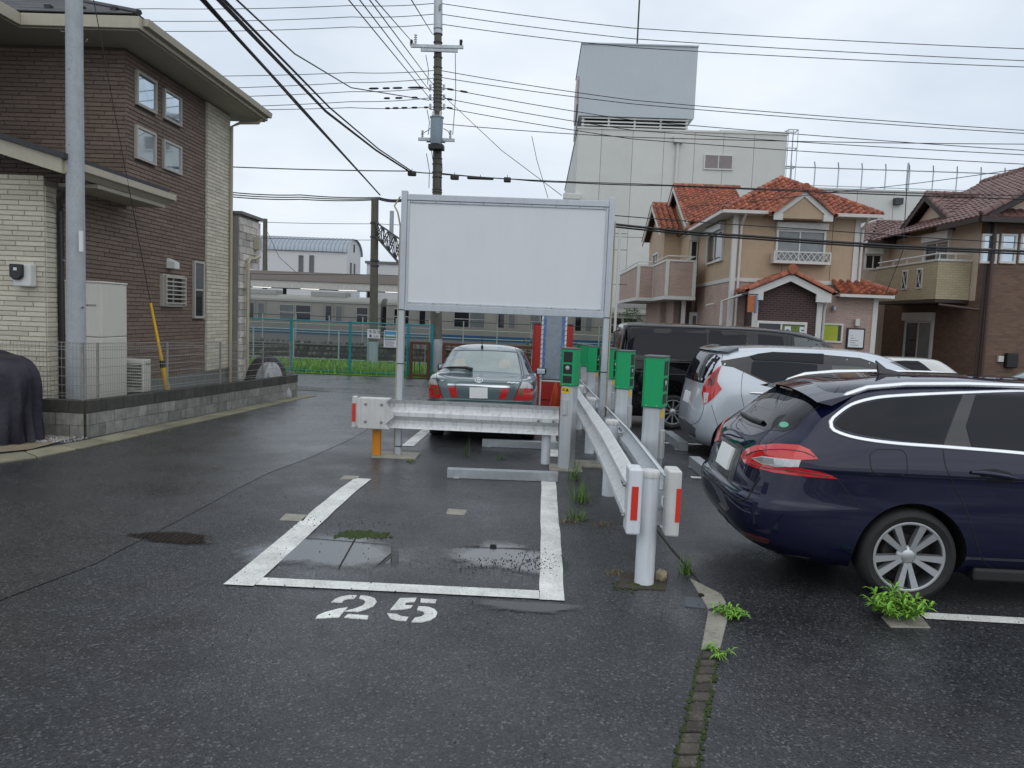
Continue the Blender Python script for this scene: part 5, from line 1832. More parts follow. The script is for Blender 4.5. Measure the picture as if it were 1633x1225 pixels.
a, b = AY(1150, 214, WY + 4), AY(1232, 207, WY + 4)
part('roof_hatch', MB().box((a.x, WY + 3, zt - 0.1), (b.x, WY + 8, zt + 0.65)), m_wb, wb)
part('hatch_slab', MB().box((a.x - 0.4, WY + 2.6, zt + 0.651), (b.x + 0.4, WY + 8.4, zt + 0.85)), m_wb, wb)
# grey box (plant screen)
P0, P1 = AY(928, 70, WY + 0.5), AY(1113, 76, WY + 0.5)
zb0, zb1 = AY(925, 184, WY + 0.5).z, P0.z
yb1 = WY + 8.0
bx = part('plant_screen', MB().box((P0.x, WY + 0.5, zb0), (P1.x, yb1, zb1)), m_ph, wb)
n_ = 34
for i in range(n_ + 1):
    x = P0.x + (P1.x - P0.x) * i / n_
    part('sheet_rib', MB().box((x - 0.02, WY + 0.493, zb0 + 0.04), (x + 0.02, WY + 0.499, zb1 - 0.02)), m_ph, bx)
part('screen_cap', MB().box((P0.x - 0.05, WY + 0.42, zb1), (P1.x + 0.05, yb1 + 0.05, zb1 + 0.08)), m_ph, bx)
part('screen_gap', MB().box((P0.x + 0.5, WY + 1.2, zt + 0.1), (P1.x - 0.4, yb1 - 0.4, zb0)), m_black, bx)
for i in range(4):
    z = zt + 0.15 + i * (zb0 - zt - 0.2) / 3.4
    part('gap_rail', MB().box((P0.x + 0.2, WY + 0.6, z), (P1.x - 0.3, WY + 0.66, z + 0.08)), m_wb, wb)
for i in range(5):
    x = P0.x + 0.25 + (P1.x - P0.x - 0.7) * i / 4
    part('gap_post', MB().box((x, WY + 0.67, zt + 0.08), (x + 0.12, WY + 0.8, zb0)), m_wb, wb)
q = MB()
q.prism([(P0.x - 0.12, WY + 4 + 2.2 * math.cos(t_ * 0.5236) * (1 + 0.15 * (t_ % 2)), (zb0 + zb1) / 2 - 0.4 + 1.6 * math.sin(t_ * 0.5236)) for t_ in range(12)], (0.115, 0, 0))
part('sign_plate', q, M('sign_pink', (0.42, 0.36, 0.36), 0.5), bx)
a = AY(1016, 72, WY + 3)
part('aerial', MB().tube([(a.x, WY + 3, zb1), (a.x, WY + 3, zb1 + 5.2)], 0.06, 6), m_steel_dk, wb)
# caged ladder at the right end
lx = B_.x + 0.35
for s_ in (-0.2, 0.2):
    part('ladder_stile', MB().tube([(lx + s_, WY + 0.6, 7), (lx + s_, WY + 0.6, zt + 0.35)], 0.035, 6), m_galv, wb)
for i in range(5):
    z = zt + 0.35 - i * 1.15
    part('ladder_hoop', MB().tube([(lx - 0.35, WY + 0.6, z), (lx - 0.3, WY - 0.05, z), (lx + 0.3, WY - 0.05, z), (lx + 0.35, WY + 0.6, z), (lx - 0.35, WY + 0.6, z)], 0.035, 6), m_galv, wb)
for s_ in (-0.3, 0, 0.3):
    part('cage_bar', MB().tube([(lx + s_, WY - 0.06, zt + 0.35 - 4.6), (lx + s_, WY - 0.06, zt + 0.35)], 0.025, 5), m_galv, wb)
a = AY(903, 312, WY - 0.3)
part('vent_cowl', MB().box((a.x - 0.2, WY - 0.5, a.z - 0.25), (a.x + 0.9, WY - 0.001, a.z + 0.15)), m_wb, wb, bevel=0.05)
# lower wing with roof-deck fence
WZ = AY(1400, 305, WY).z
lwg = thing('panel_wing', 'lower pale panel-clad wing with wire fence along its roof deck', 'building', (24, WY, GB))
xw0, xw1 = B_.x + 0.06, 62.0
part('core', MB().box((xw0, WY + 0.03, GB), (xw1, WY + 24, WZ - 0.02)), m_wj, lwg)
n_ = 20
for i in range(n_):
    x = xw0 + (xw1 - xw0) * i / n_
    part('wall_panel', MB().box((x + 0.015, WY, GB), (x + (xw1 - xw0) / n_ - 0.015, WY + 0.1, WZ), random.random()), m_wb, lwg)
part('coping', MB().box((xw0, WY - 0.05, WZ), (xw1, WY + 24, WZ + 0.1)), m_wb, lwg)
fzt = AY(1400, 270, WY).z
for i in range(27):
    x = xw0 + 0.4 + i * 1.5
    if x > xw1:
        break
    part('fence_post', MB().tube([(x, WY + 0.15, WZ + 0.1), (x, WY + 0.15, fzt), (x - 0.12, WY + 0.0, fzt + 0.35)], 0.035, 6), m_galv, lwg)
part('fence_rail', MB().tube([(xw0, WY + 0.15, fzt), (xw1, WY + 0.15, fzt)], 0.04, 6), m_galv, lwg)
part('fence_rail', MB().tube([(xw0, WY + 0.15, WZ + 0.25), (xw1, WY + 0.15, WZ + 0.25)], 0.03, 6), m_galv, lwg)
a = AY(1449, 300, WY)
part('aerial', MB().tube([(a.x, WY + 0.3, WZ + 0.1), (a.x, WY + 0.3, AY(1449, 258, WY).z)], 0.06, 6), m_galv, lwg)
a = AY(1430, 322, WY)
part('flood_lamp', MB().box((a.x - 0.25, WY - 0.4, a.z - 0.2), (a.x + 0.25, WY - 0.001, a.z + 0.2)), m_steel_dk, lwg)

# ================================================================== HOUSES ON THE RIGHT
def brick_mat(name, c1, c2, mortar, bw, bh, ms=0.012, bump=0.6):
    m = bpy.data.materials.new(name)
    m.use_nodes = True
    n, l = m.node_tree.nodes, m.node_tree.links
    b = n['Principled BSDF']
    b.inputs['Roughness'].default_value = 0.75
    tc = n.new('ShaderNodeTexCoord')
    ge = n.new('ShaderNodeNewGeometry')
    sp = n.new('ShaderNodeSeparateXYZ')
    l.new(ge.outputs['Position'], sp.inputs[0])
    ad = n.new('ShaderNodeMath')
    l.new(sp.outputs[0], ad.inputs[0])
    l.new(sp.outputs[1], ad.inputs[1])
    cb = n.new('ShaderNodeCombineXYZ')
    l.new(ad.outputs[0], cb.inputs[0])
    l.new(sp.outputs[2], cb.inputs[1])
    br = n.new('ShaderNodeTexBrick')
    br.inputs['Scale'].default_value = 1.0
    br.inputs['Brick Width'].default_value = bw
    br.inputs['Row Height'].default_value = bh
    br.inputs['Mortar Size'].default_value = ms
    br.inputs['Color1'].default_value = (*c1, 1)
    br.inputs['Color2'].default_value = (*c2, 1)
    br.inputs['Mortar'].default_value = (*mortar, 1)
    l.new(cb.outputs[0], br.inputs['Vector'])
    no = n.new('ShaderNodeTexNoise')
    no.inputs['Scale'].default_value = 1.3
    no.inputs['Detail'].default_value = 6
    l.new(ge.outputs['Position'], no.inputs['Vector'])
    mr = n.new('ShaderNodeMapRange')
    mr.inputs['From Min'].default_value = 0.3
    mr.inputs['From Max'].default_value = 0.7
    mr.inputs['To Min'].default_value = 0.92
    mr.inputs['To Max'].default_value = 1.08
    l.new(no.outputs['Fac'], mr.inputs['Value'])
    vm = n.new('ShaderNodeVectorMath')
    vm.operation = 'SCALE'
    l.new(br.outputs['Color'], vm.inputs[0])
    l.new(mr.outputs['Result'], vm.inputs['Scale'])
    l.new(vm.outputs['Vector'], b.inputs['Base Color'])
    bp = n.new('ShaderNodeBump')
    bp.inputs['Strength'].default_value = bump
    bp.inputs['Distance'].default_value = 0.01
    bp.invert = True
    l.new(br.outputs['Fac'], bp.inputs['Height'])
    l.new(bp.outputs['Normal'], b.inputs['Normal'])
    return m


m_tan = M('tan_render', (0.45, 0.33, 0.22), 0.75, var=0.1, scale=2, bump=0.2, bscale=80, streak=0.1, streak_col=(0.2, 0.15, 0.1))
m_pink = brick_mat('pinkish_brick', (0.44, 0.30, 0.245), (0.36, 0.245, 0.20), (0.41, 0.325, 0.28), 0.26, 0.07)
m_dkbr = brick_mat('dark_red_brick', (0.075, 0.030, 0.027), (0.045, 0.020, 0.020), (0.10, 0.075, 0.07), 0.22, 0.075)
m_trim = M('white_trim', (0.60, 0.585, 0.55), 0.45, var=0.05, streak=0.15, streak_col=(0.3, 0.28, 0.25))
m_terra = M('terracotta_tile', (0.29, 0.085, 0.042), 0.6, var=0.35, scale=7, bump=0.2, bscale=60, shade=0.38, streak=0.2, streak_col=(0.07, 0.04, 0.025))
m_rdeck = M('roof_deck', (0.05, 0.025, 0.018), 0.9)
m_brt = M('brown_tile', (0.15, 0.08, 0.07), 0.5, var=0.2, scale=7, shade=0.3)
m_shut = M('shutter_box', (0.60, 0.585, 0.55), 0.4)
m_wfr = M('white_frame', (0.62, 0.61, 0.58), 0.35)
m_curt = glass('curtained_pane', (0.20, 0.215, 0.22), 0.06, 0.55)
X_, Z_ = Vector((1, 0, 0)), Vector((0, 0, 1))


def roof_plane(parent, a, b, c, d, mat, tw=0.26, te=0.26, rnd=True, name='roof_slope', amp=0.05):
    """one slope: a-b along the eave, d-c along the ridge (d above a)"""
    a, b, c, d = map(Vector, (a, b, c, d))
    u = (b - a).normalized()
    n = u.cross((d - a) if (d - a).length > 0.01 else (c - a)).normalized()
    if n.z < 0:
        n = -n
    v = n.cross(u).normalized()
    if v.z < 0:
        v = -v
    deck = MB()
    deck.add([a, b, c, d] if (c - d).length > 0.02 else [a, b, c], [(0, 1, 2, 3)] if (c - d).length > 0.02 else [(0, 1, 2)])
    o = part(name, deck, m_rdeck, parent)
    pts = [a, b, c, d] if (c - d).length > 0.02 else [a, b, c]
    poly = [((p - a).dot(u), (p - a).dot(v)) for p in pts]
    t = roof_tiles(a, u, v, poly, tw, te, amp, 0.04, 6, rnd)
    part('tiles', t, mat, o, kind='stuff')
    return o


def ridge(parent, a, b, mat, rad=0.12):
    n = max(1, int((Vector(b) - Vector(a)).length / 0.33))
    a, b = Vector(a), Vector(b)
    for i in range(n):
        p, q = a.lerp(b, i / n), a.lerp(b, (i + 1) / n)
        part('ridge_tile', ridge_tiles(p, q, rad, 1.0), mat, parent, smooth=40)


def board(parent, name, a, b, up, th, mat):
    """straight board from a to b, height vector up, thickness vector th"""
    a, b = Vector(a), Vector(b)
    return part(name, MB().obox(a, b - a, Vector(up), Vector(th)), mat, parent, recalc=True)


# ---------------------------------------------------------------- tan and pink house with terracotta roof
YF = 27.0
xL, xR = AY(1166, 450, YF).x, AY(1363, 455, YF).x
xm = (xL + xR) / 2
YB = 33.0
hs = thing('terracotta_roof_house', 'tan and pink two-storey house with orange terracotta tiled roof', 'house', (xm, YF + 3, GB))
zE = AY(1168, 338, YF - 0.5).z
zBand = AY(1250, 449, YF).z
part('upper_wall', MB().box((xL, YF, zBand), (xR, YB + 6, zE)), m_tan, hs)
part('lower_wall', MB().box((xL, YF, GB - 0.2), (xR, YB + 6, zBand - 0.001)), m_pink, hs)
for x in (xL + 2 * (xR - xL) / 5, xR - 0.9):
    part('wall_joint', MB().box((x - 0.008, YF - 0.003, zBand + 0.1), (x + 0.008, YF, zE - 0.1)), m_rdeck, hs)
part('band', MB().box((xL - 0.03, YF - 0.03, zBand - 0.06), (xR + 0.03, YF - 0.001, zBand + 0.07)), m_trim, hs)
part('band', MB().box((xL - 0.03, YF + 0.0, zBand - 0.06), (xL - 0.001, YB, zBand + 0.07)), m_trim, hs)
for x in (xL, xR):
    part('corner_board', MB().box((x - 0.035, YF - 0.036, GB), (x + 0.12 if x == xL else x + 0.035, YF - 0.0305, zE)) if x == xL else MB().box((x - 0.15, YF - 0.036, GB), (x + 0.035, YF - 0.0305, zE)), m_trim, hs)
part('corner_board', MB().box((xL - 0.036, YF - 0.03, GB), (xL - 0.0305, YF + 0.16, zE)), m_trim, hs)
# hip roof of the front block
oh = 0.5
e = [(xL - oh, YF - oh, zE + 0.06), (xR + oh, YF - oh, zE + 0.06), (xR + oh, YB + 3.5, zE + 0.06), (xL - oh, YB + 3.5, zE + 0.06)]
hwid = (xR - xL) / 2 + oh
zA_ = AY(1240, 286, YF - oh + hwid).z
apex = (xm, YF - oh + hwid, zA_)
apex2 = (xm, YB + 3.5, zA_)
fr = roof_plane(hs, e[0], e[1], apex, apex, m_terra, name='front_roof_slope')
roof_plane(hs, e[3], e[0], apex, apex2, m_terra, name='left_roof_slope')
roof_plane(hs, e[1], e[2], apex2, apex, m_terra, name='right_roof_slope')
ridge(fr, e[0], apex, m_terra)
ridge(fr, e[1], apex, m_terra)
ridge(fr, apex, apex2, m_terra)
part('soffit', MB().box((xL - oh + 0.03, YF - oh + 0.03, zE - 0.03), (xR + oh - 0.03, YB + 3.4, zE + 0.02)), m_trim, hs)
# front gable over the bedroom window
GYf = YF - oh - 0.22
xg = AY(1283, 320, GYf).x
gw_, gzb, gzt = 1.0, zE - 0.02, AY(1283, 303, GYf).z
part('gable_wall', MB().prism([(xg - gw_ + 0.2, GYf + 0.05, gzb - 0.15), (xg + gw_ - 0.2, GYf + 0.05, gzb - 0.15), (xg + gw_ - 0.2, GYf + 0.05, gzb + 0.1), (xg, GYf + 0.05, gzt - 0.15), (xg - gw_ + 0.2, GYf + 0.05, gzb + 0.1)], (0, 0.5, 0)), m_tan, hs)
yj = lambda z: YF - oh + (z - zE - 0.06) / (zA_ - zE - 0.06) * hwid
for s_ in (-1, 1):
    lo_, hi_ = Vector((xg + s_ * gw_, GYf, gzb)), Vector((xg, GYf, gzt))
    board(hs, 'bargeboard', lo_ - Z_ * 0.22, hi_ - Z_ * 0.22, Z_ * 0.22, (0, 0.06, 0), m_trim)
    part('barge_return', MB().box((min(xg + s_ * gw_, xg + s_ * (gw_ + 0.02) - s_ * 0.34), GYf - 0.012, gzb - 0.22), (max(xg + s_ * gw_, xg + s_ * (gw_ + 0.02) - s_ * 0.34), GYf + 0.06, gzb + 0.0)), m_trim, hs)
    o_ = roof_plane(hs, (xg + s_ * (gw_ + 0.05), GYf - 0.04, gzb - 0.03), (xg + s_ * (gw_ + 0.05), yj(gzb) + 0.6, gzb - 0.03), (xg, yj(gzt) + 0.6, gzt + 0.0), (xg, GYf - 0.04, gzt + 0.0), m_terra, name='gable_slope')
    ridge(o_, lo_ + Z_ * 0.0 - Vector((0, 0.0, 0)), hi_, m_terra, 0.10)
ridge(hs, (xg, GYf - 0.05, gzt + 0.03), (xg, yj(gzt) + 0.8, gzt + 0.03), m_terra, 0.12)
part('finial', MB().lathe([(0.0, -0.05), (0.13, -0.05), (0.15, 0.0), (0.13, 0.05), (0, 0.06)], (xg, GYf - 0.08, gzt + 0.08), 'y', 12), m_terra, hs, smooth=40)
# gutters
part('gutter', MB().box((xL - oh - 0.06, YF - oh - 0.1, zE - 0.04), (xg - gw_ - 0.02, YF - oh + 0.02, zE + 0.07)), m_trim, hs)
part('gutter', MB().box((xg + gw_ + 0.02, YF - oh - 0.1, zE - 0.04), (xR + oh + 0.06, YF - oh + 0.02, zE + 0.07)), m_trim, hs)
part('gutter', MB().box((xL - oh - 0.1, YF - oh + 0.03, zE - 0.04), (xL - oh + 0.02, YB - 0.5, zE + 0.07)), m_trim, hs)
for (x, y) in ((xL + 0.22, YF - 0.08), (xR + 0.1, YF - 0.08)):
    part('downpipe', MB().tube([(x, YF - oh - 0.02, zE - 0.05), (x, y, zE - 0.4), (x, y, GB if x < xm else 3.0)], 0.045, 8), m_trim, hs, smooth=40)
# bedroom window
a, b = AY(1238, 366, YF), AY(1313, 421, YF)
w_ = window(hs, (a.x, YF, b.z), X_, (0, -1, 0), b.x - a.x, a.z - b.z, m_wfr, m_curt, fw=0.07, proud=0.09, bars_v=(0.48,))
part('shutter_case', MB().box((a.x - 0.03, YF - 0.2, a.z), (b.x + 0.03, YF - 0.001, a.z + 0.24)), m_shut, w_, bevel=0.01)
fb0, fb1 = AY(1229, 400, YF).x, AY(1319, 400, YF).x
zf_ = AY(1270, 418, YF).z
fb = part('flower_balcony', MB().box((fb0, YF - 0.42, zf_ - 0.09), (fb1, YF - 0.031, zf_)), m_trim, hs)
zt2 = zf_ + 0.33
part('top_bar', MB().box((fb0, YF - 0.42, zt2 - 0.04), (fb1, YF - 0.38, zt2)), m_trim, fb)
n_ = 9
for i in range(n_):
    x0_, x1_ = fb0 + 0.06 + (fb1 - fb0 - 0.12) * i / n_, fb0 + 0.06 + (fb1 - fb0 - 0.12) * (i + 1) / n_
    for (za, zb_) in ((zf_ + 0.0, zt2 - 0.04), (zt2 - 0.04, zf_ + 0.0)):
        part('lattice_bar', MB().tube([(x0_, YF - 0.4, za), (x1_, YF - 0.4, zb_)], 0.013, 5), m_trim, fb)
for x in (fb0, fb1 - 0.04):
    part('end_bar', MB().box((x, YF - 0.42, zf_ + 0.001), (x + 0.04, YF - 0.03, zt2 - 0.041)), m_trim, fb)
# side window
a, b = AX(1131, 380, xL), AX(1153, 418, xL)
y0_, y1_ = sorted((a.y, b.y))
w_ = window(hs, (xL, y1_, AX(1142, 419, xL).z), (0, -1, 0), (-1, 0, 0), y1_ - y0_, AX(1142, 372, xL).z - AX(1142, 419, xL).z, m_wfr, m_dark, fw=0.07, proud=0.09, bars_v=(0.5,))
part('shutter_case', MB().box((xL - 0.2, y0_ - 0.04, AX(1142, 372, xL).z), (xL - 0.001, y1_ + 0.04, AX(1142, 372, xL).z + 0.25)), m_shut, w_)
# rear blocks to the left
xg2 = 6.05
ZR, ZRe = AY(1056, 296, 36).z, AY(1100, 354, 32.6).z
part('rear_upper_wall', MB().box((xg2 + 0.3, YB, zBand), (xL - 0.001, 39, ZRe)), m_tan, hs)
part('rear_lower_wall', MB().box((xg2 - 0.2, YB + 0.001, GB - 0.2), (xL - 0.0015, 39, zBand - 0.001)), m_pink, hs)
part('band', MB().box((xg2 + 0.28, YB - 0.03, zBand - 0.06), (xL - 0.04, YB - 0.001, zBand + 0.07)), m_trim, hs)
part('rear_gable_wall', MB().prism([(xg2 + 0.3, YB, ZRe), (xg2 + 0.3, 39, ZRe), (xg2 + 0.3, 36, ZR - 0.25)], (0.2, 0, 0)), m_tan, hs)
rr = roof_plane(hs, (xg2, YB - 0.5, ZRe), (xm, YB - 0.5, ZRe), (xm, 36, ZR), (xg2, 36, ZR), m_terra, name='rear_roof_slope')
roof_plane(hs, (xg2, 39.5, ZRe), (xm, 39.5, ZRe), (xm, 36, ZR), (xg2, 36, ZR), m_terra, name='rear_roof_slope')
ridge(rr, (xg2, 36, ZR), (xm + 0.2, 36, ZR), m_terra)
board(hs, 'bargeboard', (xg2 - 0.03, YB - 0.52, ZRe - 0.24), (xg2 - 0.03, 36, ZR - 0.24), Z_ * 0.24, (0.06, 0, 0), m_trim)
board(hs, 'bargeboard', (xg2 - 0.03, 39.5, ZRe - 0.24), (xg2 - 0.03, 36, ZR - 0.24), Z_ * 0.24, (0.06, 0, 0), m_trim)
part('gutter', MB().box((xg2, YB - 0.62, ZRe - 0.08), (xL - oh - 0.12, YB - 0.5, ZRe + 0.04)), m_trim, hs)
xg3 = 5.3
ZS, ZSe = AY(1029, 326, 37.3).z, AY(1055, 366, 34.5).z
part('end_upper_wall', MB().box((xg3 + 0.3, 35.0, zBand), (xg2 + 0.299, 39.6, ZSe)), m_tan, hs)
part('end_lower_wall', MB().box((xg3 + 0.3, 35.001, GB - 0.2), (xg2 - 0.201, 39.6, zBand - 0.001)), m_pink, hs)
rr = roof_plane(hs, (xg3, 34.5, ZSe), (xg2 + 0.2, 34.5, ZSe), (xg2 + 0.2, 37.3, ZS), (xg3, 37.3, ZS), m_terra, name='end_roof_slope')
roof_plane(hs, (xg3, 40.1, ZSe), (xg2 + 0.2, 40.1, ZSe), (xg2 + 0.2, 37.3, ZS), (xg3, 37.3, ZS), m_terra, name='end_roof_slope')
ridge(rr, (xg3, 37.3, ZS), (xg2 + 0.2, 37.3, ZS), m_terra)
part('end_gable_wall', MB().prism([(xg3 + 0.3, 35, ZSe), (xg3 + 0.3, 39.6, ZSe), (xg3 + 0.3, 37.3, ZS - 0.25)], (0.2, 0, 0)), m_tan, hs)
board(hs, 'bargeboard', (xg3 - 0.03, 34.48, ZSe - 0.24), (xg3 - 0.03, 37.3, ZS - 0.24), Z_ * 0.24, (0.06, 0, 0), m_trim)
board(hs, 'bargeboard', (xg3 - 0.03, 40.1, ZSe - 0.24), (xg3 - 0.03, 37.3, ZS - 0.24), Z_ * 0.24, (0.06, 0, 0), m_trim)
# windows behind the balcony
a, b = AY(1068, 382, YB), AY(1084, 420, YB)
w_ = window(hs, (max(a.x, xg2 + 0.34), YB, b.z - 0.5), X_, (0, -1, 0), 0.62, a.z - b.z + 0.5, m_wfr, m_dark, fw=0.07, proud=0.08, bars_v=(0.5,))
part('shutter_case', MB().box((max(a.x, xg2 + 0.34) - 0.03, YB - 0.18, a.z), (max(a.x, xg2 + 0.34) + 0.65, YB - 0.001, a.z + 0.3)), m_shut, w_)
y0_ = 36.2
w_ = window(hs, (xg3 + 0.3, y0_ + 1.6, zBand - 0.2), (0, -1, 0), (-1, 0, 0), 1.6, 1.9, m_wfr, m_dark, fw=0.07, proud=0.08, bars_v=(0.5,))
# balcony
bal = part('balcony_floor', MB().box((5.1, 31.0, 2.72), (6.35, YB - 0.031, 2.86)), m_trim, hs)
part('balcony_floor', MB().box((4.4, 34.5, 2.72), (5.099, 42, 2.86)), m_trim, hs)
part('balcony_floor', MB().box((5.1, YB - 0.03, 2.72), (5.84, 42, 2.86)), m_trim, hs)
zt3 = 4.25
for (p0, p1) in (((5.12, 31.02), (6.3, 31.12)), ((5.12, 31.121), (5.22, 34.5)), ((4.42, 34.52), (5.119, 34.62)), ((4.42, 34.621), (4.52, 42)), ((6.2, 31.121), (6.3, YB - 0.04))):
    pn_ = part('parapet', MB().box((*p0, 2.861), (*p1, zt3)), m_pink, hs)
    part('parapet_cap', MB().box((p0[0] - 0.03, p0[1] - 0.03, zt3 + 0.001), (p1[0] + 0.03, p1[1] + 0.03, zt3 + 0.08)), m_trim, pn_)
    part('handrail', MB().tube([(p0[0] + 0.04, p0[1] + 0.04, zt3 + 0.22), (p1[0] - 0.04 if p1[0] - p0[0] > 0.5 else p0[0] + 0.04, p1[1] - 0.04 if p1[1] - p0[1] > 0.5 else p0[1] + 0.04, zt3 + 0.22)], 0.025, 6), m_trim, pn_)
for (x, y) in ((5.1, 31.0), (6.2, 31.0), (5.1, 34.4), (4.4, 34.5)):
    part('corner_board', MB().box((x - 0.01, y - 0.012, 2.86), (x + 0.13, y + 0.009, zt3)), m_trim, hs)
part('porch_post', MB().box((5.95, 31.6, GB), (6.1, 31.75, 2.72)), m_trim, hs)
part('entrance_wall', MB().box((6.1, 32.4, GB), (6.5, 32.9, 2.71)), m_dkbr, hs)
d_ = part('front_door', MB().box((6.42, 32.3, GB), (6.85, 32.39, 2.25)), m_trim, hs)
part('door_pane', MB().box((6.55, 32.285, 1.0), (6.7, 32.299, 2.1)), m_frost, d_)
part('lattice_window', MB().box((6.75, YB - 0.06, 1.2), (xL - 0.1, YB - 0.001, 2.0)), m_dark, hs)
# porch
PY = 25.7
xp, zp, zpe = AY(1262, 440, PY).x, AY(1262, 436, PY).z, AY(1262, 466, PY).z
pw_ = 1.38
part('porch_wall', MB().box((xp - 1.12, PY + 0.35, GB), (xp + 1.2, YF - 0.04, zpe + 0.05)), m_dkbr, hs)
part('porch_gable', MB().prism([(xp - 1.0, PY + 0.34, zpe + 0.05), (xp + 1.0, PY + 0.34, zpe + 0.05), (xp, PY + 0.34, zp - 0.12)], (0, 0.6, 0)), m_dkbr, hs)
for s_ in (-1, 1):
    lo_, hi_ = Vector((xp + s_ * pw_, PY, zpe - 0.02)), Vector((xp, PY, zp - 0.02))
    board(hs, 'bargeboard', lo_ - Z_ * 0.24, hi_ - Z_ * 0.24, Z_ * 0.24, (0, 0.07, 0), m_trim)
    xa_, xb_ = sorted((xp + s_ * pw_, xp + s_ * (pw_ - 0.5)))
    part('barge_return', MB().box((xa_, PY - 0.012, zpe - 0.30), (xb_, PY + 0.075, zpe - 0.0)), m_trim, hs)
    o_ = roof_plane(hs, (xp + s_ * (pw_ + 0.06), PY - 0.05, zpe - 0.02), (xp + s_ * (pw_ + 0.06), YF, zpe - 0.02), (xp, YF, zp), (xp, PY - 0.05, zp), m_terra, name='porch_slope')
    ridge(o_, lo_ + Z_ * 0.05, hi_ + Z_ * 0.05, m_terra, 0.11)
part('finial', MB().lathe([(0.0, -0.05), (0.15, -0.05), (0.18, 0.0), (0.15, 0.05), (0, 0.06)], (xp, PY - 0.1, zp + 0.12), 'y', 12), m_terra, hs, smooth=40)
for x in (xp - 1.1, xp + 1.06):
    part('corner_board', MB().box((x - 0.02, PY + 0.30, GB), (x + 0.16, PY + 0.349, zpe - 0.31)), m_trim, hs)
part('downpipe', MB().tube([(xp + 1.32, PY + 0.25, zpe - 0.25), (xp + 1.32, PY + 0.4, zpe - 0.5), (xp + 1.32, PY + 0.4, GB)], 0.05, 8), m_trim, hs, smooth=40)
part('downpipe', MB().tube([(xp - 1.3, PY + 0.2, zpe - 0.05), (xp - 1.95, YF - 0.1, zpe - 0.35), (xp - 1.95, YF - 0.1, GB)], 0.05, 8), m_trim, hs, smooth=40)
a, b = AY(1206, 511, PY + 0.3), AY(1285, 545, PY + 0.3)
w_ = window(hs, (a.x, PY + 0.35, b.z), X_, (0, -1, 0), b.x - a.x, a.z - b.z, m_wfr, m_dark, fw=0.09, proud=0.08, bars_v=(0.5,), name='shop_window')
m_lime = M('lime_blind', (0.36, 0.42, 0.02), 0.6, var=0.06)
hx = (a.x + b.x) / 2
part('green_poster', MB().box((hx + 0.06, PY + 0.305, b.z + 0.12), (b.x - 0.1, PY + 0.31, a.z - 0.1)), M('green_poster', (0.13, 0.18, 0.03), 0.5), w_)
for sx in (0.12, 0.62):
    st_ = part('sticker', MB().box((hx + sx, PY + 0.298, a.z - 0.42), (hx + sx + 0.2, PY + 0.304, a.z - 0.16)), m_panel, w_)
    part('sticker_print', MB().box((hx + sx + 0.05, PY + 0.294, a.z - 0.3), (hx + sx + 0.15, PY + 0.2975, a.z - 0.26)), M('print_navy', (0.04, 0.09, 0.25), 0.5), w_)
a = AY(1197, 472, PY + 0.1)
hsg = thing('hanging_sign', 'small orange shop sign in a blue frame hanging beside the porch', 'sign', (a.x, PY - 0.1, a.z - 0.6))
part('panel', MB().box((a.x - 0.13, PY - 0.12, a.z - 0.55), (a.x + 0.11, PY - 0.06, a.z)), M('sign_orange', (0.40, 0.11, 0.03), 0.5, var=0.3, scale=14), hsg)
part('frame', MB().box((a.x + 0.111, PY - 0.14, a.z - 0.58), (a.x + 0.17, PY - 0.04, a.z + 0.02)), M('sign_blue', (0.08, 0.2, 0.38), 0.5), hsg)
part('bracket', MB().tube([(a.x - 0.35, PY - 0.09, a.z + 0.05), (a.x + 0.2, PY - 0.09, a.z + 0.05)], 0.02, 6), m_steel_dk, hsg)
part('bracket_arm', MB().tube([(a.x - 0.2, PY - 0.09, a.z + 0.05), (a.x - 0.2, PY + 0.34, a.z + 0.05)], 0.02, 6), m_steel_dk, hsg)
# right single-storey bay
WYf = 26.65
xw_, xw2 = xp + 1.4, AY(1396, 520, WYf).x
zq = AY(1370, 473, WYf).z
part('bay_wall', MB().box((xw_, WYf, GB), (xw2, YF + 4, zq)), m_pink, hs)
part('corner_board', MB().box((xw2 - 0.14, WYf - 0.03, GB), (xw2 + 0.03, WYf - 0.001, zq)), m_trim, hs)
part('bay_gutter', MB().box((AY(1331, 470, WYf).x, WYf - 0.5, zq - 0.05), (xw2 + 0.35, WYf - 0.38, zq + 0.08)), m_trim, hs)
part('bay_soffit', MB().box((AY(1331, 470, WYf).x, WYf - 0.379, zq - 0.02), (xw2 + 0.3, WYf + 2, zq + 0.03)), m_trim, hs)
xa_ = AY(1333, 460, WYf).x
bs = roof_plane(hs, (xa_, WYf - 0.45, zq + 0.08), (xw2 + 0.4, WYf - 0.45, zq + 0.08), (xw2 - 0.5, WYf + 0.4, zq + 0.5), (xa_, WYf + 0.4, zq + 0.5), m_terra, name='bay_roof_slope')
ridge(bs, (xw2 + 0.4, WYf - 0.45, zq + 0.12), (xw2 - 0.5, WYf + 0.4, zq + 0.52), m_terra)
a, b = AY(1311, 515, WYf), AY(1342, 547, WYf)
w_ = window(hs, (a.x, WYf, b.z), X_, (0, -1, 0), b.x - a.x, a.z - b.z, m_wfr, m_lime, fw=0.06, proud=0.06, label='window with lime green blind')
part('dark_pane', MB().box((b.x - 0.16, WYf - 0.04, b.z + 0.06), (b.x - 0.07, WYf - 0.034, a.z - 0.06)), m_dark, w_)
a, b = AY(1352, 523, WYf - 0.1), AY(1378, 557, WYf - 0.1)
nbz = thing('wall_noticeboard', 'white notice sheet in a black frame on the pink wall', 'notice board', (a.x, WYf - 0.05, b.z))
part('frame', MB().box((a.x, WYf - 0.08, b.z), (b.x, WYf - 0.002, a.z)), m_black, nbz, bevel=0.01)
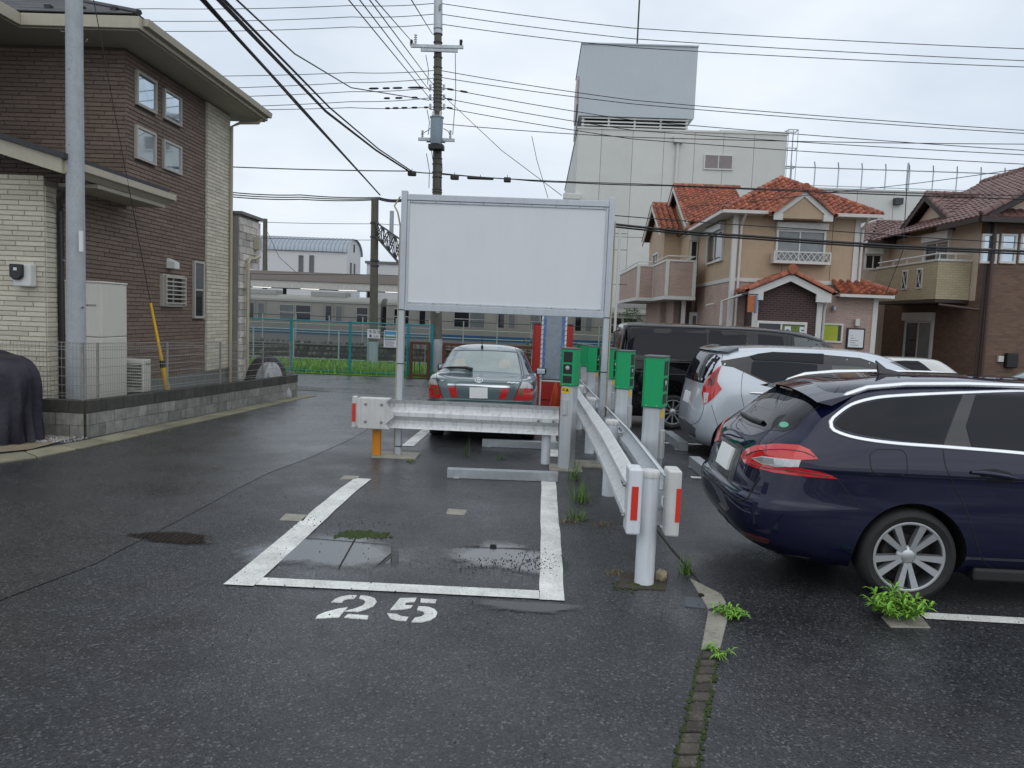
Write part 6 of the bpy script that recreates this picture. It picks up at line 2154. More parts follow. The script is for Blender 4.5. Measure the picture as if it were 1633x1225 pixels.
part('sheet', MB().box((a.x + 0.05, WYf - 0.09, b.z + 0.05), (b.x - 0.05, WYf - 0.081, a.z - 0.05)), m_panel, nbz)
for k in range(5):
    part('print', MB().box((a.x + 0.12, WYf - 0.094, b.z + 0.12 + k * 0.08), (a.x + 0.12 + 0.25 * random.random() + 0.05, WYf - 0.0905, b.z + 0.135 + k * 0.08)), M('grey_print', (0.12, 0.12, 0.14), 0.6), nbz)
a = AY(1330, 491, WYf - 0.1)
part('wall_lamp', MB().lathe([(0, -0.1), (0.07, -0.09), (0.08, 0.05), (0.03, 0.09), (0, 0.1)], (a.x, WYf - 0.12, a.z), 'z', 12), m_galv, hs, smooth=40)
a = AY(1367, 515, WYf - 0.1)
part('vent_hood', MB().box((a.x - 0.08, WYf - 0.16, a.z - 0.12), (a.x + 0.08, WYf - 0.001, a.z + 0.14)), m_trim, hs, bevel=0.03)
a = AX(1136, 486, xL - 0.1)
part('camera', MB().tube([(xL - 0.35, a.y - 0.1, a.z - 0.04), (xL - 0.05, a.y, a.z + 0.03)], 0.05, 8), m_trim, hs, smooth=40)

# white steel flag pole-like post beside the balcony
pb, pt_ = AY(981, 515, 28), AY(991, 362, 28)
q = MB().tube([(pb.x, 28, GB), (pb.x, 28, pt_.z)], 0.05, 10)
single('service_post', q, m_trim, 'slim white steel service post beside the pink balcony', 'post', smooth=40, base=(pb.x, 28, GB))
p = AY(1008, 505, 29)
shrub((p.x, 29.0, GB), 0.6, 0.6, 2.7, 1300, 'leafy green shrub below the pink balcony', 0.06)

# ---------------------------------------------------------------- brown brick house
XB, YBf = 15.0, 26.2
m_brk = brick_mat('brown_brick', (0.19, 0.108, 0.070), (0.125, 0.070, 0.048), (0.13, 0.095, 0.075), 0.24, 0.085)
m_olive = brick_mat('olive_brick', (0.46, 0.39, 0.255), (0.41, 0.345, 0.22), (0.34, 0.285, 0.19), 0.24, 0.085)
m_beige = M('beige_render', (0.54, 0.44, 0.34), 0.7, var=0.08, scale=2, streak=0.1, streak_col=(0.3, 0.24, 0.18))
m_brf = M('dark_brown_fascia', (0.035, 0.022, 0.018), 0.5)
bh = thing('brown_brick_house', 'brown brick house with brown tiled roof and olive balcony', 'house', (18, YBf + 3, GB))
zE2 = AY(1548, 346, YBf - 0.5).z
part('front_wall', MB().box((XB, YBf, GB), (23, YBf + 0.4, zE2)), m_brk, bh)
zfl = 2.95
part('side_lower_wall', MB().box((XB + 0.02, YBf + 0.401, GB), (XB + 0.3, 33.5, zfl)), m_brk, bh)
part('side_upper_wall', MB().box((XB + 0.02, YBf + 0.401, zfl + 0.001), (XB + 0.3, 33.5, zE2)), m_beige, bh)
part('corner_board', MB().box((XB - 0.03, YBf - 0.03, GB), (XB + 0.1, YBf - 0.001, zE2)), m_brf, bh)
# front roof: ridge runs back
sl = 0.58
xe_ = XB - 0.55
zr0 = zE2 + 0.05
xrg = 19.0
zrg = zr0 + (xrg - xe_) * sl
rp = roof_plane(bh, (xe_, 34, zr0), (xe_, YBf - 0.5, zr0), (xrg, YBf - 0.5, zrg), (xrg, 34, zrg), m_brt, tw=0.3, te=0.3, rnd=True, amp=0.02, name='main_roof_slope')
roof_plane(bh, (xrg * 2 - xe_, 34, zr0), (xrg * 2 - xe_, YBf - 0.5, zr0), (xrg, YBf - 0.5, zrg), (xrg, 34, zrg), m_brt, amp=0.02, name='main_roof_slope')
ridge(rp, (xe_, YBf - 0.5, zr0 + 0.03), (xrg, YBf - 0.5, zrg + 0.03), m_brt, 0.13)
ridge(rp, (xrg, YBf - 0.5, zrg + 0.02), (xrg, 34, zrg + 0.02), m_brt, 0.13)
part('gable_wall', MB().prism([(XB, YBf + 0.1, zE2), (23, YBf + 0.1, zE2), (xrg, YBf + 0.1, zrg - 0.3)], (0, 0.3, 0)), m_beige, bh)
board(bh, 'bargeboard', (xe_, YBf - 0.5, zr0 - 0.22), (xrg, YBf - 0.5, zrg - 0.22), Z_ * 0.2, (0, 0.06, 0), m_brf)
pp = roof_plane(bh, (xe_, YBf - 0.55, zr0 - 0.02), (23.5, YBf - 0.55, zr0 - 0.02), (23.5, YBf + 0.1, zr0 + 0.33), (xe_ + 0.62, YBf + 0.1, zr0 + 0.33), m_brt, amp=0.02, name='pent_slope')
part('gutter', MB().box((xe_ - 0.05, YBf - 0.65, zr0 - 0.2), (23.5, YBf - 0.52, zr0 - 0.03)), m_brf, bh)
part('gutter', MB().box((xe_ - 0.1, YBf - 0.515, zr0 - 0.2), (xe_ + 0.02, 28.3, zr0 - 0.03)), m_brf, bh)
part('soffit', MB().box((xe_ + 0.021, YBf - 0.515, zE2 - 0.08), (23.4, YBf - 0.001, zE2 - 0.03)), m_brf, bh)
# left gabled block
zpk = AY(1446, 309, 30.6).z
zne = AY(1492, 356, 28.4).z
part('gable_wall', MB().prism([(XB + 0.3, 28.8, zne), (XB + 0.3, 32.4, zne), (XB + 0.3, 30.6, zpk - 0.3)], (0.2, 0, 0)), m_beige, bh)
part('gable_lower', MB().box((XB + 0.301, 28.6, zfl), (XB + 0.5, 32.6, zne)), m_beige, bh)
rp = roof_plane(bh, (XB, 28.3, zne), (xrg, 28.3, zne), (xrg, 30.6, zpk), (XB, 30.6, zpk), m_brt, amp=0.02, name='side_roof_slope')
roof_plane(bh, (XB, 32.9, zne), (xrg, 32.9, zne), (xrg, 30.6, zpk), (XB, 30.6, zpk), m_brt, amp=0.02, name='side_roof_slope')
ridge(rp, (XB, 30.6, zpk), (xrg, 30.6, zpk), m_brt, 0.13)
ridge(rp, (XB, 28.3, zne + 0.02), (XB, 30.6, zpk + 0.02), m_brt, 0.11)
board(bh, 'bargeboard', (XB - 0.05, 28.28, zne - 0.25), (XB - 0.05, 30.6, zpk - 0.25), Z_ * 0.22, (0.06, 0, 0), m_brf)
board(bh, 'bargeboard', (XB - 0.05, 32.9, zne - 0.25), (XB - 0.05, 30.6, zpk - 0.25), Z_ * 0.22, (0.06, 0, 0), m_brf)
# rear low block
zre = AY(1367, 383, 33).z
part('rear_wall', MB().box((14.3, 33.4, GB), (18, 39, zre)), m_beige, bh)
rp = roof_plane(bh, (13.9, 32.9, zre), (18.5, 32.9, zre), (18.5, 36, zre + 1.3), (15.6, 36, zre + 1.3), m_brt, amp=0.02, name='rear_roof_slope')
roof_plane(bh, (13.9, 39, zre), (13.9, 32.9, zre), (15.6, 36, zre + 1.3), (15.6, 36.3, zre + 1.3), m_brt, amp=0.02, name='rear_roof_slope')
part('gutter', MB().box((13.85, 32.78, zre - 0.16), (15.0, 32.9, zre)), m_brf, bh)
a, b = AY(1379, 405, 33.4), AY(1404, 431, 33.4)
w_ = window(bh, (a.x, 33.4, b.z), X_, (0, -1, 0), b.x - a.x, a.z - b.z, m_wfr, m_dark, fw=0.07, proud=0.06, bars_v=(0.5,))
part('shutter_case', MB().box((a.x, 33.2, a.z), (b.x, 33.399, a.z + 0.25)), m_shut, w_)
part('rear_parapet', MB().box((13.9, 31.9, 2.9), (14.7, 32.0, 4.15)), m_olive, bh)
part('rear_handrail', MB().tube([(13.9, 31.95, 4.38), (14.7, 31.95, 4.38)], 0.03, 6), m_trim, bh)
# balcony
bx0, by0, by1, bz0, bz1 = 13.86, 27.0, 30.6, AY(1474, 476, 27).z, AY(1474, 415, 27).z
part('balcony_floor', MB().box((bx0, by0, bz0 - 0.12), (XB + 0.02, by1 + 1.2, bz0)), m_brf, bh)
part('parapet', MB().box((bx0, by0, bz0 + 0.001), (XB - 0.001, by0 + 0.1, bz1)), m_olive, bh)
ps = part('parapet', MB().box((bx0, by0 + 0.101, bz0 + 0.001), (bx0 + 0.1, by1 + 1.2, bz1)), m_olive, bh)
for cap in ((bx0 - 0.03, by0 - 0.03, XB - 0.002, by0 + 0.13), (bx0 - 0.03, by0 + 0.131, bx0 + 0.13, by1 + 1.2)):
    part('parapet_cap', MB().box((cap[0], cap[1], bz1 + 0.001), (cap[2], cap[3], bz1 + 0.07)), m_trim, bh)
part('handrail', MB().tube([(XB, by0 + 0.05, bz1 + 0.26), (bx0 + 0.05, by0 + 0.05, bz1 + 0.26), (bx0 + 0.05, by1 + 1.2, bz1 + 0.26)], 0.03, 6), m_trim, bh)
for (x, y) in ((bx0 + 0.05, by0 + 0.05), (bx0 + 0.6, by0 + 0.05), (bx0 + 0.05, 28.2), (bx0 + 0.05, 29.4), (bx0 + 0.05, 30.5)):
    part('baluster', MB().tube([(x, y, bz1 + 0.05), (x, y, bz1 + 0.26)], 0.02, 6), m_trim, bh)
for y in (28.0, 29.1):
    op = part('parapet_opening', MB().box((bx0 - 0.03, y, bz0 + 0.4), (bx0 - 0.001, y + 0.42, bz1 - 0.18)), m_trim, bh)
    part('opening_pane', MB().box((bx0 - 0.036, y + 0.06, bz0 + 0.46), (bx0 - 0.0305, y + 0.36, bz1 - 0.24)), m_dark, op)
    part('opening_bar', MB().tube([(bx0 - 0.045, y + 0.06, bz0 + 0.46), (bx0 - 0.045, y + 0.36, bz1 - 0.24)], 0.012, 5), m_trim, op)
    part('opening_bar', MB().tube([(bx0 - 0.045, y + 0.36, bz0 + 0.46), (bx0 - 0.045, y + 0.06, bz1 - 0.24)], 0.012, 5), m_trim, op)
# windows on the side wall
for (pa, pb_, pt, pbm, mt) in ((1477, 1516, 385, 440, m_curt), (1456, 1500, 512, 600, m_curt)):
    ya, yb = AX(pb_, 400, XB).y, AX(pa, 400, XB).y
    z1_ = AX((pa + pb_) / 2, pt, XB).z
    z0_ = max(GB + 0.2, AX((pa + pb_) / 2, pbm, XB).z)
    w_ = window(bh, (XB + 0.02, yb, z0_), (0, -1, 0), (-1, 0, 0), yb - ya, z1_ - z0_, m_wfr, m_dark, fw=0.08, proud=0.1, bars_v=(0.5,))
    part('curtain', MB().box((XB - 0.04, ya + 0.12, z0_ + 0.1), (XB - 0.032, (ya + yb) / 2 - 0.05, z1_ - 0.1)), m_curt, w_)
    part('shutter_case', MB().box((XB - 0.2, ya - 0.05, z1_ + 0.001), (XB - 0.001, yb + 0.05, z1_ + 0.32)), m_shut, w_)
for (pa, pb_) in ((1566, 1587), (1596, 1617), (1627, 1648)):
    a, b = AY(pa, 373, YBf), AY(pb_, 421, YBf)
    window(bh, (a.x, YBf, b.z), X_, (0, -1, 0), b.x - a.x, a.z - b.z, m_wfr, m_mirror, fw=0.07, proud=0.08, bars_h=(0.5,))
part('downpipe', MB().tube([(XB + 0.15, YBf - 0.12, zE2 - 0.1), (XB + 0.15, YBf - 0.12, GB)], 0.06, 8), M('brown_pipe', (0.06, 0.03, 0.025), 0.4), bh, smooth=40)
part('downpipe', MB().tube([(13.95, 26.9, bz0 - 0.2), (14.9, 26.1, bz0 - 0.35)], 0.05, 8), M('brown_pipe', (0.06, 0.03, 0.025), 0.4), bh, smooth=40)
a = AY(1612, 575, YBf - 0.1)
part('meter', MB().box((a.x - 0.18, YBf - 0.2, a.z - 0.25), (a.x + 0.2, YBf - 0.001, a.z + 0.25)), m_black, bh, bevel=0.03)
a = AY(1603, 575, YBf - 0.1)
part('socket', MB().box((a.x - 0.22, YBf - 0.1, a.z - 0.05), (a.x - 0.05, YBf - 0.001, a.z + 0.15)), m_trim, bh)

# ================================================================== CARS
def pchip(x, y, xi):
    x, y, xi = map(lambda q: np.asarray(q, float), (x, y, xi))
    h = np.diff(x)
    dl = np.diff(y) / h
    m = np.zeros_like(y)
    m[0], m[-1] = dl[0], dl[-1]
    for i in range(1, len(x) - 1):
        if dl[i - 1] * dl[i] > 0:
            w1, w2 = 2 * h[i] + h[i - 1], h[i] + 2 * h[i - 1]
            m[i] = (w1 + w2) / (w1 / dl[i - 1] + w2 / dl[i])
    k = np.clip(np.searchsorted(x, xi) - 1, 0, len(h) - 1)
    t = (xi - x[k]) / h[k]
    return (y[k] * (2 * t ** 3 - 3 * t ** 2 + 1) + m[k] * h[k] * (t ** 3 - 2 * t ** 2 + t)
            + y[k + 1] * (-2 * t ** 3 + 3 * t ** 2) + m[k + 1] * h[k] * (t ** 3 - t ** 2))


def arc_resample(pts, n):
    pts = np.asarray(pts)
    s = np.r_[0, np.cumsum(np.hypot(*np.diff(pts, axis=0).T))]
    q = np.linspace(0, s[-1], n)
    return np.c_[np.interp(q, s, pts[:, 0]), np.interp(q, s, pts[:, 1])]


class Car:
    """body lofted from stacked plan outlines; trim is laid on that body by casting rays on it"""

    def __init__(s, name, label, loc, rz, pitch, rows, paint, wheels, zfun=None, nr=4.6, nf=4.0, ar=1.1, af=1.2, R=0.31, arch=0.36, track=0.14, group=None, rowmul=4):
        s.root = thing(name, label, 'car' if 'van' not in name else 'van', loc, rz)
        s.root.rotation_euler = (0, pitch, rz)
        s.mw = Matrix.Translation(Vector(loc)) @ s.root.rotation_euler.to_matrix().to_4x4()
        s.inv = s.mw.inverted()
        s.R = R
        A = np.array(rows, float)
        t = np.arange(len(A))
        ti = np.linspace(0, len(A) - 1, (len(A) - 1) * rowmul + 1)
        F = np.array([pchip(t, A[:, c], ti) for c in range(4)]).T
        vs, fs = [], []
        for (z, xr, xf, w) in F:
            a_r = min(ar, (xf - xr) * 0.45)
            a_f = min(af, (xf - xr) * 0.45)
            th = np.linspace(0, np.pi / 2, 120)
            rear = np.c_[xr + a_r - a_r * np.cos(th) ** (2 / nr), w * np.sin(th) ** (2 / nr)]
            front = np.c_[xf - a_f + a_f * np.cos(th[::-1]) ** (2 / nf), w * np.sin(th[::-1]) ** (2 / nf)]
            ring = np.r_[arc_resample(rear, 20), arc_resample(np.array([rear[-1], front[0]]), 22)[1:-1], arc_resample(front, 16)]
            full = [(x, y) for x, y in ring] + [(x, -y) for x, y in ring[1:-1][::-1]]
            n = len(full)
            for (x, y) in full:
                zz = z + (zfun(x, z) if zfun else 0)
                vs.append((x, y, zz))
        m = len(F)
        for i in range(m - 1):
            for k in range(n):
                k2 = (k + 1) % n
                fs.append((i * n + k, (i + 1) * n + k, (i + 1) * n + k2, i * n + k2))
        fs.append(tuple(range(n)))
        fs.append(tuple((m - 1) * n + k for k in range(n))[::-1])
        me = bpy.data.meshes.new('body')
        me.from_pydata(vs, [], fs)
        bm = bmesh.new()
        bm.from_mesh(me)
        bmesh.ops.recalc_face_normals(bm, faces=bm.faces)
        bm.to_mesh(me)
        s.bvh = BVHTree.FromBMesh(bm)
        bm.free()
        me.materials.append(paint)
        me.materials.append(m_black)
        o = bpy.data.objects.new('body', me)
        COL.objects.link(o)
        wmax = max(A[:, 3])
        # wheel wells
        cutters = []
        for wx in wheels:
            for sg in (-1, 1):
                c = MB()
                y0, y1 = sg * (wmax - 0.30), sg * (wmax + 0.2)
                c.lathe([(0.0, min(y0, y1)), (arch, min(y0, y1)), (arch, max(y0, y1)), (0.0, max(y0, y1))], (wx, 0, R), 'y', 48)
                cm_ = c.mesh('cut', m_black, recalc=True)
                bm = bmesh.new()
                bm.from_mesh(cm_)
                bmesh.ops.remove_doubles(bm, verts=bm.verts, dist=1e-5)
                bmesh.ops.recalc_face_normals(bm, faces=bm.faces)
                bm.to_mesh(cm_)
                bm.free()
                co = bpy.data.objects.new('cut', cm_)
                COL.objects.link(co)
                cutters.append(co)
                md = o.modifiers.new('well', 'BOOLEAN')
                md.operation = 'DIFFERENCE'
                md.object = co
                md.solver = 'EXACT'
        dg = bpy.context.evaluated_depsgraph_get()
        me2 = bpy.data.meshes.new_from_object(o.evaluated_get(dg))
        bpy.data.objects.remove(o)
        for co in cutters:
            bpy.data.objects.remove(co)
        me2.materials.clear()
        me2.materials.append(paint)
        me2.materials.append(m_black)
        for p in me2.polygons:
            c = p.center
            p.material_index = 0
            for wx in wheels:
                if math.hypot(c.x - wx, c.z - R) < arch + 0.004 and abs(c.y) < wmax + 0.01:
                    nx = p.normal
                    if math.hypot(c.x - wx, c.z - R) < arch - 0.02 or (nx.x * (c.x - wx) + nx.z * (c.z - R)) < -0.5 * arch * 0.9:
                        p.material_index = 1
            if c.z < F[0][0] + 0.005:
                p.material_index = 1
        me2.shade_smooth()
        me2.set_sharp_from_angle(angle=R_(32))
        s.body = link('body', me2, s.root)
        s.wmax = wmax
        s.track = track

    # --- rays
    def hit_px(s, px, py):
        o = s.inv @ Vector(CPOS)
        d_ = (s.inv.to_3x3() @ Vector(ray(px, py))).normalized()
        loc, nrm, i, dist = s.bvh.ray_cast(o, d_)
        if loc is None:
            # just past the outline: settle on the nearest skin
            best = None
            for k in range(1, 60):
                p = o + d_ * (o.length * (0.7 + 0.01 * k))
                q = s.bvh.find_nearest(p)
                if q[0] is not None and (best is None or q[3] < best[3]):
                    best = q
            return best[0], best[1]
        return loc, nrm

    def hit_dir(s, p, d_):
        loc, nrm, i, dist = s.bvh.ray_cast(Vector(p), Vector(d_))
        if loc is None:
            loc, nrm = s.bvh.find_nearest(Vector(p))[:2]
        return loc, nrm

    def _patch(s, name, poly2, hit, step, off, mat, depth=0.012, parent=None, mirror=False, smooth=50, label=None):
        P = [Vector(p) for p in poly2]
        pts = []
        for i, a in enumerate(P):
            b = P[(i + 1) % len(P)]
            n = max(1, int((b - a).length / step))
            pts += [a.lerp(b, k / n) for k in range(n)]
        nb = len(pts)
        xs, ys = [p.x for p in pts], [p.y for p in pts]
        poly_t = [(p.x, p.y) for p in pts]
        yy = min(ys) + step * 0.5
        while yy < max(ys):
            xx = min(xs) + step * 0.5
            while xx < max(xs):
                if inside(poly_t, xx, yy) and min((Vector((xx, yy)) - q).length for q in pts) > step * 0.45:
                    pts.append(Vector((xx, yy)))
                xx += step
            yy += step
        vo, eo, fo, ov, oe, of = delaunay_2d_cdt(pts, [(i, (i + 1) % nb) for i in range(nb)], [list(range(nb))], 1, 1e-7)
        H = [hit(p.x, p.y) for p in vo]
        top = [l + n * off for l, n in H]
        low = [l - n * depth for l, n in H]
        fs = [tuple(f_) for f_ in fo]
        cnt = {}
        for f_ in fs:
            for i in range(len(f_)):
                k = (f_[i], f_[(i + 1) % len(f_)])
                cnt[tuple(sorted(k))] = cnt.get(tuple(sorted(k)), []) + [k]
        N = len(vo)
        allf = list(fs)
        for k, v in cnt.items():
            if len(v) == 1:
                a, b = v[0]
                allf.append((b, a, a + N, b + N))
        me = bpy.data.meshes.new(name)
        me.from_pydata([tuple(p) for p in top + low], [], allf)
        # make the skin face outwards
        flip = sum(me.polygons[i].normal.dot(H[fs[i][0]][1]) for i in range(len(fs)))
        if flip < 0:
            me.flip_normals()
        me.materials.append(mat)
        me.shade_smooth()
        me.set_sharp_from_angle(angle=R_(smooth))
        o = link(name, me, parent or s.root)
        if label:
            o['label'] = label
        if mirror:
            m2 = me.copy()
            m2.transform(Matrix.Diagonal((1, -1, 1, 1)))
            m2.flip_normals()
            o2 = link(name, m2, parent or s.root)
        return o

    def px(s, name, poly, off, mat, step=6, **k):
        return s._patch(name, poly, s.hit_px, step, off, mat, **k)

    def rear(s, name, poly, off, mat, step=0.05, **k):
        """poly in (y, z), seen from behind"""
        return s._patch(name, poly, lambda y, z: s.hit_dir((-1.5, y, z), (1, 0, 0)), step, off, mat, **k)

    def front(s, name, poly, off, mat, step=0.07, **k):
        """poly in (y, z), seen from ahead"""
        return s._patch(name, poly, lambda y, z: s.hit_dir((8.0, y, z), (-1, 0, 0)), step, off, mat, **k)

    def nose(s, z0, z1, w0, w1, zl, wl):
        s.front('windscreen', [(-w0, z0), (w0, z0), (w1, z1), (-w1, z1)], 0.003, m_tint)
        for sg in (-1, 1):
            s.front('headlamp', [(sg * (wl - 0.28), zl), (sg * wl, zl + 0.02), (sg * wl, zl + 0.1), (sg * (wl - 0.24), zl + 0.09)], 0.004, m_tclear)
        s.front('grille', [(-0.36, zl - 0.16), (0.36, zl - 0.16), (0.42, zl + 0.04), (-0.42, zl + 0.04)], 0.004, m_black)

    def side(s, name, poly, off, mat, sg=-1, step=0.06, **k):
        """poly in (x, z) on one flank"""
        return s._patch(name, poly, lambda x, z: s.hit_dir((x, sg * 2.5, z), (0, -sg, 0)), step, off, mat, **k)

    def line(s, name, pts, width, off, mat, n=60, hit=None, mirror=False, parent=None, th=0.004):
        """band laid on the skin along a pixel polyline"""
        hit = hit or s.hit_px
        P = [Vector(p) for p in pts]
        # smooth the path
        ss = [0]
        for a, b in zip(P, P[1:]):
            ss.append(ss[-1] + (b - a).length)
        q = np.linspace(0, ss[-1], n)
        xs, ys = pchip(ss, [p.x for p in P], q), pchip(ss, [p.y for p in P], q)
        H = [hit(x, y) for x, y in zip(xs, ys)]
        vs, fs = [], []
        for i, (l, nn) in enumerate(H):
            t = (H[min(i + 1, n - 1)][0] - H[max(i - 1, 0)][0])
            if t.length < 1e-6:
                t = Vector((1, 0, 0))
            sd_ = nn.cross(t.normalized()).normalized()
            for a, h in ((-1, -th), (-1, off), (-0.4, off * 1.25), (0.4, off * 1.25), (1, off), (1, -th)):
                vs.append(l + sd_ * width / 2 * a + nn * h)
        for i in range(n - 1):
            for k in range(5):
                fs.append((i * 6 + k, i * 6 + k + 1, (i + 1) * 6 + k + 1, (i + 1) * 6 + k))
        me = bpy.data.meshes.new(name)
        me.from_pydata([tuple(p) for p in vs], [], fs)
        bm = bmesh.new()
        bm.from_mesh(me)
        bmesh.ops.recalc_face_normals(bm, faces=bm.faces)
        bm.to_mesh(me)
        bm.free()
        if sum(p.normal.dot(H[min(p.index // 5, n - 1)][1]) for p in me.polygons) < 0:
            me.flip_normals()
        me.materials.append(mat)
        me.shade_smooth()
        o = link(name, me, parent or s.root)
        if mirror:
            m2 = me.copy()
            m2.transform(Matrix.Diagonal((1, -1, 1, 1)))
            m2.flip_normals()
            link(name, m2, parent or s.root)
        return o

    def solid(s, name, mb, mat, parent=None, smooth=None, bevel=0.0):
        """part in car coordinates"""
        me = mb.mesh(name, mat, (0, 0, 0), smooth, True)
        o = link(name, me, parent or s.root)
        if bevel:
            bv = o.modifiers.new('bevel', 'BEVEL')
            bv.width = bevel
            bv.segments = 3
            bv.limit_method = 'ANGLE'
        return o

    def wheels(s, xs, style, rim_r, width=0.205, phase=0.3):
        for wx in xs:
            for sg in (-1, 1):
                wh = bpy.data.objects.new('wheel', None)
                wh.empty_display_size = 0.1
                COL.objects.link(wh)
                wh.parent = s.root
                yo = s.wmax - 0.025
                wh.location = (wx, sg * yo, s.R)
                if sg > 0:
                    wh.rotation_euler = (0, 0, math.pi)
                R, r = s.R, rim_r
                # built for the -y flank: outside at y = 0, inside at y = width
                pf = [(r - 0.006, 0.03), (r + 0.004, 0.008), (r + 0.03, -0.004), ((r + R) / 2, -0.010), (R - 0.03, -0.004), (R - 0.012, 0.008), (R - 0.003, 0.03), (R, 0.055), (R, width - 0.055), (R - 0.004, width - 0.03), (R - 0.03, width), (r, width - 0.01), (r - 0.006, 0.03)]
                me = MB().lathe(pf, (0, 0, 0), 'y', 56).mesh('tyre', M('tyre_rubber', (0.016, 0.016, 0.017), 0.75, var=0.2, scale=30, bump=0.2, bscale=80), smooth=35, recalc=True)
                link('tyre', me, wh)
                q = MB()
                q.lathe([(r + 0.004, 0.012), (r + 0.002, 0.004), (r - 0.010, 0.006), (r - 0.018, 0.02), (r - 0.022, 0.10), (r - 0.03, width - 0.03)], (0, 0, 0), 'y', 56)
                link('rim', q.mesh('rim', m_barrel, smooth=40, recalc=True), wh)
                q = MB().lathe([(r + 0.006, 0.014), (r + 0.005, 0.003), (r - 0.004, 0.001), (r - 0.012, 0.004), (r - 0.014, 0.012)], (0, 0, 0), 'y', 56)
                link('rim_lip', q.mesh('rim_lip', m_alloy, smooth=40, recalc=True), wh)
                q = MB().lathe([(0, 0.10), (0.13, 0.10), (0.14, 0.12), (0, 0.12)], (0, 0, 0), 'y', 30)
                link('brake_disc', q.mesh('brake_disc', M('brake_iron', (0.08, 0.07, 0.065), 0.6, metal=0.5), smooth=40, recalc=True), wh)
                q = MB().lathe([(0, 0.13), (r - 0.03, 0.13)], (0, 0, 0), 'y', 30)
                link('wheel_back', q.mesh('wheel_back', m_black), wh)
                ns, twin, wd0, wd1, ang = {'twin5': (5, True, 0.027, 0.044, 0.235), 'ten': (10, False, 0.016, 0.024, 0), 'twelve': (6, True, 0.012, 0.02, 0.22), 'seven': (7, False, 0.03, 0.04, 0)}[style]
                for i in range(ns):
                    for tw in ((-1, 1) if twin else (0,)):
                        a0 = phase + 2 * math.pi * i / ns
                        a_in, a_out = a0 + tw * ang * 0.75, a0 + tw * ang
                        p0 = Vector((math.cos(a_in), 0, math.sin(a_in))) * 0.046
                        p1 = Vector((math.cos(a_out), 0, math.sin(a_out))) * (r - 0.008)
                        t = (p1 - p0).normalized()
                        sd_ = Vector((-t.z, 0, t.x))
                        sp = MB()
                        vs = []
                        for (p, w_, y0, y1) in ((p0, wd0, 0.018, 0.06), (p0.lerp(p1, 0.5), (wd0 + wd1) / 2, 0.012, 0.05), (p1, wd1, 0.004, 0.035)):
                            for a, y in ((-0.5, y1), (-0.42, y0), (0.42, y0), (0.5, y1)):
                                vs.append(p + sd_ * w_ * a * 1.25 + Vector((0, y, 0)))
                        fs = [(4 * j + k, 4 * j + k + 1, 4 * j + 5 + k, 4 * j + 4 + k) for j in range(2) for k in range(3)]
                        sp.add(vs, fs)
                        link('spoke', sp.mesh('spoke', m_alloy, recalc=False), wh)
                q = MB().lathe([(0, 0.013), (0.024, 0.013), (0.032, 0.016), (0.055, 0.021), (0.07, 0.045)], (0, 0, 0), 'y', 24)
                link('hub_cap', q.mesh('hub_cap', m_alloy, smooth=50, recalc=True), wh)
                for i in range(5):
                    a0 = phase + 2 * math.pi * (i + 0.0) / 5
                    q = MB().lathe([(0, 0.022), (0.009, 0.022), (0.011, 0.04)], (0.056 * math.cos(a0), 0, 0.056 * math.sin(a0)), 'y', 8)
                    link('wheel_nut', q.mesh('wheel_nut', m_black, recalc=True), wh)


def paint(name, col, metal=0.3, rough=0.32, coat=1.0, flake=0.05, spec=0.5):
    m = M(name, col, rough, metal=metal, var=flake, scale=900, coat=coat, spec=spec)
    return m


m_alloy = M('alloy_silver', (0.50, 0.51, 0.52), 0.32, metal=0.75, var=0.05)
m_barrel = M('barrel_grey', (0.10, 0.105, 0.11), 0.4, metal=0.6)
m_chrome = M('bright_trim', (0.72, 0.73, 0.74), 0.16, metal=0.9, var=0.03)
m_tint = glass('tinted_car_glass', (0.006, 0.0075, 0.011), 0.02, 0.24)
m_tred = M('tail_red', (0.55, 0.010, 0.012), 0.12, var=0.15, scale=30, coat=1.0)
m_tdark = M('tail_dark_red', (0.10, 0.006, 0.008), 0.12, var=0.2, scale=30, coat=1.0)
m_tclear = M('tail_clear', (0.50, 0.50, 0.51), 0.15, var=0.25, scale=40, coat=1.0)
m_tamber = M('tail_amber', (0.16, 0.075, 0.03), 0.15, var=0.2, coat=1.0)
m_plate2 = M('white_number_plate', (0.86, 0.86, 0.84), 0.5, var=0.03)
m_gap = M('panel_gap', (0.004, 0.004, 0.005), 0.6)
m_gloss = M('gloss_black', (0.006, 0.006, 0.007), 0.08, coat=0.5)


def Z8(*p):
    return [(1060 + x / 4.297, 530 + y / 4.297) for x, y in p]


def Z1(*p):
    return [(1060 + x / 2.450, 500 + y / 2.450) for x, y in p]


def ZV(*p):
    return [(960 + x / 5.568, 500 + y / 5.568) for x, y in p]


def ZS7(*p):
    return [(660 + x / 6.804, 540 + y / 6.804) for x, y in p]


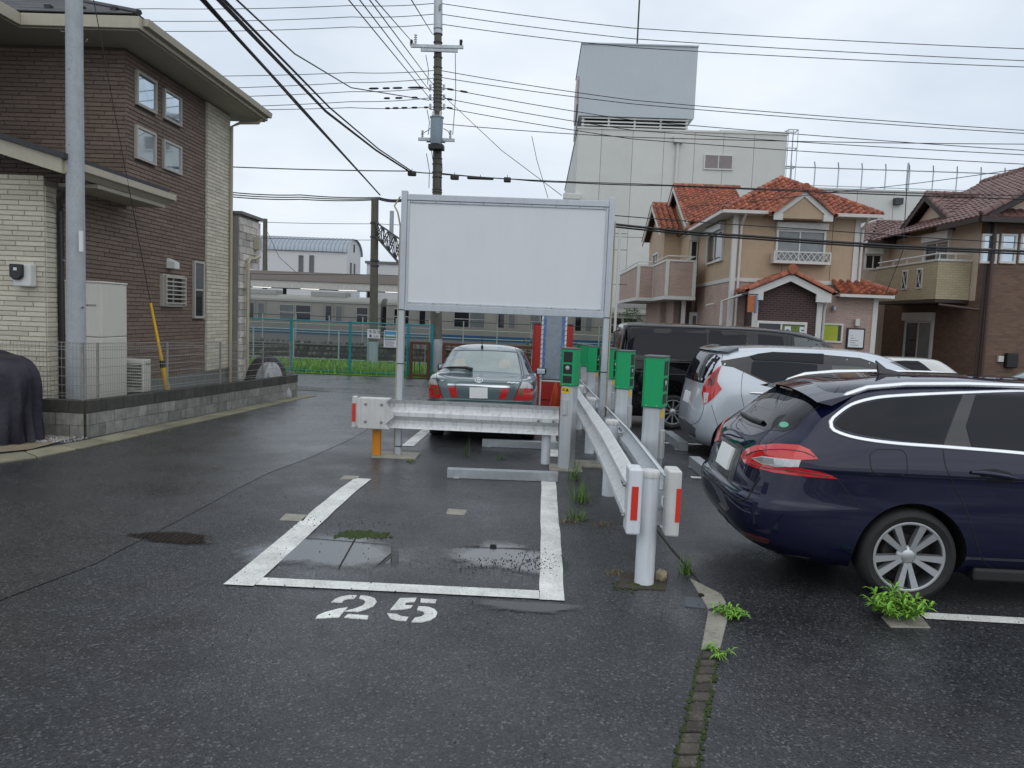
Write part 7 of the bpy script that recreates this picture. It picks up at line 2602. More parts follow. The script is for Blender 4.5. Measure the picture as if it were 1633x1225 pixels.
# ------------------------------------------------------------------ navy estate car
m_navy = paint('navy_metallic', (0.005, 0.0065, 0.027), metal=0.0, rough=0.4, spec=0.0)
rows = [
    (0.20, 0.30, 4.30, 0.78), (0.27, 0.15, 4.42, 0.845), (0.36, 0.05, 4.50, 0.885), (0.46, 0.01, 4.54, 0.895), (0.55, 0.0, 4.56, 0.897), (0.61, 0.015, 4.56, 0.895),
    (0.64, 0.055, 4.56, 0.893), (0.72, 0.075, 4.54, 0.889), (0.80, 0.095, 4.50, 0.888), (0.845, 0.11, 4.42, 0.892), (0.865, 0.115, 4.35, 0.902), (0.90, 0.125, 4.25, 0.898), (0.96, 0.16, 4.0, 0.883),
    (1.02, 0.22, 3.6, 0.862), (1.09, 0.30, 3.35, 0.825), (1.20, 0.405, 3.1, 0.775), (1.31, 0.515, 2.85, 0.715), (1.375, 0.59, 2.65, 0.672),
    (1.408, 0.66, 2.5, 0.62), (1.432, 0.76, 2.4, 0.54), (1.45, 0.95, 2.3, 0.40), (1.462, 1.2, 2.2, 0.24), (1.467, 1.5, 2.1, 0.10)]
sm = lambda a, b, x: min(1, max(0, (x - a) / (b - a))) ** 2 * (3 - 2 * min(1, max(0, (x - a) / (b - a))))
blue = Car('estate_car', 'navy blue estate car with chrome window trim and roof rails', (1.40, 5.76, 0), 0, 0, rows, m_navy, [1.09, 3.80],
           zfun=lambda x, z: (-0.055 * max(0, (1.75 - x) / 1.15) ** 1.6 + 0.012) * sm(1.15, 1.40, z), R=0.315, arch=0.362)
blue.wheels([1.09, 3.80], 'twin5', 0.228, phase=-1.54)
B = blue
qw = Z1((662, 432), (690, 397), (742, 361), (850, 336), (1000, 326), (1160, 318), (1084, 515), (900, 493), (760, 471), (690, 452))
B.px('window', qw, 0.002, m_tint, mirror=True)
B.px('window', Z1((1216, 318), (1404, 314), (1640, 330), (1760, 372), (1880, 480), (1880, 592), (1404, 537), (1200, 523), (1178, 442)), 0.002, m_tint, mirror=True)
B.px('window_pillar', Z1((1163, 318), (1213, 318), (1175, 442), (1196, 522), (1088, 515)), 0.001, m_gloss, mirror=True)
B.line('window_trim', Z1((1700, 330), (1404, 303), (1165, 310), (1000, 317), (850, 327), (742, 351), (682, 387), (648, 425), (652, 448), (690, 470), (760, 489), (900, 508), (1090, 522), (1404, 548), (1800, 600)), 0.026, 0.006, m_chrome, n=110, mirror=True)
# roof rail
pl = []
for x_, dz_ in ((0.66, 0.0), (0.72, 0.014), (0.85, 0.02), (1.1, 0.02), (1.5, 0.02), (1.9, 0.02), (2.3, 0.02), (2.42, 0.0)):
    l_, n_ = B.hit_dir((x_, -0.60, 2.2), (0, 0, -1))
    pl.append(l_ + Vector((0, 0, dz_)))
q = MB().tube(pl, [0.006] + [0.02] * (len(pl) - 2) + [0.016], 10)
B.solid('roof_rail', q, m_chrome, smooth=50)
q = MB().tube([Vector((p.x, -p.y, p.z)) for p in pl], [0.006] + [0.02] * (len(pl) - 2) + [0.016], 10)
B.solid('roof_rail', q, m_chrome, smooth=50)
# rear window and spoiler
rg = B.px('rear_window', Z8((484, 588), (560, 512), (660, 428), (775, 362), (830, 392), (1000, 425), (1125, 440), (1000, 540), (890, 655), (820, 680), (690, 670), (560, 628)), 0.002, m_tint)
q = MB()
for sgn in (1,):
    tip = [Vector((0.50, y, 1.335 - 0.05 * (y / 0.66) ** 2)) for y in np.linspace(-0.66, 0.66, 15)]
    rt_ = [Vector((0.80, y * 0.92, 1.405 - 0.045 * (y / 0.66) ** 2)) for y in np.linspace(-0.66, 0.66, 15)]
    und = [Vector((0.60, y * 0.99, 1.325 - 0.06 * (y / 0.66) ** 2)) for y in np.linspace(-0.66, 0.66, 15)]
    vs = tip + rt_ + und
    fs = [(i, i + 1, 15 + i + 1, 15 + i) for i in range(14)] + [(i + 1, i, 30 + i, 30 + i + 1) for i in range(14)] + [(15 + i, 15 + i + 1, 30 + i + 1, 30 + i) for i in range(14)]
    fs += [(0, 15, 30), (14, 44, 29)]
    q.add(vs, fs)
sp = B.solid('spoiler', q, m_navy, smooth=40)
B.solid('brake_lamp', MB().box((0.505, -0.14, 1.312), (0.56, 0.14, 1.322)), m_tdark, sp)
# tail lamp
tl = B.px('tail_lamp', Z1((300, 558), (318, 532), (358, 517), (440, 511), (525, 516), (566, 533), (601, 570), (530, 574), (524, 603), (600, 618), (650, 632), (675, 646), (560, 638), (430, 622), (350, 602), (312, 582)), 0.008, m_tred, step=4, mirror=True, label='red claw-shaped tail lamp with clear centre')
B.px('reversing_lens', Z1((344, 566), (385, 559), (450, 568), (534, 574), (524, 600), (440, 597), (385, 588)), 0.012, m_tclear, step=4, parent=tl)
B.px('lamp_core', Z1((352, 568), (385, 563), (430, 570), (430, 588), (390, 584)), 0.0135, M('lamp_grey', (0.2, 0.2, 0.21), 0.2, coat=1), step=4, parent=tl)
for pts in (((322, 556), (360, 540), (450, 533), (540, 542), (588, 562)), ((330, 585), (400, 604), (520, 616), (640, 636)), ((400, 516), (396, 556))):
    B.line('lamp_rib', Z1(*pts), 0.006, 0.0105, m_tdark, n=24, parent=tl)
B.rear('number_plate', [(-0.165, 0.70), (0.165, 0.70), (0.165, 0.86), (-0.165, 0.86)], 0.022, m_plate2, label='blank white number plate')
B.rear('plate_recess', [(-0.34, 0.655), (0.34, 0.655), (0.30, 0.885), (-0.30, 0.885)], 0.003, m_gloss)
B.px('bumper_reflector', Z1((278, 846), (300, 849), (410, 886), (405, 899), (300, 873)), 0.005, m_tdark, step=5, mirror=True)
B.line('wiper', Z8((535, 565), (600, 600), (682, 628)), 0.03, 0.02, m_black, n=14)
B.px('window_sticker', [(Z8((818, 634))[0][0] + 7.5 * math.cos(t_), Z8((818, 634))[0][1] + 4.6 * math.sin(t_)) for t_ in np.linspace(0, 6.2, 14)], 0.003, M('green_sticker', (0.12, 0.42, 0.28), 0.5, var=0.4, scale=40), step=4, depth=0.001)
# shut lines, fuel flap, handle
B.line('door_gap', Z1((1166, 312), (1120, 420), (1088, 530), (1096, 590), (1120, 650), (1165, 740), (1200, 830), (1225, 920), (1262, 985), (1330, 1008), (1404, 1014), (1700, 1022)), 0.007, 0.0012, m_gap, n=80, mirror=True)
B.line('bumper_gap', Z1((676, 648), (700, 680), (740, 730), (775, 780)), 0.006, 0.0012, m_gap, n=20, mirror=True)
B.line('tailgate_gap', Z8((1195, 380), (1130, 445), (1005, 550), (880, 670), (760, 735), (700, 780)), 0.006, 0.0012, m_gap, n=40)
B.line('fuel_flap_gap', Z1((830, 530), (920, 533), (944, 556), (948, 612), (922, 634), (836, 628), (808, 610), (802, 556), (830, 530)), 0.006, 0.0012, m_gap, n=60)
B.line('bumper_edge', Z1((172, 640), (230, 690), (290, 730), (318, 725), (345, 680), (372, 640)), 0.012, 0.003, m_gap, n=40)
B.line('lower_valance', Z1((205, 790), (275, 868), (340, 900), (430, 935), (560, 960)), 0.07, 0.004, m_black, n=30)
B.px('handle_cup', Z1((1225, 612), (1290, 606), (1350, 622), (1372, 645), (1345, 664), (1280, 660), (1235, 640)), 0.001, m_gap, step=5)
hl = [B.hit_px(*p) for p in Z1((1198, 622), (1230, 622), (1280, 628), (1330, 636), (1376, 645))]
B.solid('door_handle', MB().tube([l_ + n_ * (0.004 if i in (0, 4) else 0.026) for i, (l_, n_) in enumerate(hl)], [0.012, 0.017, 0.017, 0.016, 0.011], 10), m_navy, smooth=60)
B.solid('roof_fin', MB().prism([(1.18, -0.02, 1.455), (1.42, -0.02, 1.46), (1.24, -0.008, 1.50), (1.16, -0.004, 1.56)], (0, 0.03, 0)), m_gloss, bevel=0.006)
B.solid('sill', MB().box((1.52, -0.86, 0.17), (3.38, 0.86, 0.26)), m_black, bevel=0.02)

B.nose(1.05, 1.36, 0.72, 0.60, 0.68, 0.70)

# ------------------------------------------------------------------ silver-white hatchback
m_silver = paint('pearl_white', (0.52, 0.56, 0.60), metal=0.25, rough=0.3)
HX, HYc = 2.21, 11.13
rows = [
    (0.18, 0.16, 3.75, 0.74), (0.26, 0.06, 3.85, 0.80), (0.36, 0.015, 3.9, 0.835), (0.50, 0.0, 3.92, 0.845), (0.64, 0.01, 3.9, 0.847), (0.78, 0.03, 3.86, 0.845), (0.90, 0.05, 3.7, 0.838),
    (1.00, 0.07, 3.45, 0.826), (1.10, 0.075, 3.45, 0.803), (1.22, 0.11, 3.3, 0.768), (1.36, 0.16, 3.1, 0.722), (1.47, 0.205, 2.92, 0.682), (1.535, 0.25, 2.78, 0.638), (1.57, 0.33, 2.65, 0.56), (1.592, 0.55, 2.5, 0.42), (1.605, 0.85, 2.3, 0.25), (1.61, 1.2, 2.0, 0.1)]
fit = Car('hatchback_car', 'silver-white hatchback with red arrow-shaped tail lamps', (HX, HYc, gz(HYc - 0.4)), 0, 0, rows, m_silver, [0.60, 3.10],
          zfun=lambda x, z: -0.05 * max(0, (1.3 - x) / 0.9) ** 1.8 * sm(1.3, 1.55, z) - 0.05 * max(0, (x - 1.9) / 1.0) ** 1.6 * sm(1.3, 1.55, z), R=0.30, arch=0.345, nr=5.0)
fit.wheels([0.60, 3.10], 'twelve', 0.20)
B = fit
band = Z8((384, 196), (470, 182), (565, 166), (640, 148), (740, 137), (1090, 154), (1340, 176), (1430, 205), (1520, 258), (1600, 310), (1600, 425), (1240, 420), (900, 400), (745, 365), (640, 320), (540, 272), (470, 240), (396, 230))
B.px('window_band', band, 0.002, m_gloss, mirror=True)
B.px('window', Z8((612, 198), (850, 206), (1045, 222), (1048, 360), (850, 380), (760, 362), (660, 318), (590, 285), (596, 215)), 0.004, m_tint, mirror=True)
B.px('window', Z8((1145, 228), (1340, 238), (1500, 262), (1560, 300), (1560, 380), (1145, 372)), 0.004, glass('pale_car_glass', (0.06, 0.075, 0.075), 0.04, 0.7), mirror=True)
B.px('rain_visor', Z8((585, 165), (640, 150), (740, 139), (1086, 152), (1086, 215), (850, 200), (610, 190)), 0.016, m_tint, mirror=True)
B.rear('rear_window', [(-0.60, 1.06), (0.60, 1.06), (0.655, 1.20), (0.60, 1.42), (0.50, 1.465), (-0.50, 1.465), (-0.60, 1.42), (-0.655, 1.20)], 0.002, m_tint)
B.rear('spoiler', [(-0.60, 1.475), (0.60, 1.475), (0.56, 1.53), (-0.56, 1.53)], 0.05, M('spoiler_grey', (0.05, 0.07, 0.075), 0.25, coat=1.0))
tl = B.px('tail_lamp', ZV((1062, 464), (1030, 482), (985, 525), (935, 590), (905, 650), (890, 706), (905, 810), (972, 768), (1066, 672), (1022, 604), (1032, 550)), 0.010, m_tred, step=4, mirror=True, label='tall red arrow-shaped tail lamp')
B.px('lamp_inset', ZV((1048, 492), (1010, 520), (960, 590), (935, 640), (995, 640), (1008, 590), (1022, 540)), 0.0125, m_tdark, step=4, parent=tl)
B.px('reversing_lens', ZV((905, 702), (950, 706), (938, 785), (910, 800)), 0.0125, m_tclear, step=4, parent=tl)
B.rear('number_plate', [(-0.165, 0.73), (0.165, 0.73), (0.165, 0.89), (-0.165, 0.89)], 0.012, m_plate2, label='blank white number plate')
B.rear('bumper_inset', [(-0.55, 0.27), (0.55, 0.27), (0.62, 0.42), (0.5, 0.46), (-0.5, 0.46), (-0.62, 0.42)], 0.003, M('dark_grey_trim', (0.10, 0.11, 0.12), 0.5))
B.line('tailgate_gap', ZV((1078, 345), (1066, 400), (1064, 460)), 0.006, 0.0012, m_gap, n=16)
B.line('tailgate_gap', ZV((900, 640), (892, 720), (905, 815), (890, 890), (850, 960), (800, 985), (720, 930)), 0.008, 0.0012, m_gap, n=40)
B.line('door_gap', Z8((580, 165), (555, 240), (532, 300), (524, 400), (536, 480), (545, 520)), 0.006, 0.0012, m_gap, n=30, mirror=True)
B.line('door_gap', Z8((1090, 150), (1096, 260), (1100, 400)), 0.006, 0.0012, m_gap, n=20, mirror=True)
B.line('bumper_gap', Z8((320, 500), (345, 580), (370, 660), (385, 700)), 0.006, 0.0012, m_gap, n=20, mirror=True)
B.line('bumper_crease', ZV((712, 1010), (760, 1055), (835, 1085)), 0.012, 0.003, m_gap, n=16)
hl = [B.hit_px(*p) for p in Z8((584, 416), (640, 418), (692, 420))]
B.solid('door_handle', MB().tube([l_ + n_ * (0.004 if i in (0, 2) else 0.026) for i, (l_, n_) in enumerate(hl)], [0.012, 0.016, 0.012], 8), m_chrome, smooth=60)
a0 = B.hit_px(*Z8((560, 82))[0])[0]
B.solid('aerial', MB().tube([a0, a0 + Vector((-0.13, 0, 0.19))], [0.006, 0.003], 6), m_black)
B.solid('aerial_base', MB().lathe([(0.028, 0), (0.02, 0.02), (0, 0.03)], a0, 'z', 10), m_black, smooth=50)

B.nose(1.05, 1.46, 0.68, 0.58, 0.66, 0.66)

# ------------------------------------------------------------------ black van
m_blackp = paint('black_paint', (0.004, 0.004, 0.005), metal=0.0, rough=0.4, spec=0.0)
VX, VYc = 1.40, 14.70
rows = [
    (0.22, 0.12, 4.55, 0.76), (0.30, 0.03, 4.65, 0.82), (0.45, 0.0, 4.69, 0.842), (0.62, 0.03, 4.69, 0.846), (0.70, 0.05, 4.68, 0.842), (0.95, 0.055, 4.62, 0.847), (1.05, 0.06, 4.55, 0.842), (1.25, 0.09, 4.5, 0.828),
    (1.50, 0.13, 4.3, 0.795), (1.72, 0.165, 4.08, 0.76), (1.84, 0.19, 3.92, 0.73), (1.90, 0.23, 3.75, 0.67), (1.93, 0.30, 3.6, 0.58), (1.95, 0.5, 3.1, 0.40), (1.958, 0.9, 2.8, 0.2), (1.96, 1.2, 2.5, 0.08)]
van = Car('black_van', 'black delivery van with dark glass and silver multi-spoke wheels', (VX, VYc, gz(VYc - 0.6)), 0, 0, rows, m_blackp, [1.16, 3.65],
          zfun=lambda x, z: -0.07 * max(0, (x - 2.4) / 1.4) ** 1.7 * sm(1.5, 1.9, z), R=0.325, arch=0.385, nr=7, nf=5, ar=0.8)
van.wheels([1.16, 3.65], 'ten', 0.225)
B = van
B.px('window', ZV((243, 150), (268, 129), (600, 133), (928, 140), (928, 385), (850, 428), (560, 395), (300, 362), (222, 335)), 0.003, m_tint, step=7, mirror=True)
B.px('window', [(1130, 526), (1190, 530), (1190, 566), (1130, 574)], 0.003, m_tint, step=7, mirror=True)
B.px('window', [(1209, 533), (1248, 537), (1250, 548), (1246, 576), (1209, 576)], 0.003, m_tint, step=7, mirror=True)
B.px('window', [(1266, 538), (1290, 540), (1318, 548), (1334, 560), (1340, 577), (1270, 577)], 0.003, glass('pale_car_glass', (0.06, 0.075, 0.075), 0.04, 0.7), step=6, mirror=True)
for i, pts in enumerate((((1127, 522), (1127, 580), (1128, 620)), ((1255, 533), (1256, 580)), ((1262, 534), (1263, 580)))):
    B.line('door_gap', pts, 0.008, 0.0012, m_gap, n=16)
B.line('body_crease', ZV((300, 412), (560, 432), (850, 440)), 0.025, 0.006, m_blackp, n=30)
B.line('body_crease', ZV((280, 512), (560, 540), (800, 553)), 0.03, 0.007, m_blackp, n=30)
B.line('drip_rail', [(995, 520), (1100, 523), (1200, 527), (1260, 533), (1310, 545)], 0.03, 0.008, m_gap, n=40, mirror=True)
B.rear('rear_window', [(-0.62, 1.15), (0.62, 1.15), (0.58, 1.72), (-0.58, 1.72)], 0.003, m_tint)
B.px('tail_lamp', ZV((52, 290), (66, 160), (70, 120), (62, 105), (48, 180), (44, 290)), 0.006, m_tred, step=4, mirror=True)
B.rear('number_plate', [(-0.165, 0.66), (0.165, 0.66), (0.165, 0.82), (-0.165, 0.82)], 0.012, m_plate2)
B.solid('side_skirt', MB().box((1.6, -0.835, 0.2), (3.2, 0.835, 0.28)), m_black, bevel=0.02)
B.solid('rear_ladder_rail', MB().tube([(0.12, -0.70, 1.80), (0.02, -0.72, 1.76), (0.02, -0.72, 1.45)], 0.018, 8), m_black, smooth=50)

B.nose(1.15, 1.78, 0.72, 0.62, 0.72, 0.70)

# ------------------------------------------------------------------ grey-green sedan
m_gg = paint('grey_green_metallic', (0.105, 0.15, 0.155), metal=0.5, rough=0.3)
SX, SYr = -0.80, 10.78
rows = [
    (0.18, 0.20, 4.35, 0.72), (0.25, 0.08, 4.45, 0.79), (0.34, 0.02, 4.52, 0.825), (0.46, 0.0, 4.55, 0.838), (0.56, 0.01, 4.55, 0.842), (0.60, 0.04, 4.55, 0.842), (0.70, 0.045, 4.5, 0.843), (0.82, 0.045, 4.4, 0.838),
    (0.90, 0.055, 4.2, 0.828), (0.945, 0.09, 3.9, 0.815), (0.968, 0.20, 3.7, 0.80), (0.982, 0.38, 3.55, 0.785), (0.998, 0.56, 3.42, 0.77), (1.03, 0.66, 3.32, 0.752), (1.12, 0.83, 3.1, 0.71), (1.22, 1.02, 2.88, 0.662), (1.32, 1.22, 2.65, 0.608), (1.375, 1.36, 2.5, 0.56),
    (1.405, 1.5, 2.4, 0.49), (1.43, 1.65, 2.3, 0.38), (1.445, 1.8, 2.2, 0.22), (1.45, 1.95, 2.1, 0.08)]
sed = Car('sedan_car', 'grey-green sedan parked beyond the cross rail, seen from behind', (SX, SYr, gz(SYr) - 0.005), math.pi / 2, 0.027, rows, m_gg, [0.98, 3.68], R=0.305, arch=0.352, nr=3.6, ar=1.0)
sed.wheels([0.98, 3.68], 'seven', 0.20)
B = sed
m_rg = glass('pale_rear_glass', (0.27, 0.32, 0.31), 0.04, 0.8)  # pale base colour stands in for reflected sky and daylight through the cabin
gl = B.px('rear_window', ZS7((372, 142), (540, 136), (740, 136), (930, 142), (1112, 158), (1140, 260), (1164, 384), (900, 362), (640, 352), (300, 324), (268, 318), (320, 220)), 0.002, m_rg, label='rear window with sky and bright cabin painted pale into the glass')
for cx_, cy_, w_, h_ in ((505, 262, 62, 42), (985, 278, 68, 48)):
    B.px('headrest_shape', ZS7((cx_ - w_, cy_ + h_), (cx_ - w_ * 0.9, cy_ - h_ * 0.6), (cx_ - w_ * 0.6, cy_ - h_), (cx_ + w_ * 0.6, cy_ - h_), (cx_ + w_ * 0.9, cy_ - h_ * 0.6), (cx_ + w_, cy_ + h_)), 0.003, glass('headrest_through_glass', (0.36, 0.37, 0.31), 0.05, 0.8), step=4, parent=gl, depth=0.001)
B.line('window_seal', ZS7((268, 322), (320, 222), (372, 136), (540, 130), (740, 130), (930, 137), (1116, 153), (1144, 260), (1168, 390)), 0.02, 0.004, m_gloss, n=60)
B.line('roof_gap', ZS7((245, 372), (330, 220), (420, 80)), 0.008, 0.0012, m_gap, n=24)
B.line('roof_gap', ZS7((1195, 400), (1160, 240), (1095, 90)), 0.008, 0.0012, m_gap, n=24)
B.line('boot_gap', ZS7((242, 378), (252, 450), (285, 560), (320, 655)), 0.008, 0.0012, m_gap, n=24)
B.line('boot_gap', ZS7((1192, 402), (1160, 480), (1120, 580), (1080, 680)), 0.008, 0.0012, m_gap, n=24)
for nm, red, clr, amb in (('l', [(140, 462), (185, 440), (240, 446), (262, 505), (285, 575), (312, 642), (118, 642), (122, 560)], [(142, 462), (185, 440), (240, 446), (260, 500), (128, 500)], [(212, 524), (250, 526), (282, 606), (232, 602)]),
                          ('r', [(1176, 474), (1235, 478), (1278, 510), (1287, 560), (1285, 672), (1086, 670), (1112, 605), (1140, 545)], [(1176, 474), (1235, 478), (1280, 512), (1286, 542), (1142, 540)], [(1152, 548), (1192, 548), (1170, 628), (1128, 626)])):
    tl = B.px('tail_lamp', ZS7(*red), 0.008, m_tred, step=4)
    B.px('clear_lens', ZS7(*clr), 0.0105, m_tclear, step=4, parent=tl)
    B.px('amber_lens', ZS7(*amb), 0.0105, m_tamber, step=4, parent=tl)
B.px('boot_reflector', ZS7((370, 520), (455, 522), (474, 636), (410, 634)), 0.006, m_tred, step=4)
B.px('boot_reflector', ZS7((950, 540), (1036, 542), (992, 656), (920, 655)), 0.006, m_tred, step=4)
B.px('boot_garnish', ZS7((368, 490), (540, 494), (700, 502), (860, 508), (1042, 514), (1040, 536), (860, 530), (700, 516), (540, 510), (370, 508)), 0.012, m_chrome, step=4)
B.px('number_plate', ZS7((605, 528), (800, 532), (800, 650), (605, 646)), 0.014, m_plate2, step=6, label='blank white number plate')
for (cx_, cy_, rx_, ry_) in ((705, 452, 41, 27), (705, 440, 24, 9), (705, 455, 12, 21)):
    ring = [(cx_ + rx_ * math.cos(t_), cy_ + ry_ * math.sin(t_)) for t_ in np.linspace(0, 2 * math.pi, 17)]
    B.line('emblem_ring', ZS7(*ring), 0.011, 0.006, m_chrome, n=30)
B.line('script_badge', ZS7((1012, 480), (1040, 474), (1060, 484), (1085, 476), (1110, 484), (1138, 480)), 0.016, 0.004, m_chrome, n=30)
B.line('badge', ZS7((284, 456), (324, 458)), 0.02, 0.004, m_chrome, n=8)
B.line('bumper_line', ZS7((130, 660), (400, 662), (700, 672), (1000, 684), (1280, 690)), 0.03, 0.006, m_gg, n=40)
wp_ = [B.hit_px(*p) for p in ZS7((262, 332), (400, 326), (560, 328), (632, 346))]
B.solid('wiper', MB().tube([l_ + n_ * 0.022 for l_, n_ in wp_], [0.012, 0.016, 0.02, 0.026], 8), m_black, smooth=50)
B.solid('wiper_motor', MB().tube([wp_[2][0] + wp_[2][1] * 0.02, wp_[3][0] + wp_[3][1] * 0.012], [0.025, 0.03], 8), m_black, smooth=50)
a0 = B.hit_px(*ZS7((741, 104))[0])[0]
B.solid('aerial_base', MB().lathe([(0.02, -0.01), (0.022, 0.02), (0.012, 0.05), (0, 0.055)], a0, 'z', 10), m_black, smooth=50)
B.solid('aerial', MB().tube([a0, a0 + Vector((-0.18, 0.0, 0.2))], [0.006, 0.003], 6), m_black)
for sg in (-1, 1):
    q = MB().prism([(2.84, sg * 0.80, 0.93), (2.84, sg * 0.98, 0.93), (2.84, sg * 1.0, 0.99), (2.84, sg * 0.98, 1.05), (2.84, sg * 0.84, 1.05), (2.84, sg * 0.80, 1.0)], (0.12, 0, 0))
    mr_ = B.solid('wing_mirror', q, m_black, bevel=0.015)
    B.solid('mirror_glass', MB().box((2.832, sg * 0.825, 0.945), (2.8395, sg * 0.965, 1.035)), m_mirror, mr_)
B.solid('exhaust', MB().tube([(0.06, -0.45, 0.2), (0.4, -0.45, 0.22)], 0.028, 10), m_steel_dk, smooth=50)

B.nose(1.03, 1.36, 0.66, 0.52, 0.64, 0.66)
for sg in (-1, 1):
    B.side('window', [(0.98, 1.03), (2.02, 1.02), (2.02, 1.34), (1.45, 1.34)], 0.002, m_tint, sg=sg)
    B.side('window', [(2.08, 1.02), (2.95, 1.01), (2.62, 1.26), (2.4, 1.34), (2.08, 1.35)], 0.002, m_tint, sg=sg)

# ------------------------------------------------------------------ two white cars by the houses
m_wcar = paint('white_paint', (0.62, 0.62, 0.60), metal=0.0, rough=0.35)
rows = [(0.2, 0.15, 3.3, 0.68), (0.3, 0.03, 3.38, 0.72), (0.5, 0.0, 3.4, 0.735), (0.75, 0.04, 3.35, 0.735), (0.88, 0.06, 3.1, 0.725), (0.96, 0.1, 2.7, 0.71), (1.1, 0.2, 2.5, 0.66), (1.3, 0.36, 2.2, 0.60), (1.40, 0.46, 2.0, 0.54), (1.43, 0.6, 1.85, 0.44), (1.45, 0.85, 1.6, 0.2), (1.453, 1.0, 1.4, 0.08)]
for nm, lab, px, yy, rz_ in (('small_car', 'small white car parked against the brown brick house', 1418, 21.0, 0.0),):
    x0 = AY(px, 575, yy).x - 0.45
    c = Car(nm, lab, (x0, yy + 0.74, gz(yy)), rz_, 0, rows, m_wcar, [0.55, 2.75], R=0.27, arch=0.31)
    c.wheels([0.55, 2.75], 'seven', 0.18, width=0.16)
    gpx = [(1400 + x / 7.009, 540 + y / 7.009) for x, y in ((178, 252), (300, 246), (450, 250), (520, 295), (600, 362), (590, 400), (200, 400))]
    c.px('window', gpx, 0.003, m_tint, step=3)
    c.px('window', [(1400 + x / 7.009, 540 + y / 7.009) for x, y in ((85, 235), (125, 240), (150, 285), (120, 290))], 0.003, m_tint, step=3)
    c.side('door_gap', [(1.2, 0.3), (1.21, 0.3), (1.21, 0.9), (1.2, 0.9)], 0.001, m_gap)
    c.rear('number_plate', [(-0.165, 0.6), (0.165, 0.6), (0.165, 0.76), (-0.165, 0.76)], 0.012, m_plate2)
yy = 15.0
x0 = AY(1561, 595, yy).x
rows2 = [(0.2, 0.15, 4.1, 0.72), (0.3, 0.03, 4.2, 0.80), (0.5, 0.0, 4.25, 0.83), (0.72, 0.05, 4.2, 0.83), (0.84, 0.12, 4.15, 0.82), (0.90, 0.35, 4.1, 0.81), (0.95, 0.75, 4.05, 0.79), (1.0, 1.0, 4.0, 0.765), (1.15, 1.25, 3.9, 0.71), (1.3, 1.55, 3.8, 0.65), (1.42, 1.8, 3.7, 0.58), (1.46, 2.0, 3.5, 0.46), (1.48, 2.3, 3.2, 0.2), (1.483, 2.5, 3.0, 0.08)]
c = Car('white_sedan', 'white car with pale green windscreen beyond the roof of the navy estate', (x0, yy + 0.6, gz(yy)), 0, 0, rows2, m_wcar, [0.85, 3.3], R=0.30, arch=0.34)
c.wheels([0.85, 3.3], 'seven', 0.2)
c.rear('windscreen', [(-0.66, 1.02), (0.66, 1.02), (0.55, 1.36), (-0.55, 1.36)], 0.003, glass('green_windscreen', (0.16, 0.24, 0.23), 0.04, 0.8))
c.side('window', [(1.35, 1.02), (2.4, 1.02), (2.4, 1.36), (1.75, 1.36)], 0.003, m_tint, mirror=True)
c.rear('number_plate', [(-0.165, 0.4), (0.165, 0.4), (0.165, 0.56), (-0.165, 0.56)], 0.012, m_plate2)
for sg in (-1, 1):
    c.rear('headlamp', [(sg * 0.45, 0.66), (sg * 0.72, 0.68), (sg * 0.74, 0.76), (sg * 0.5, 0.74)], 0.004, m_tclear)

# ================================================================== OVERHEAD WIRES
m_cab = M('black_cable', (0.012, 0.012, 0.013), 0.6)
RIGHT, LEFT, DIAG = 'overhead wires right of the utility pole', 'overhead wires left of the utility pole', 'overhead wires rising towards the viewer'


def wire(pts, rad, label, group, sag=0.0, n=14):
    """pts: (px, py, depth); sag in metres between each pair"""
    P = [AY(*p) for p in pts]
    path = []
    for a, b in zip(P, P[1:]):
        for i in range(n):
            t = i / n
            path.append(a.lerp(b, t) - Vector((0, 0, sag * 4 * t * (1 - t))))
    path.append(P[-1])
    q = MB().tube(path, rad, 5)
    return single('overhead_wire', q, m_cab, label, 'wire', group, base=path[0])


lt = 'thin overhead wire running left from the utility pole'
ORD = ['topmost of its set', 'second of its set from the top', 'third of its set from the top', 'fourth of its set from the top', 'fifth of its set from the top', 'sixth of its set from the top', 'seventh of its set from the top', 'eighth of its set from the top', 'ninth of its set from the top', 'lowest of its set']
ki = 0
for (y0, y1) in ((5, 14), (22, 34), (38, 50), (112, 121), (124, 142), (139, 156), (155, 172), (170, 174)):
    wire([(697, y0, 26), (560, y0 + (y1 - y0) * 0.42, 26.5), (250, y1, 27.5), (-120, y1 - 6 if y1 < 60 else y1 + 8, 28.5)], 0.012, lt + ', ' + ORD[ki], LEFT, 0.05)
    ki += 1
rt_ = 'thin overhead wire running right from the utility pole'
ki = 0
for (y0, ym_, y1) in ((5, 45, 78), (22, 62, 97), (38, 76, 107), (112, 160, 208), (123, 166, 213), (139, 192, 240), (155, 208, 247), (170, 222, 262), (197, 219, 230), (278, 293, 312)):
    wire([(699, y0, 26), (1010, ym_, 25.5), (1633, y1, 25), (1760, y1 + 8, 24.8)], 0.013, rt_ + ', ' + ORD[ki], RIGHT, 0.04)
    ki += 1
dl = 'thin overhead wire slanting down from above the viewer to the utility pole'
for (px, y0, x1, y1) in ((548, -10, 688, 160), (566, -10, 686, 146), (582, -10, 692, 137), (590, -10, 660, 70), (650, -10, 690, 55)):
    wire([(px, y0, 12), (x1, y1, 26)], 0.011, dl, DIAG, 0.0, 6)
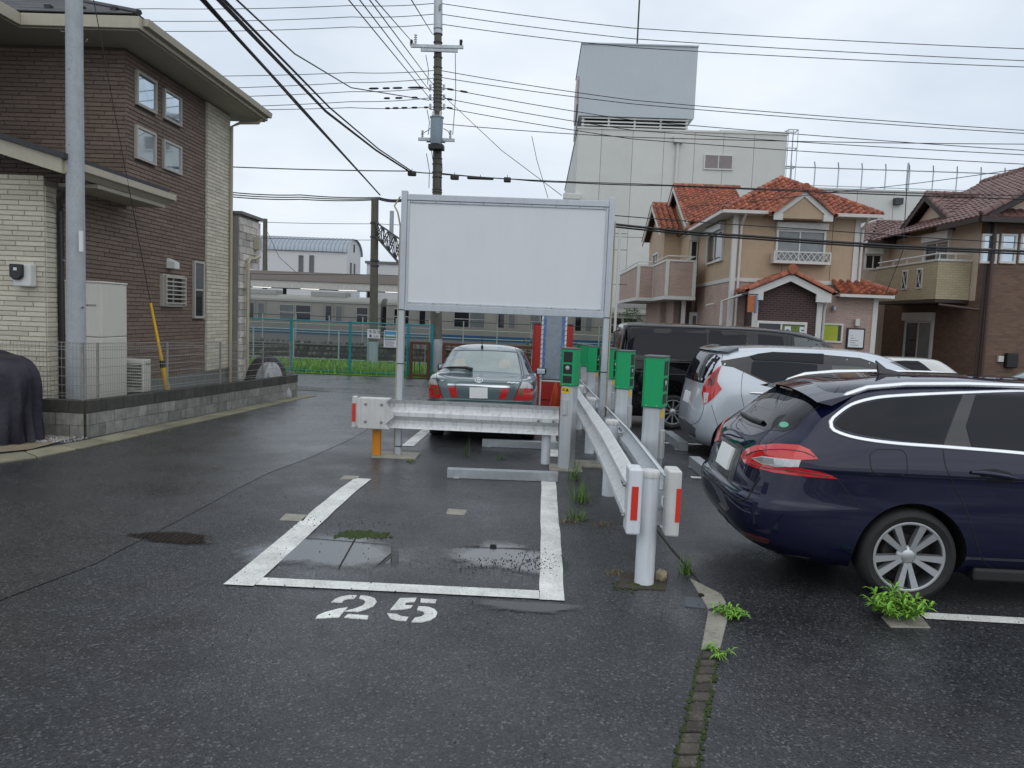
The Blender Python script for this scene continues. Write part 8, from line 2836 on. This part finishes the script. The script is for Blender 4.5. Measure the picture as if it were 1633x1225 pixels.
# thick bundles
for (pts, r_) in (([(312, -12, 9), (470, 160, 16), (606, 311, 30.5)], 0.028), ([(316, -12, 9), (476, 170, 16), (604, 309, 30.5)], 0.018)):
    wire(pts, r_, ('thicker' if r_ > 0.02 else 'thinner') + ' black cable slanting down from above to the overhead mast', DIAG, 0.0, 8)
for (pts, r_) in (([(338, -12, 9), (520, 178, 17), (600, 240, 23), (655, 275, 26)], 0.03), ([(346, -12, 9.2), (526, 172, 17), (604, 238, 23), (658, 274, 26)], 0.02), ([(365, -12, 9.4), (470, 86, 14), (560, 140, 19), (684, 160, 26)], 0.014)):
    wire(pts, r_, {0.03: 'thickest black cable slanting down from above to the splice boxes', 0.02: 'thinner black cable lashed beside the thickest one above the splice boxes', 0.014: 'slack black cable bowing down from above to the transformer'}[r_], DIAG, 0.0, 8)
for dy in (0, 3.5, 7):
    wire([(180, 300 + dy, 28), (360, 306 + dy, 29), (480, 311 + dy, 30), (605, 315 + dy * 0.5, 31), (640, 318 + dy * 0.5, 30), (698, 322 + dy * 0.5, 26)], 0.022, 'heavy cable bundle between the brown house and the overhead mast', 'cable bundle at the mast', 0.05)
wire([(150, 262, 27.5), (360, 266, 27), (655, 273, 26.2), (697, 276, 26)], 0.02, 'horizontal communication cable left of the splice boxes', 'communication cable', 0.03)
wire([(697, 276, 26), (820, 286, 25.8), (905, 291, 25.7), (1060, 296, 25.6), (1633, 318, 25)], 0.02, 'communication cable carrying the black splice boxes to the right', 'communication cable', 0.02)
for dy, r_ in ((0, 0.03), (4, 0.022)):
    wire([(699, 336 + dy, 26), (940, 353 + dy, 19), (1200, 377 + dy, 18.5), (1633, 401 + dy, 18), (1760, 408 + dy, 17.8)], r_, ('heaviest' if r_ > 0.025 else 'lower, thinner') + ' black cable crossing before the two houses', 'house service cables', 0.03)
wire([(699, 326, 26), (960, 342, 19), (1300, 366, 18.5), (1633, 388, 18), (1760, 396, 17.8)], 0.012, 'thin service wire just above the heavy black cable', 'house service cables', 0.02)
wire([(1633, 268, 20), (1330, 306, 24), (1090, 330, 30)], 0.010, 'thin service wire crossing over the terracotta roof', 'house service cables', 0.05)
wire([(1446, 300, 26), (1440, 400, 25.8), (1412, 470, 25.7)], 0.014, 'drop wire hanging beside the olive balcony', 'house service cables', 0.0)
wire([(704, 150, 26), (800, 240, 24), (896, 312, 22)], 0.010, 'thin stay wire falling right behind the blank board', 'drop wires by the pole', 0.0)
wire([(848, 217, 25.7), (856, 255, 25.6), (874, 316, 25.4)], 0.010, 'thin drop wire hanging from the cable right of the utility pole', 'drop wires by the pole', 0.0)
for (y0, y1) in ((353, 357), (378, 383), (436, 438)):
    wire([(200, y0 - 4, 38), (380, y0, 38), (600, y1, 38), (1000, y1 + 16, 38)], 0.014, 'railway overhead line wire before the barrel-roofed hall', 'railway line wires', 0.04)
wire([(424, 365, 58), (445, 410, 50), (475, 437, 44)], 0.02, 'sagging wire hanging from the thin dark pole', 'railway line wires', 0.0)
for (px, py, w_, h_) in ((657, 277, 13, 8), (725, 283, 13, 8), (766, 284.5, 42, 5), (809, 287, 11, 8)):
    a, b = AY(px - w_ / 2, py - h_ / 2, 25.85), AY(px + w_ / 2, py + h_ / 2, 25.85)
    rt = thing('splice_box', 'long black splice closure hung on the communication cable' if w_ > 20 else 'small black splice box hung on the communication cable', 'splice box', (a.x, 25.85, b.z), group='splice boxes on the cable')
    part('case', MB().box((a.x, 25.76, b.z), (b.x, 25.94, a.z)), m_black, rt, bevel=0.03)
    part('hanger', MB().tube([((a.x + b.x) / 2, 25.85, a.z), ((a.x + b.x) / 2, 25.85, a.z + 0.08)], 0.012, 6), m_steel_dk, rt)

# ================================================================== WEEDS AND LITTLE THINGS
m_weed = M('weed_leaf', (0.15, 0.33, 0.028), 0.5, var=0.25, scale=6, shade=0.4)
m_grass2 = M('wild_grass', (0.085, 0.16, 0.022), 0.55, var=0.3, scale=6, shade=0.5)
m_dry = M('dry_stalk', (0.20, 0.14, 0.06), 0.8, var=0.3, shade=0.4)


def leaf(mb, p, d, n, L, w, droop, sh):
    """tapered folded leaf of three segments"""
    s_ = d.cross(n).normalized()
    vs = []
    pts = []
    for t, k in ((0, 0.25), (0.35, 1.0), (0.7, 0.75), (1.0, 0.03)):
        c = p + d * L * t + n * (0.12 * L * math.sin(t * 3.14)) - Vector((0, 0, droop * L * t * t))
        vs += [c - s_ * w * k / 2 + n * w * 0.12 * k, c - n * w * 0.1 * k, c + s_ * w * k / 2 + n * w * 0.12 * k]
    fs = []
    for i in range(3):
        for j in range(2):
            fs.append((i * 3 + j, i * 3 + j + 1, i * 3 + 4 + j, i * 3 + 3 + j))
    mb.add(vs, fs, sh)


def weed(c, rad, h, stems, L, label, per=16, flat=0.0):
    c = Vector(c)
    rt = thing('leafy_weed', label, 'weed', c)
    st, lf = MB(), MB()
    for i in range(stems):
        a = random.uniform(0, 6.28)
        r_ = rad * math.sqrt(random.random())
        base = c + Vector((math.cos(a) * r_ * 0.25, math.sin(a) * r_ * 0.25, 0))
        tip = c + Vector((math.cos(a) * r_, math.sin(a) * r_, h * random.uniform(0.55, 1.0)))
        st.tube([base, base.lerp(tip, 0.6) + Vector((0, 0, h * 0.06)), tip], [0.004, 0.003, 0.002], 5)
        for k in range(per):
            t = 0.25 + 0.75 * (k / per)
            p = base.lerp(tip, t)
            b_ = k * 2.4 + random.uniform(-0.4, 0.4)
            el = 0.75 - flat if k < per * 0.7 else 1.05 - flat
            d_ = Vector((math.cos(b_) * math.cos(el * 0.8), math.sin(b_) * math.cos(el * 0.8), math.sin(el * 0.8))).normalized()
            n = Vector((-d_.x * 0.5, -d_.y * 0.5, 1)).normalized()
            leaf(lf, p, d_, n, L * random.uniform(0.6, 1.15), L * 0.155, 0.4, random.random())
    part('stem', st, m_grass2, rt, kind='stuff')
    part('foliage', lf, m_weed, rt, kind='stuff')


def tuft(c, rad, h, n, label, mat=None, cat='grass tuft', sp=0.6):
    c = Vector(c)
    mb = MB()
    for i in range(n):
        a = random.uniform(0, 6.28)
        r_ = rad * random.random()
        p = c + Vector((math.cos(a) * r_, math.sin(a) * r_, 0))
        b_ = random.uniform(0, 6.28)
        L = h * random.uniform(0.4, 1.05)
        lean = random.uniform(0.1, sp)
        d_ = Vector((math.cos(b_) * lean, math.sin(b_) * lean, 1)).normalized()
        n_ = Vector((-d_.x, -d_.y, 0.3)).normalized()
        s_ = d_.cross(n_).normalized() * 0.0032 * random.uniform(0.7, 1.4)
        vs = []
        for t in (0, 0.35, 0.7, 1.0):
            q = p + d_ * L * t + Vector((math.cos(b_), math.sin(b_), -0.6)) * L * 0.35 * t * t * lean * 1.4
            vs += [q - s_ * (1 - t * 0.9), q + s_ * (1 - t * 0.9)]
        mb.add(vs, [(2 * k, 2 * k + 1, 2 * k + 3, 2 * k + 2) for k in range(3)], random.random())
    single('grass_tuft', mb, mat or m_grass2, label, cat, base=c)


weed(G(1430, 988) + Vector((0.0, 0.01, 0)), 0.20, 0.15, 15, 0.115, 'bushy bright green weed beside the rear wheel of the navy estate', per=18)
weed(G(1165, 982), 0.14, 0.06, 9, 0.075, 'low spreading green weed on the pale concrete patch', per=12, flat=0.4)
weed(G(1143, 1043), 0.085, 0.035, 6, 0.06, 'small flat green weed at the top of the block strip', per=9, flat=0.5)
tuft(G(1094, 915), 0.05, 0.17, 46, 'upright grass tuft beside the asphalt joint')
tuft(G(927, 800), 0.12, 0.26, 90, 'tall grass tuft at the foot of the twin rails', sp=0.9)
tuft(G(915, 765), 0.09, 0.34, 50, 'straggling grass by the foot of the front lock pillar', sp=0.9)
tuft(G(922, 828), 0.12, 0.15, 70, 'short grass tuft below the rail beside the bay line', sp=1.2)
tuft(G(743, 727), 0.05, 0.30, 18, 'single grass tuft growing behind the wheel stop bar', sp=0.7)
tuft(G(800, 733), 0.07, 0.07, 60, 'tiny grass tuft under the cross rail', sp=1.0)
tuft(G(655, 737), 0.06, 0.06, 60, 'tiny grass tuft beside the foot of the board post', sp=1.0)
tuft(G(985, 915), 0.10, 0.05, 34, 'dry brown roots beside the first rail post', m_dry, 'dry grass', 2.0)
tuft(G(905, 832), 0.14, 0.05, 60, 'dry brown stalks lying along the bay line end', m_dry, 'dry grass', 2.0)
tuft(G(960, 838), 0.14, 0.05, 46, 'dry brown stalks lying beneath the twin rails', m_dry, 'dry grass', 2.0)
tuft(G(270, 690), 0.04, 0.06, 18, 'tiny grass tuft at the foot of the block wall', sp=1.0)
mm = MB()
for i in range(420):
    c = G(575 + random.gauss(0, 16), 854 + random.gauss(0, 2.6))
    r0 = random.uniform(0.006, 0.02)
    mm.add([(c.x - r0, c.y - r0, 0.003), (c.x + r0, c.y - r0, 0.003), (c.x + r0, c.y + r0, 0.003), (c.x - r0, c.y + r0, 0.003), (c.x, c.y, 0.004 + r0 * 0.7)], [(0, 1, 4), (1, 2, 4), (2, 3, 4), (3, 0, 4)])
single('moss', mm, m_moss, 'dark moss patch at the back edge of the left puddle', 'moss', kind='stuff')
# leaf litter and grit
m_grit = M('dark_grit', (0.02, 0.018, 0.015), 0.9, shade=0.5)
mm = MB()
for (cx_, cy_, sx, sy, n) in ((540, 838, 50, 6, 160), (800, 902, 60, 8, 240), (850, 895, 25, 8, 120), (640, 880, 220, 60, 160), (970, 840, 40, 12, 120), (700, 780, 120, 20, 60), (1000, 1000, 300, 120, 120), (300, 900, 200, 80, 60)):
    for i in range(n):
        c = G(cx_ + random.gauss(0, sx), cy_ + random.gauss(0, sy))
        r0 = random.uniform(0.002, 0.007)
        a = random.uniform(0, 3.1)
        ux, uy = math.cos(a) * r0, math.sin(a) * r0
        z = gz(c.y) + 0.0075
        mm.add([(c.x - ux, c.y - uy, z), (c.x + uy, c.y - ux, z), (c.x + ux, c.y + uy, z), (c.x - uy, c.y + ux, z), (c.x, c.y, z + r0 * 0.9)], [(0, 1, 4), (1, 2, 4), (2, 3, 4), (3, 0, 4)], random.random())
single('grit', mm, m_grit, 'dark leaf litter and grit scattered over the bay', 'litter', kind='stuff')
# stone by the post
c = G(1054, 926)
bm = bmesh.new()
bmesh.ops.create_icosphere(bm, subdivisions=3, radius=0.042)
for v in bm.verts:
    k = 1 + 0.18 * math.sin(7 * v.co.x * 20 + 3) * math.sin(v.co.y * 130) + random.uniform(-0.05, 0.05)
    v.co = Vector((v.co.x * k * 0.95, v.co.y * k * 0.9, v.co.z * k * 1.05))
me = bpy.data.meshes.new('stone')
bm.to_mesh(me)
bm.free()
me.materials.append(M('tan_stone', (0.30, 0.25, 0.16), 0.85, var=0.4, scale=30, bump=0.6))
tag(link('stone', me, None, (c.x, c.y, 0.036)), 'fist-sized tan stone lying beside the first rail post', 'stone')
c = G(1118, 952)
bm = bmesh.new()
bmesh.ops.create_icosphere(bm, subdivisions=2, radius=0.02)
for v in bm.verts:
    v.co *= random.uniform(0.8, 1.1)
    v.co.z *= 0.6
me = bpy.data.meshes.new('pebble')
bm.to_mesh(me)
bm.free()
me.materials.append(m_grit)
tag(link('pebble', me, None, (c.x, c.y, 0.014)), 'small dark pebble beside the dull metal plate', 'stone')
q = MB()
for i in range(70):
    c = G(1020 + random.uniform(-42, 36), 935 + random.gauss(0, 4))
    r0 = random.uniform(0.005, 0.014)
    q.add([(c.x - r0, c.y - r0, 0.003), (c.x + r0, c.y - r0, 0.003), (c.x + r0, c.y + r0, 0.003), (c.x - r0, c.y + r0, 0.003), (c.x, c.y, 0.004 + r0 * 0.7)], [(0, 1, 4), (1, 2, 4), (2, 3, 4), (3, 0, 4)])
single('moss', q, m_moss, 'moss specks around the foot of the first rail post', 'moss', kind='stuff')
struct('soil_patch', MB().prism([(p.x, p.y, 0.0) for p in (G(985, 938), G(1062, 942), G(1066, 915), G(992, 914))], (0, 0, 0.0062)), M('dark_soil', (0.055, 0.045, 0.032), 0.9, var=0.4, bump=0.8), label='soil patch around the foot of the first rail post')
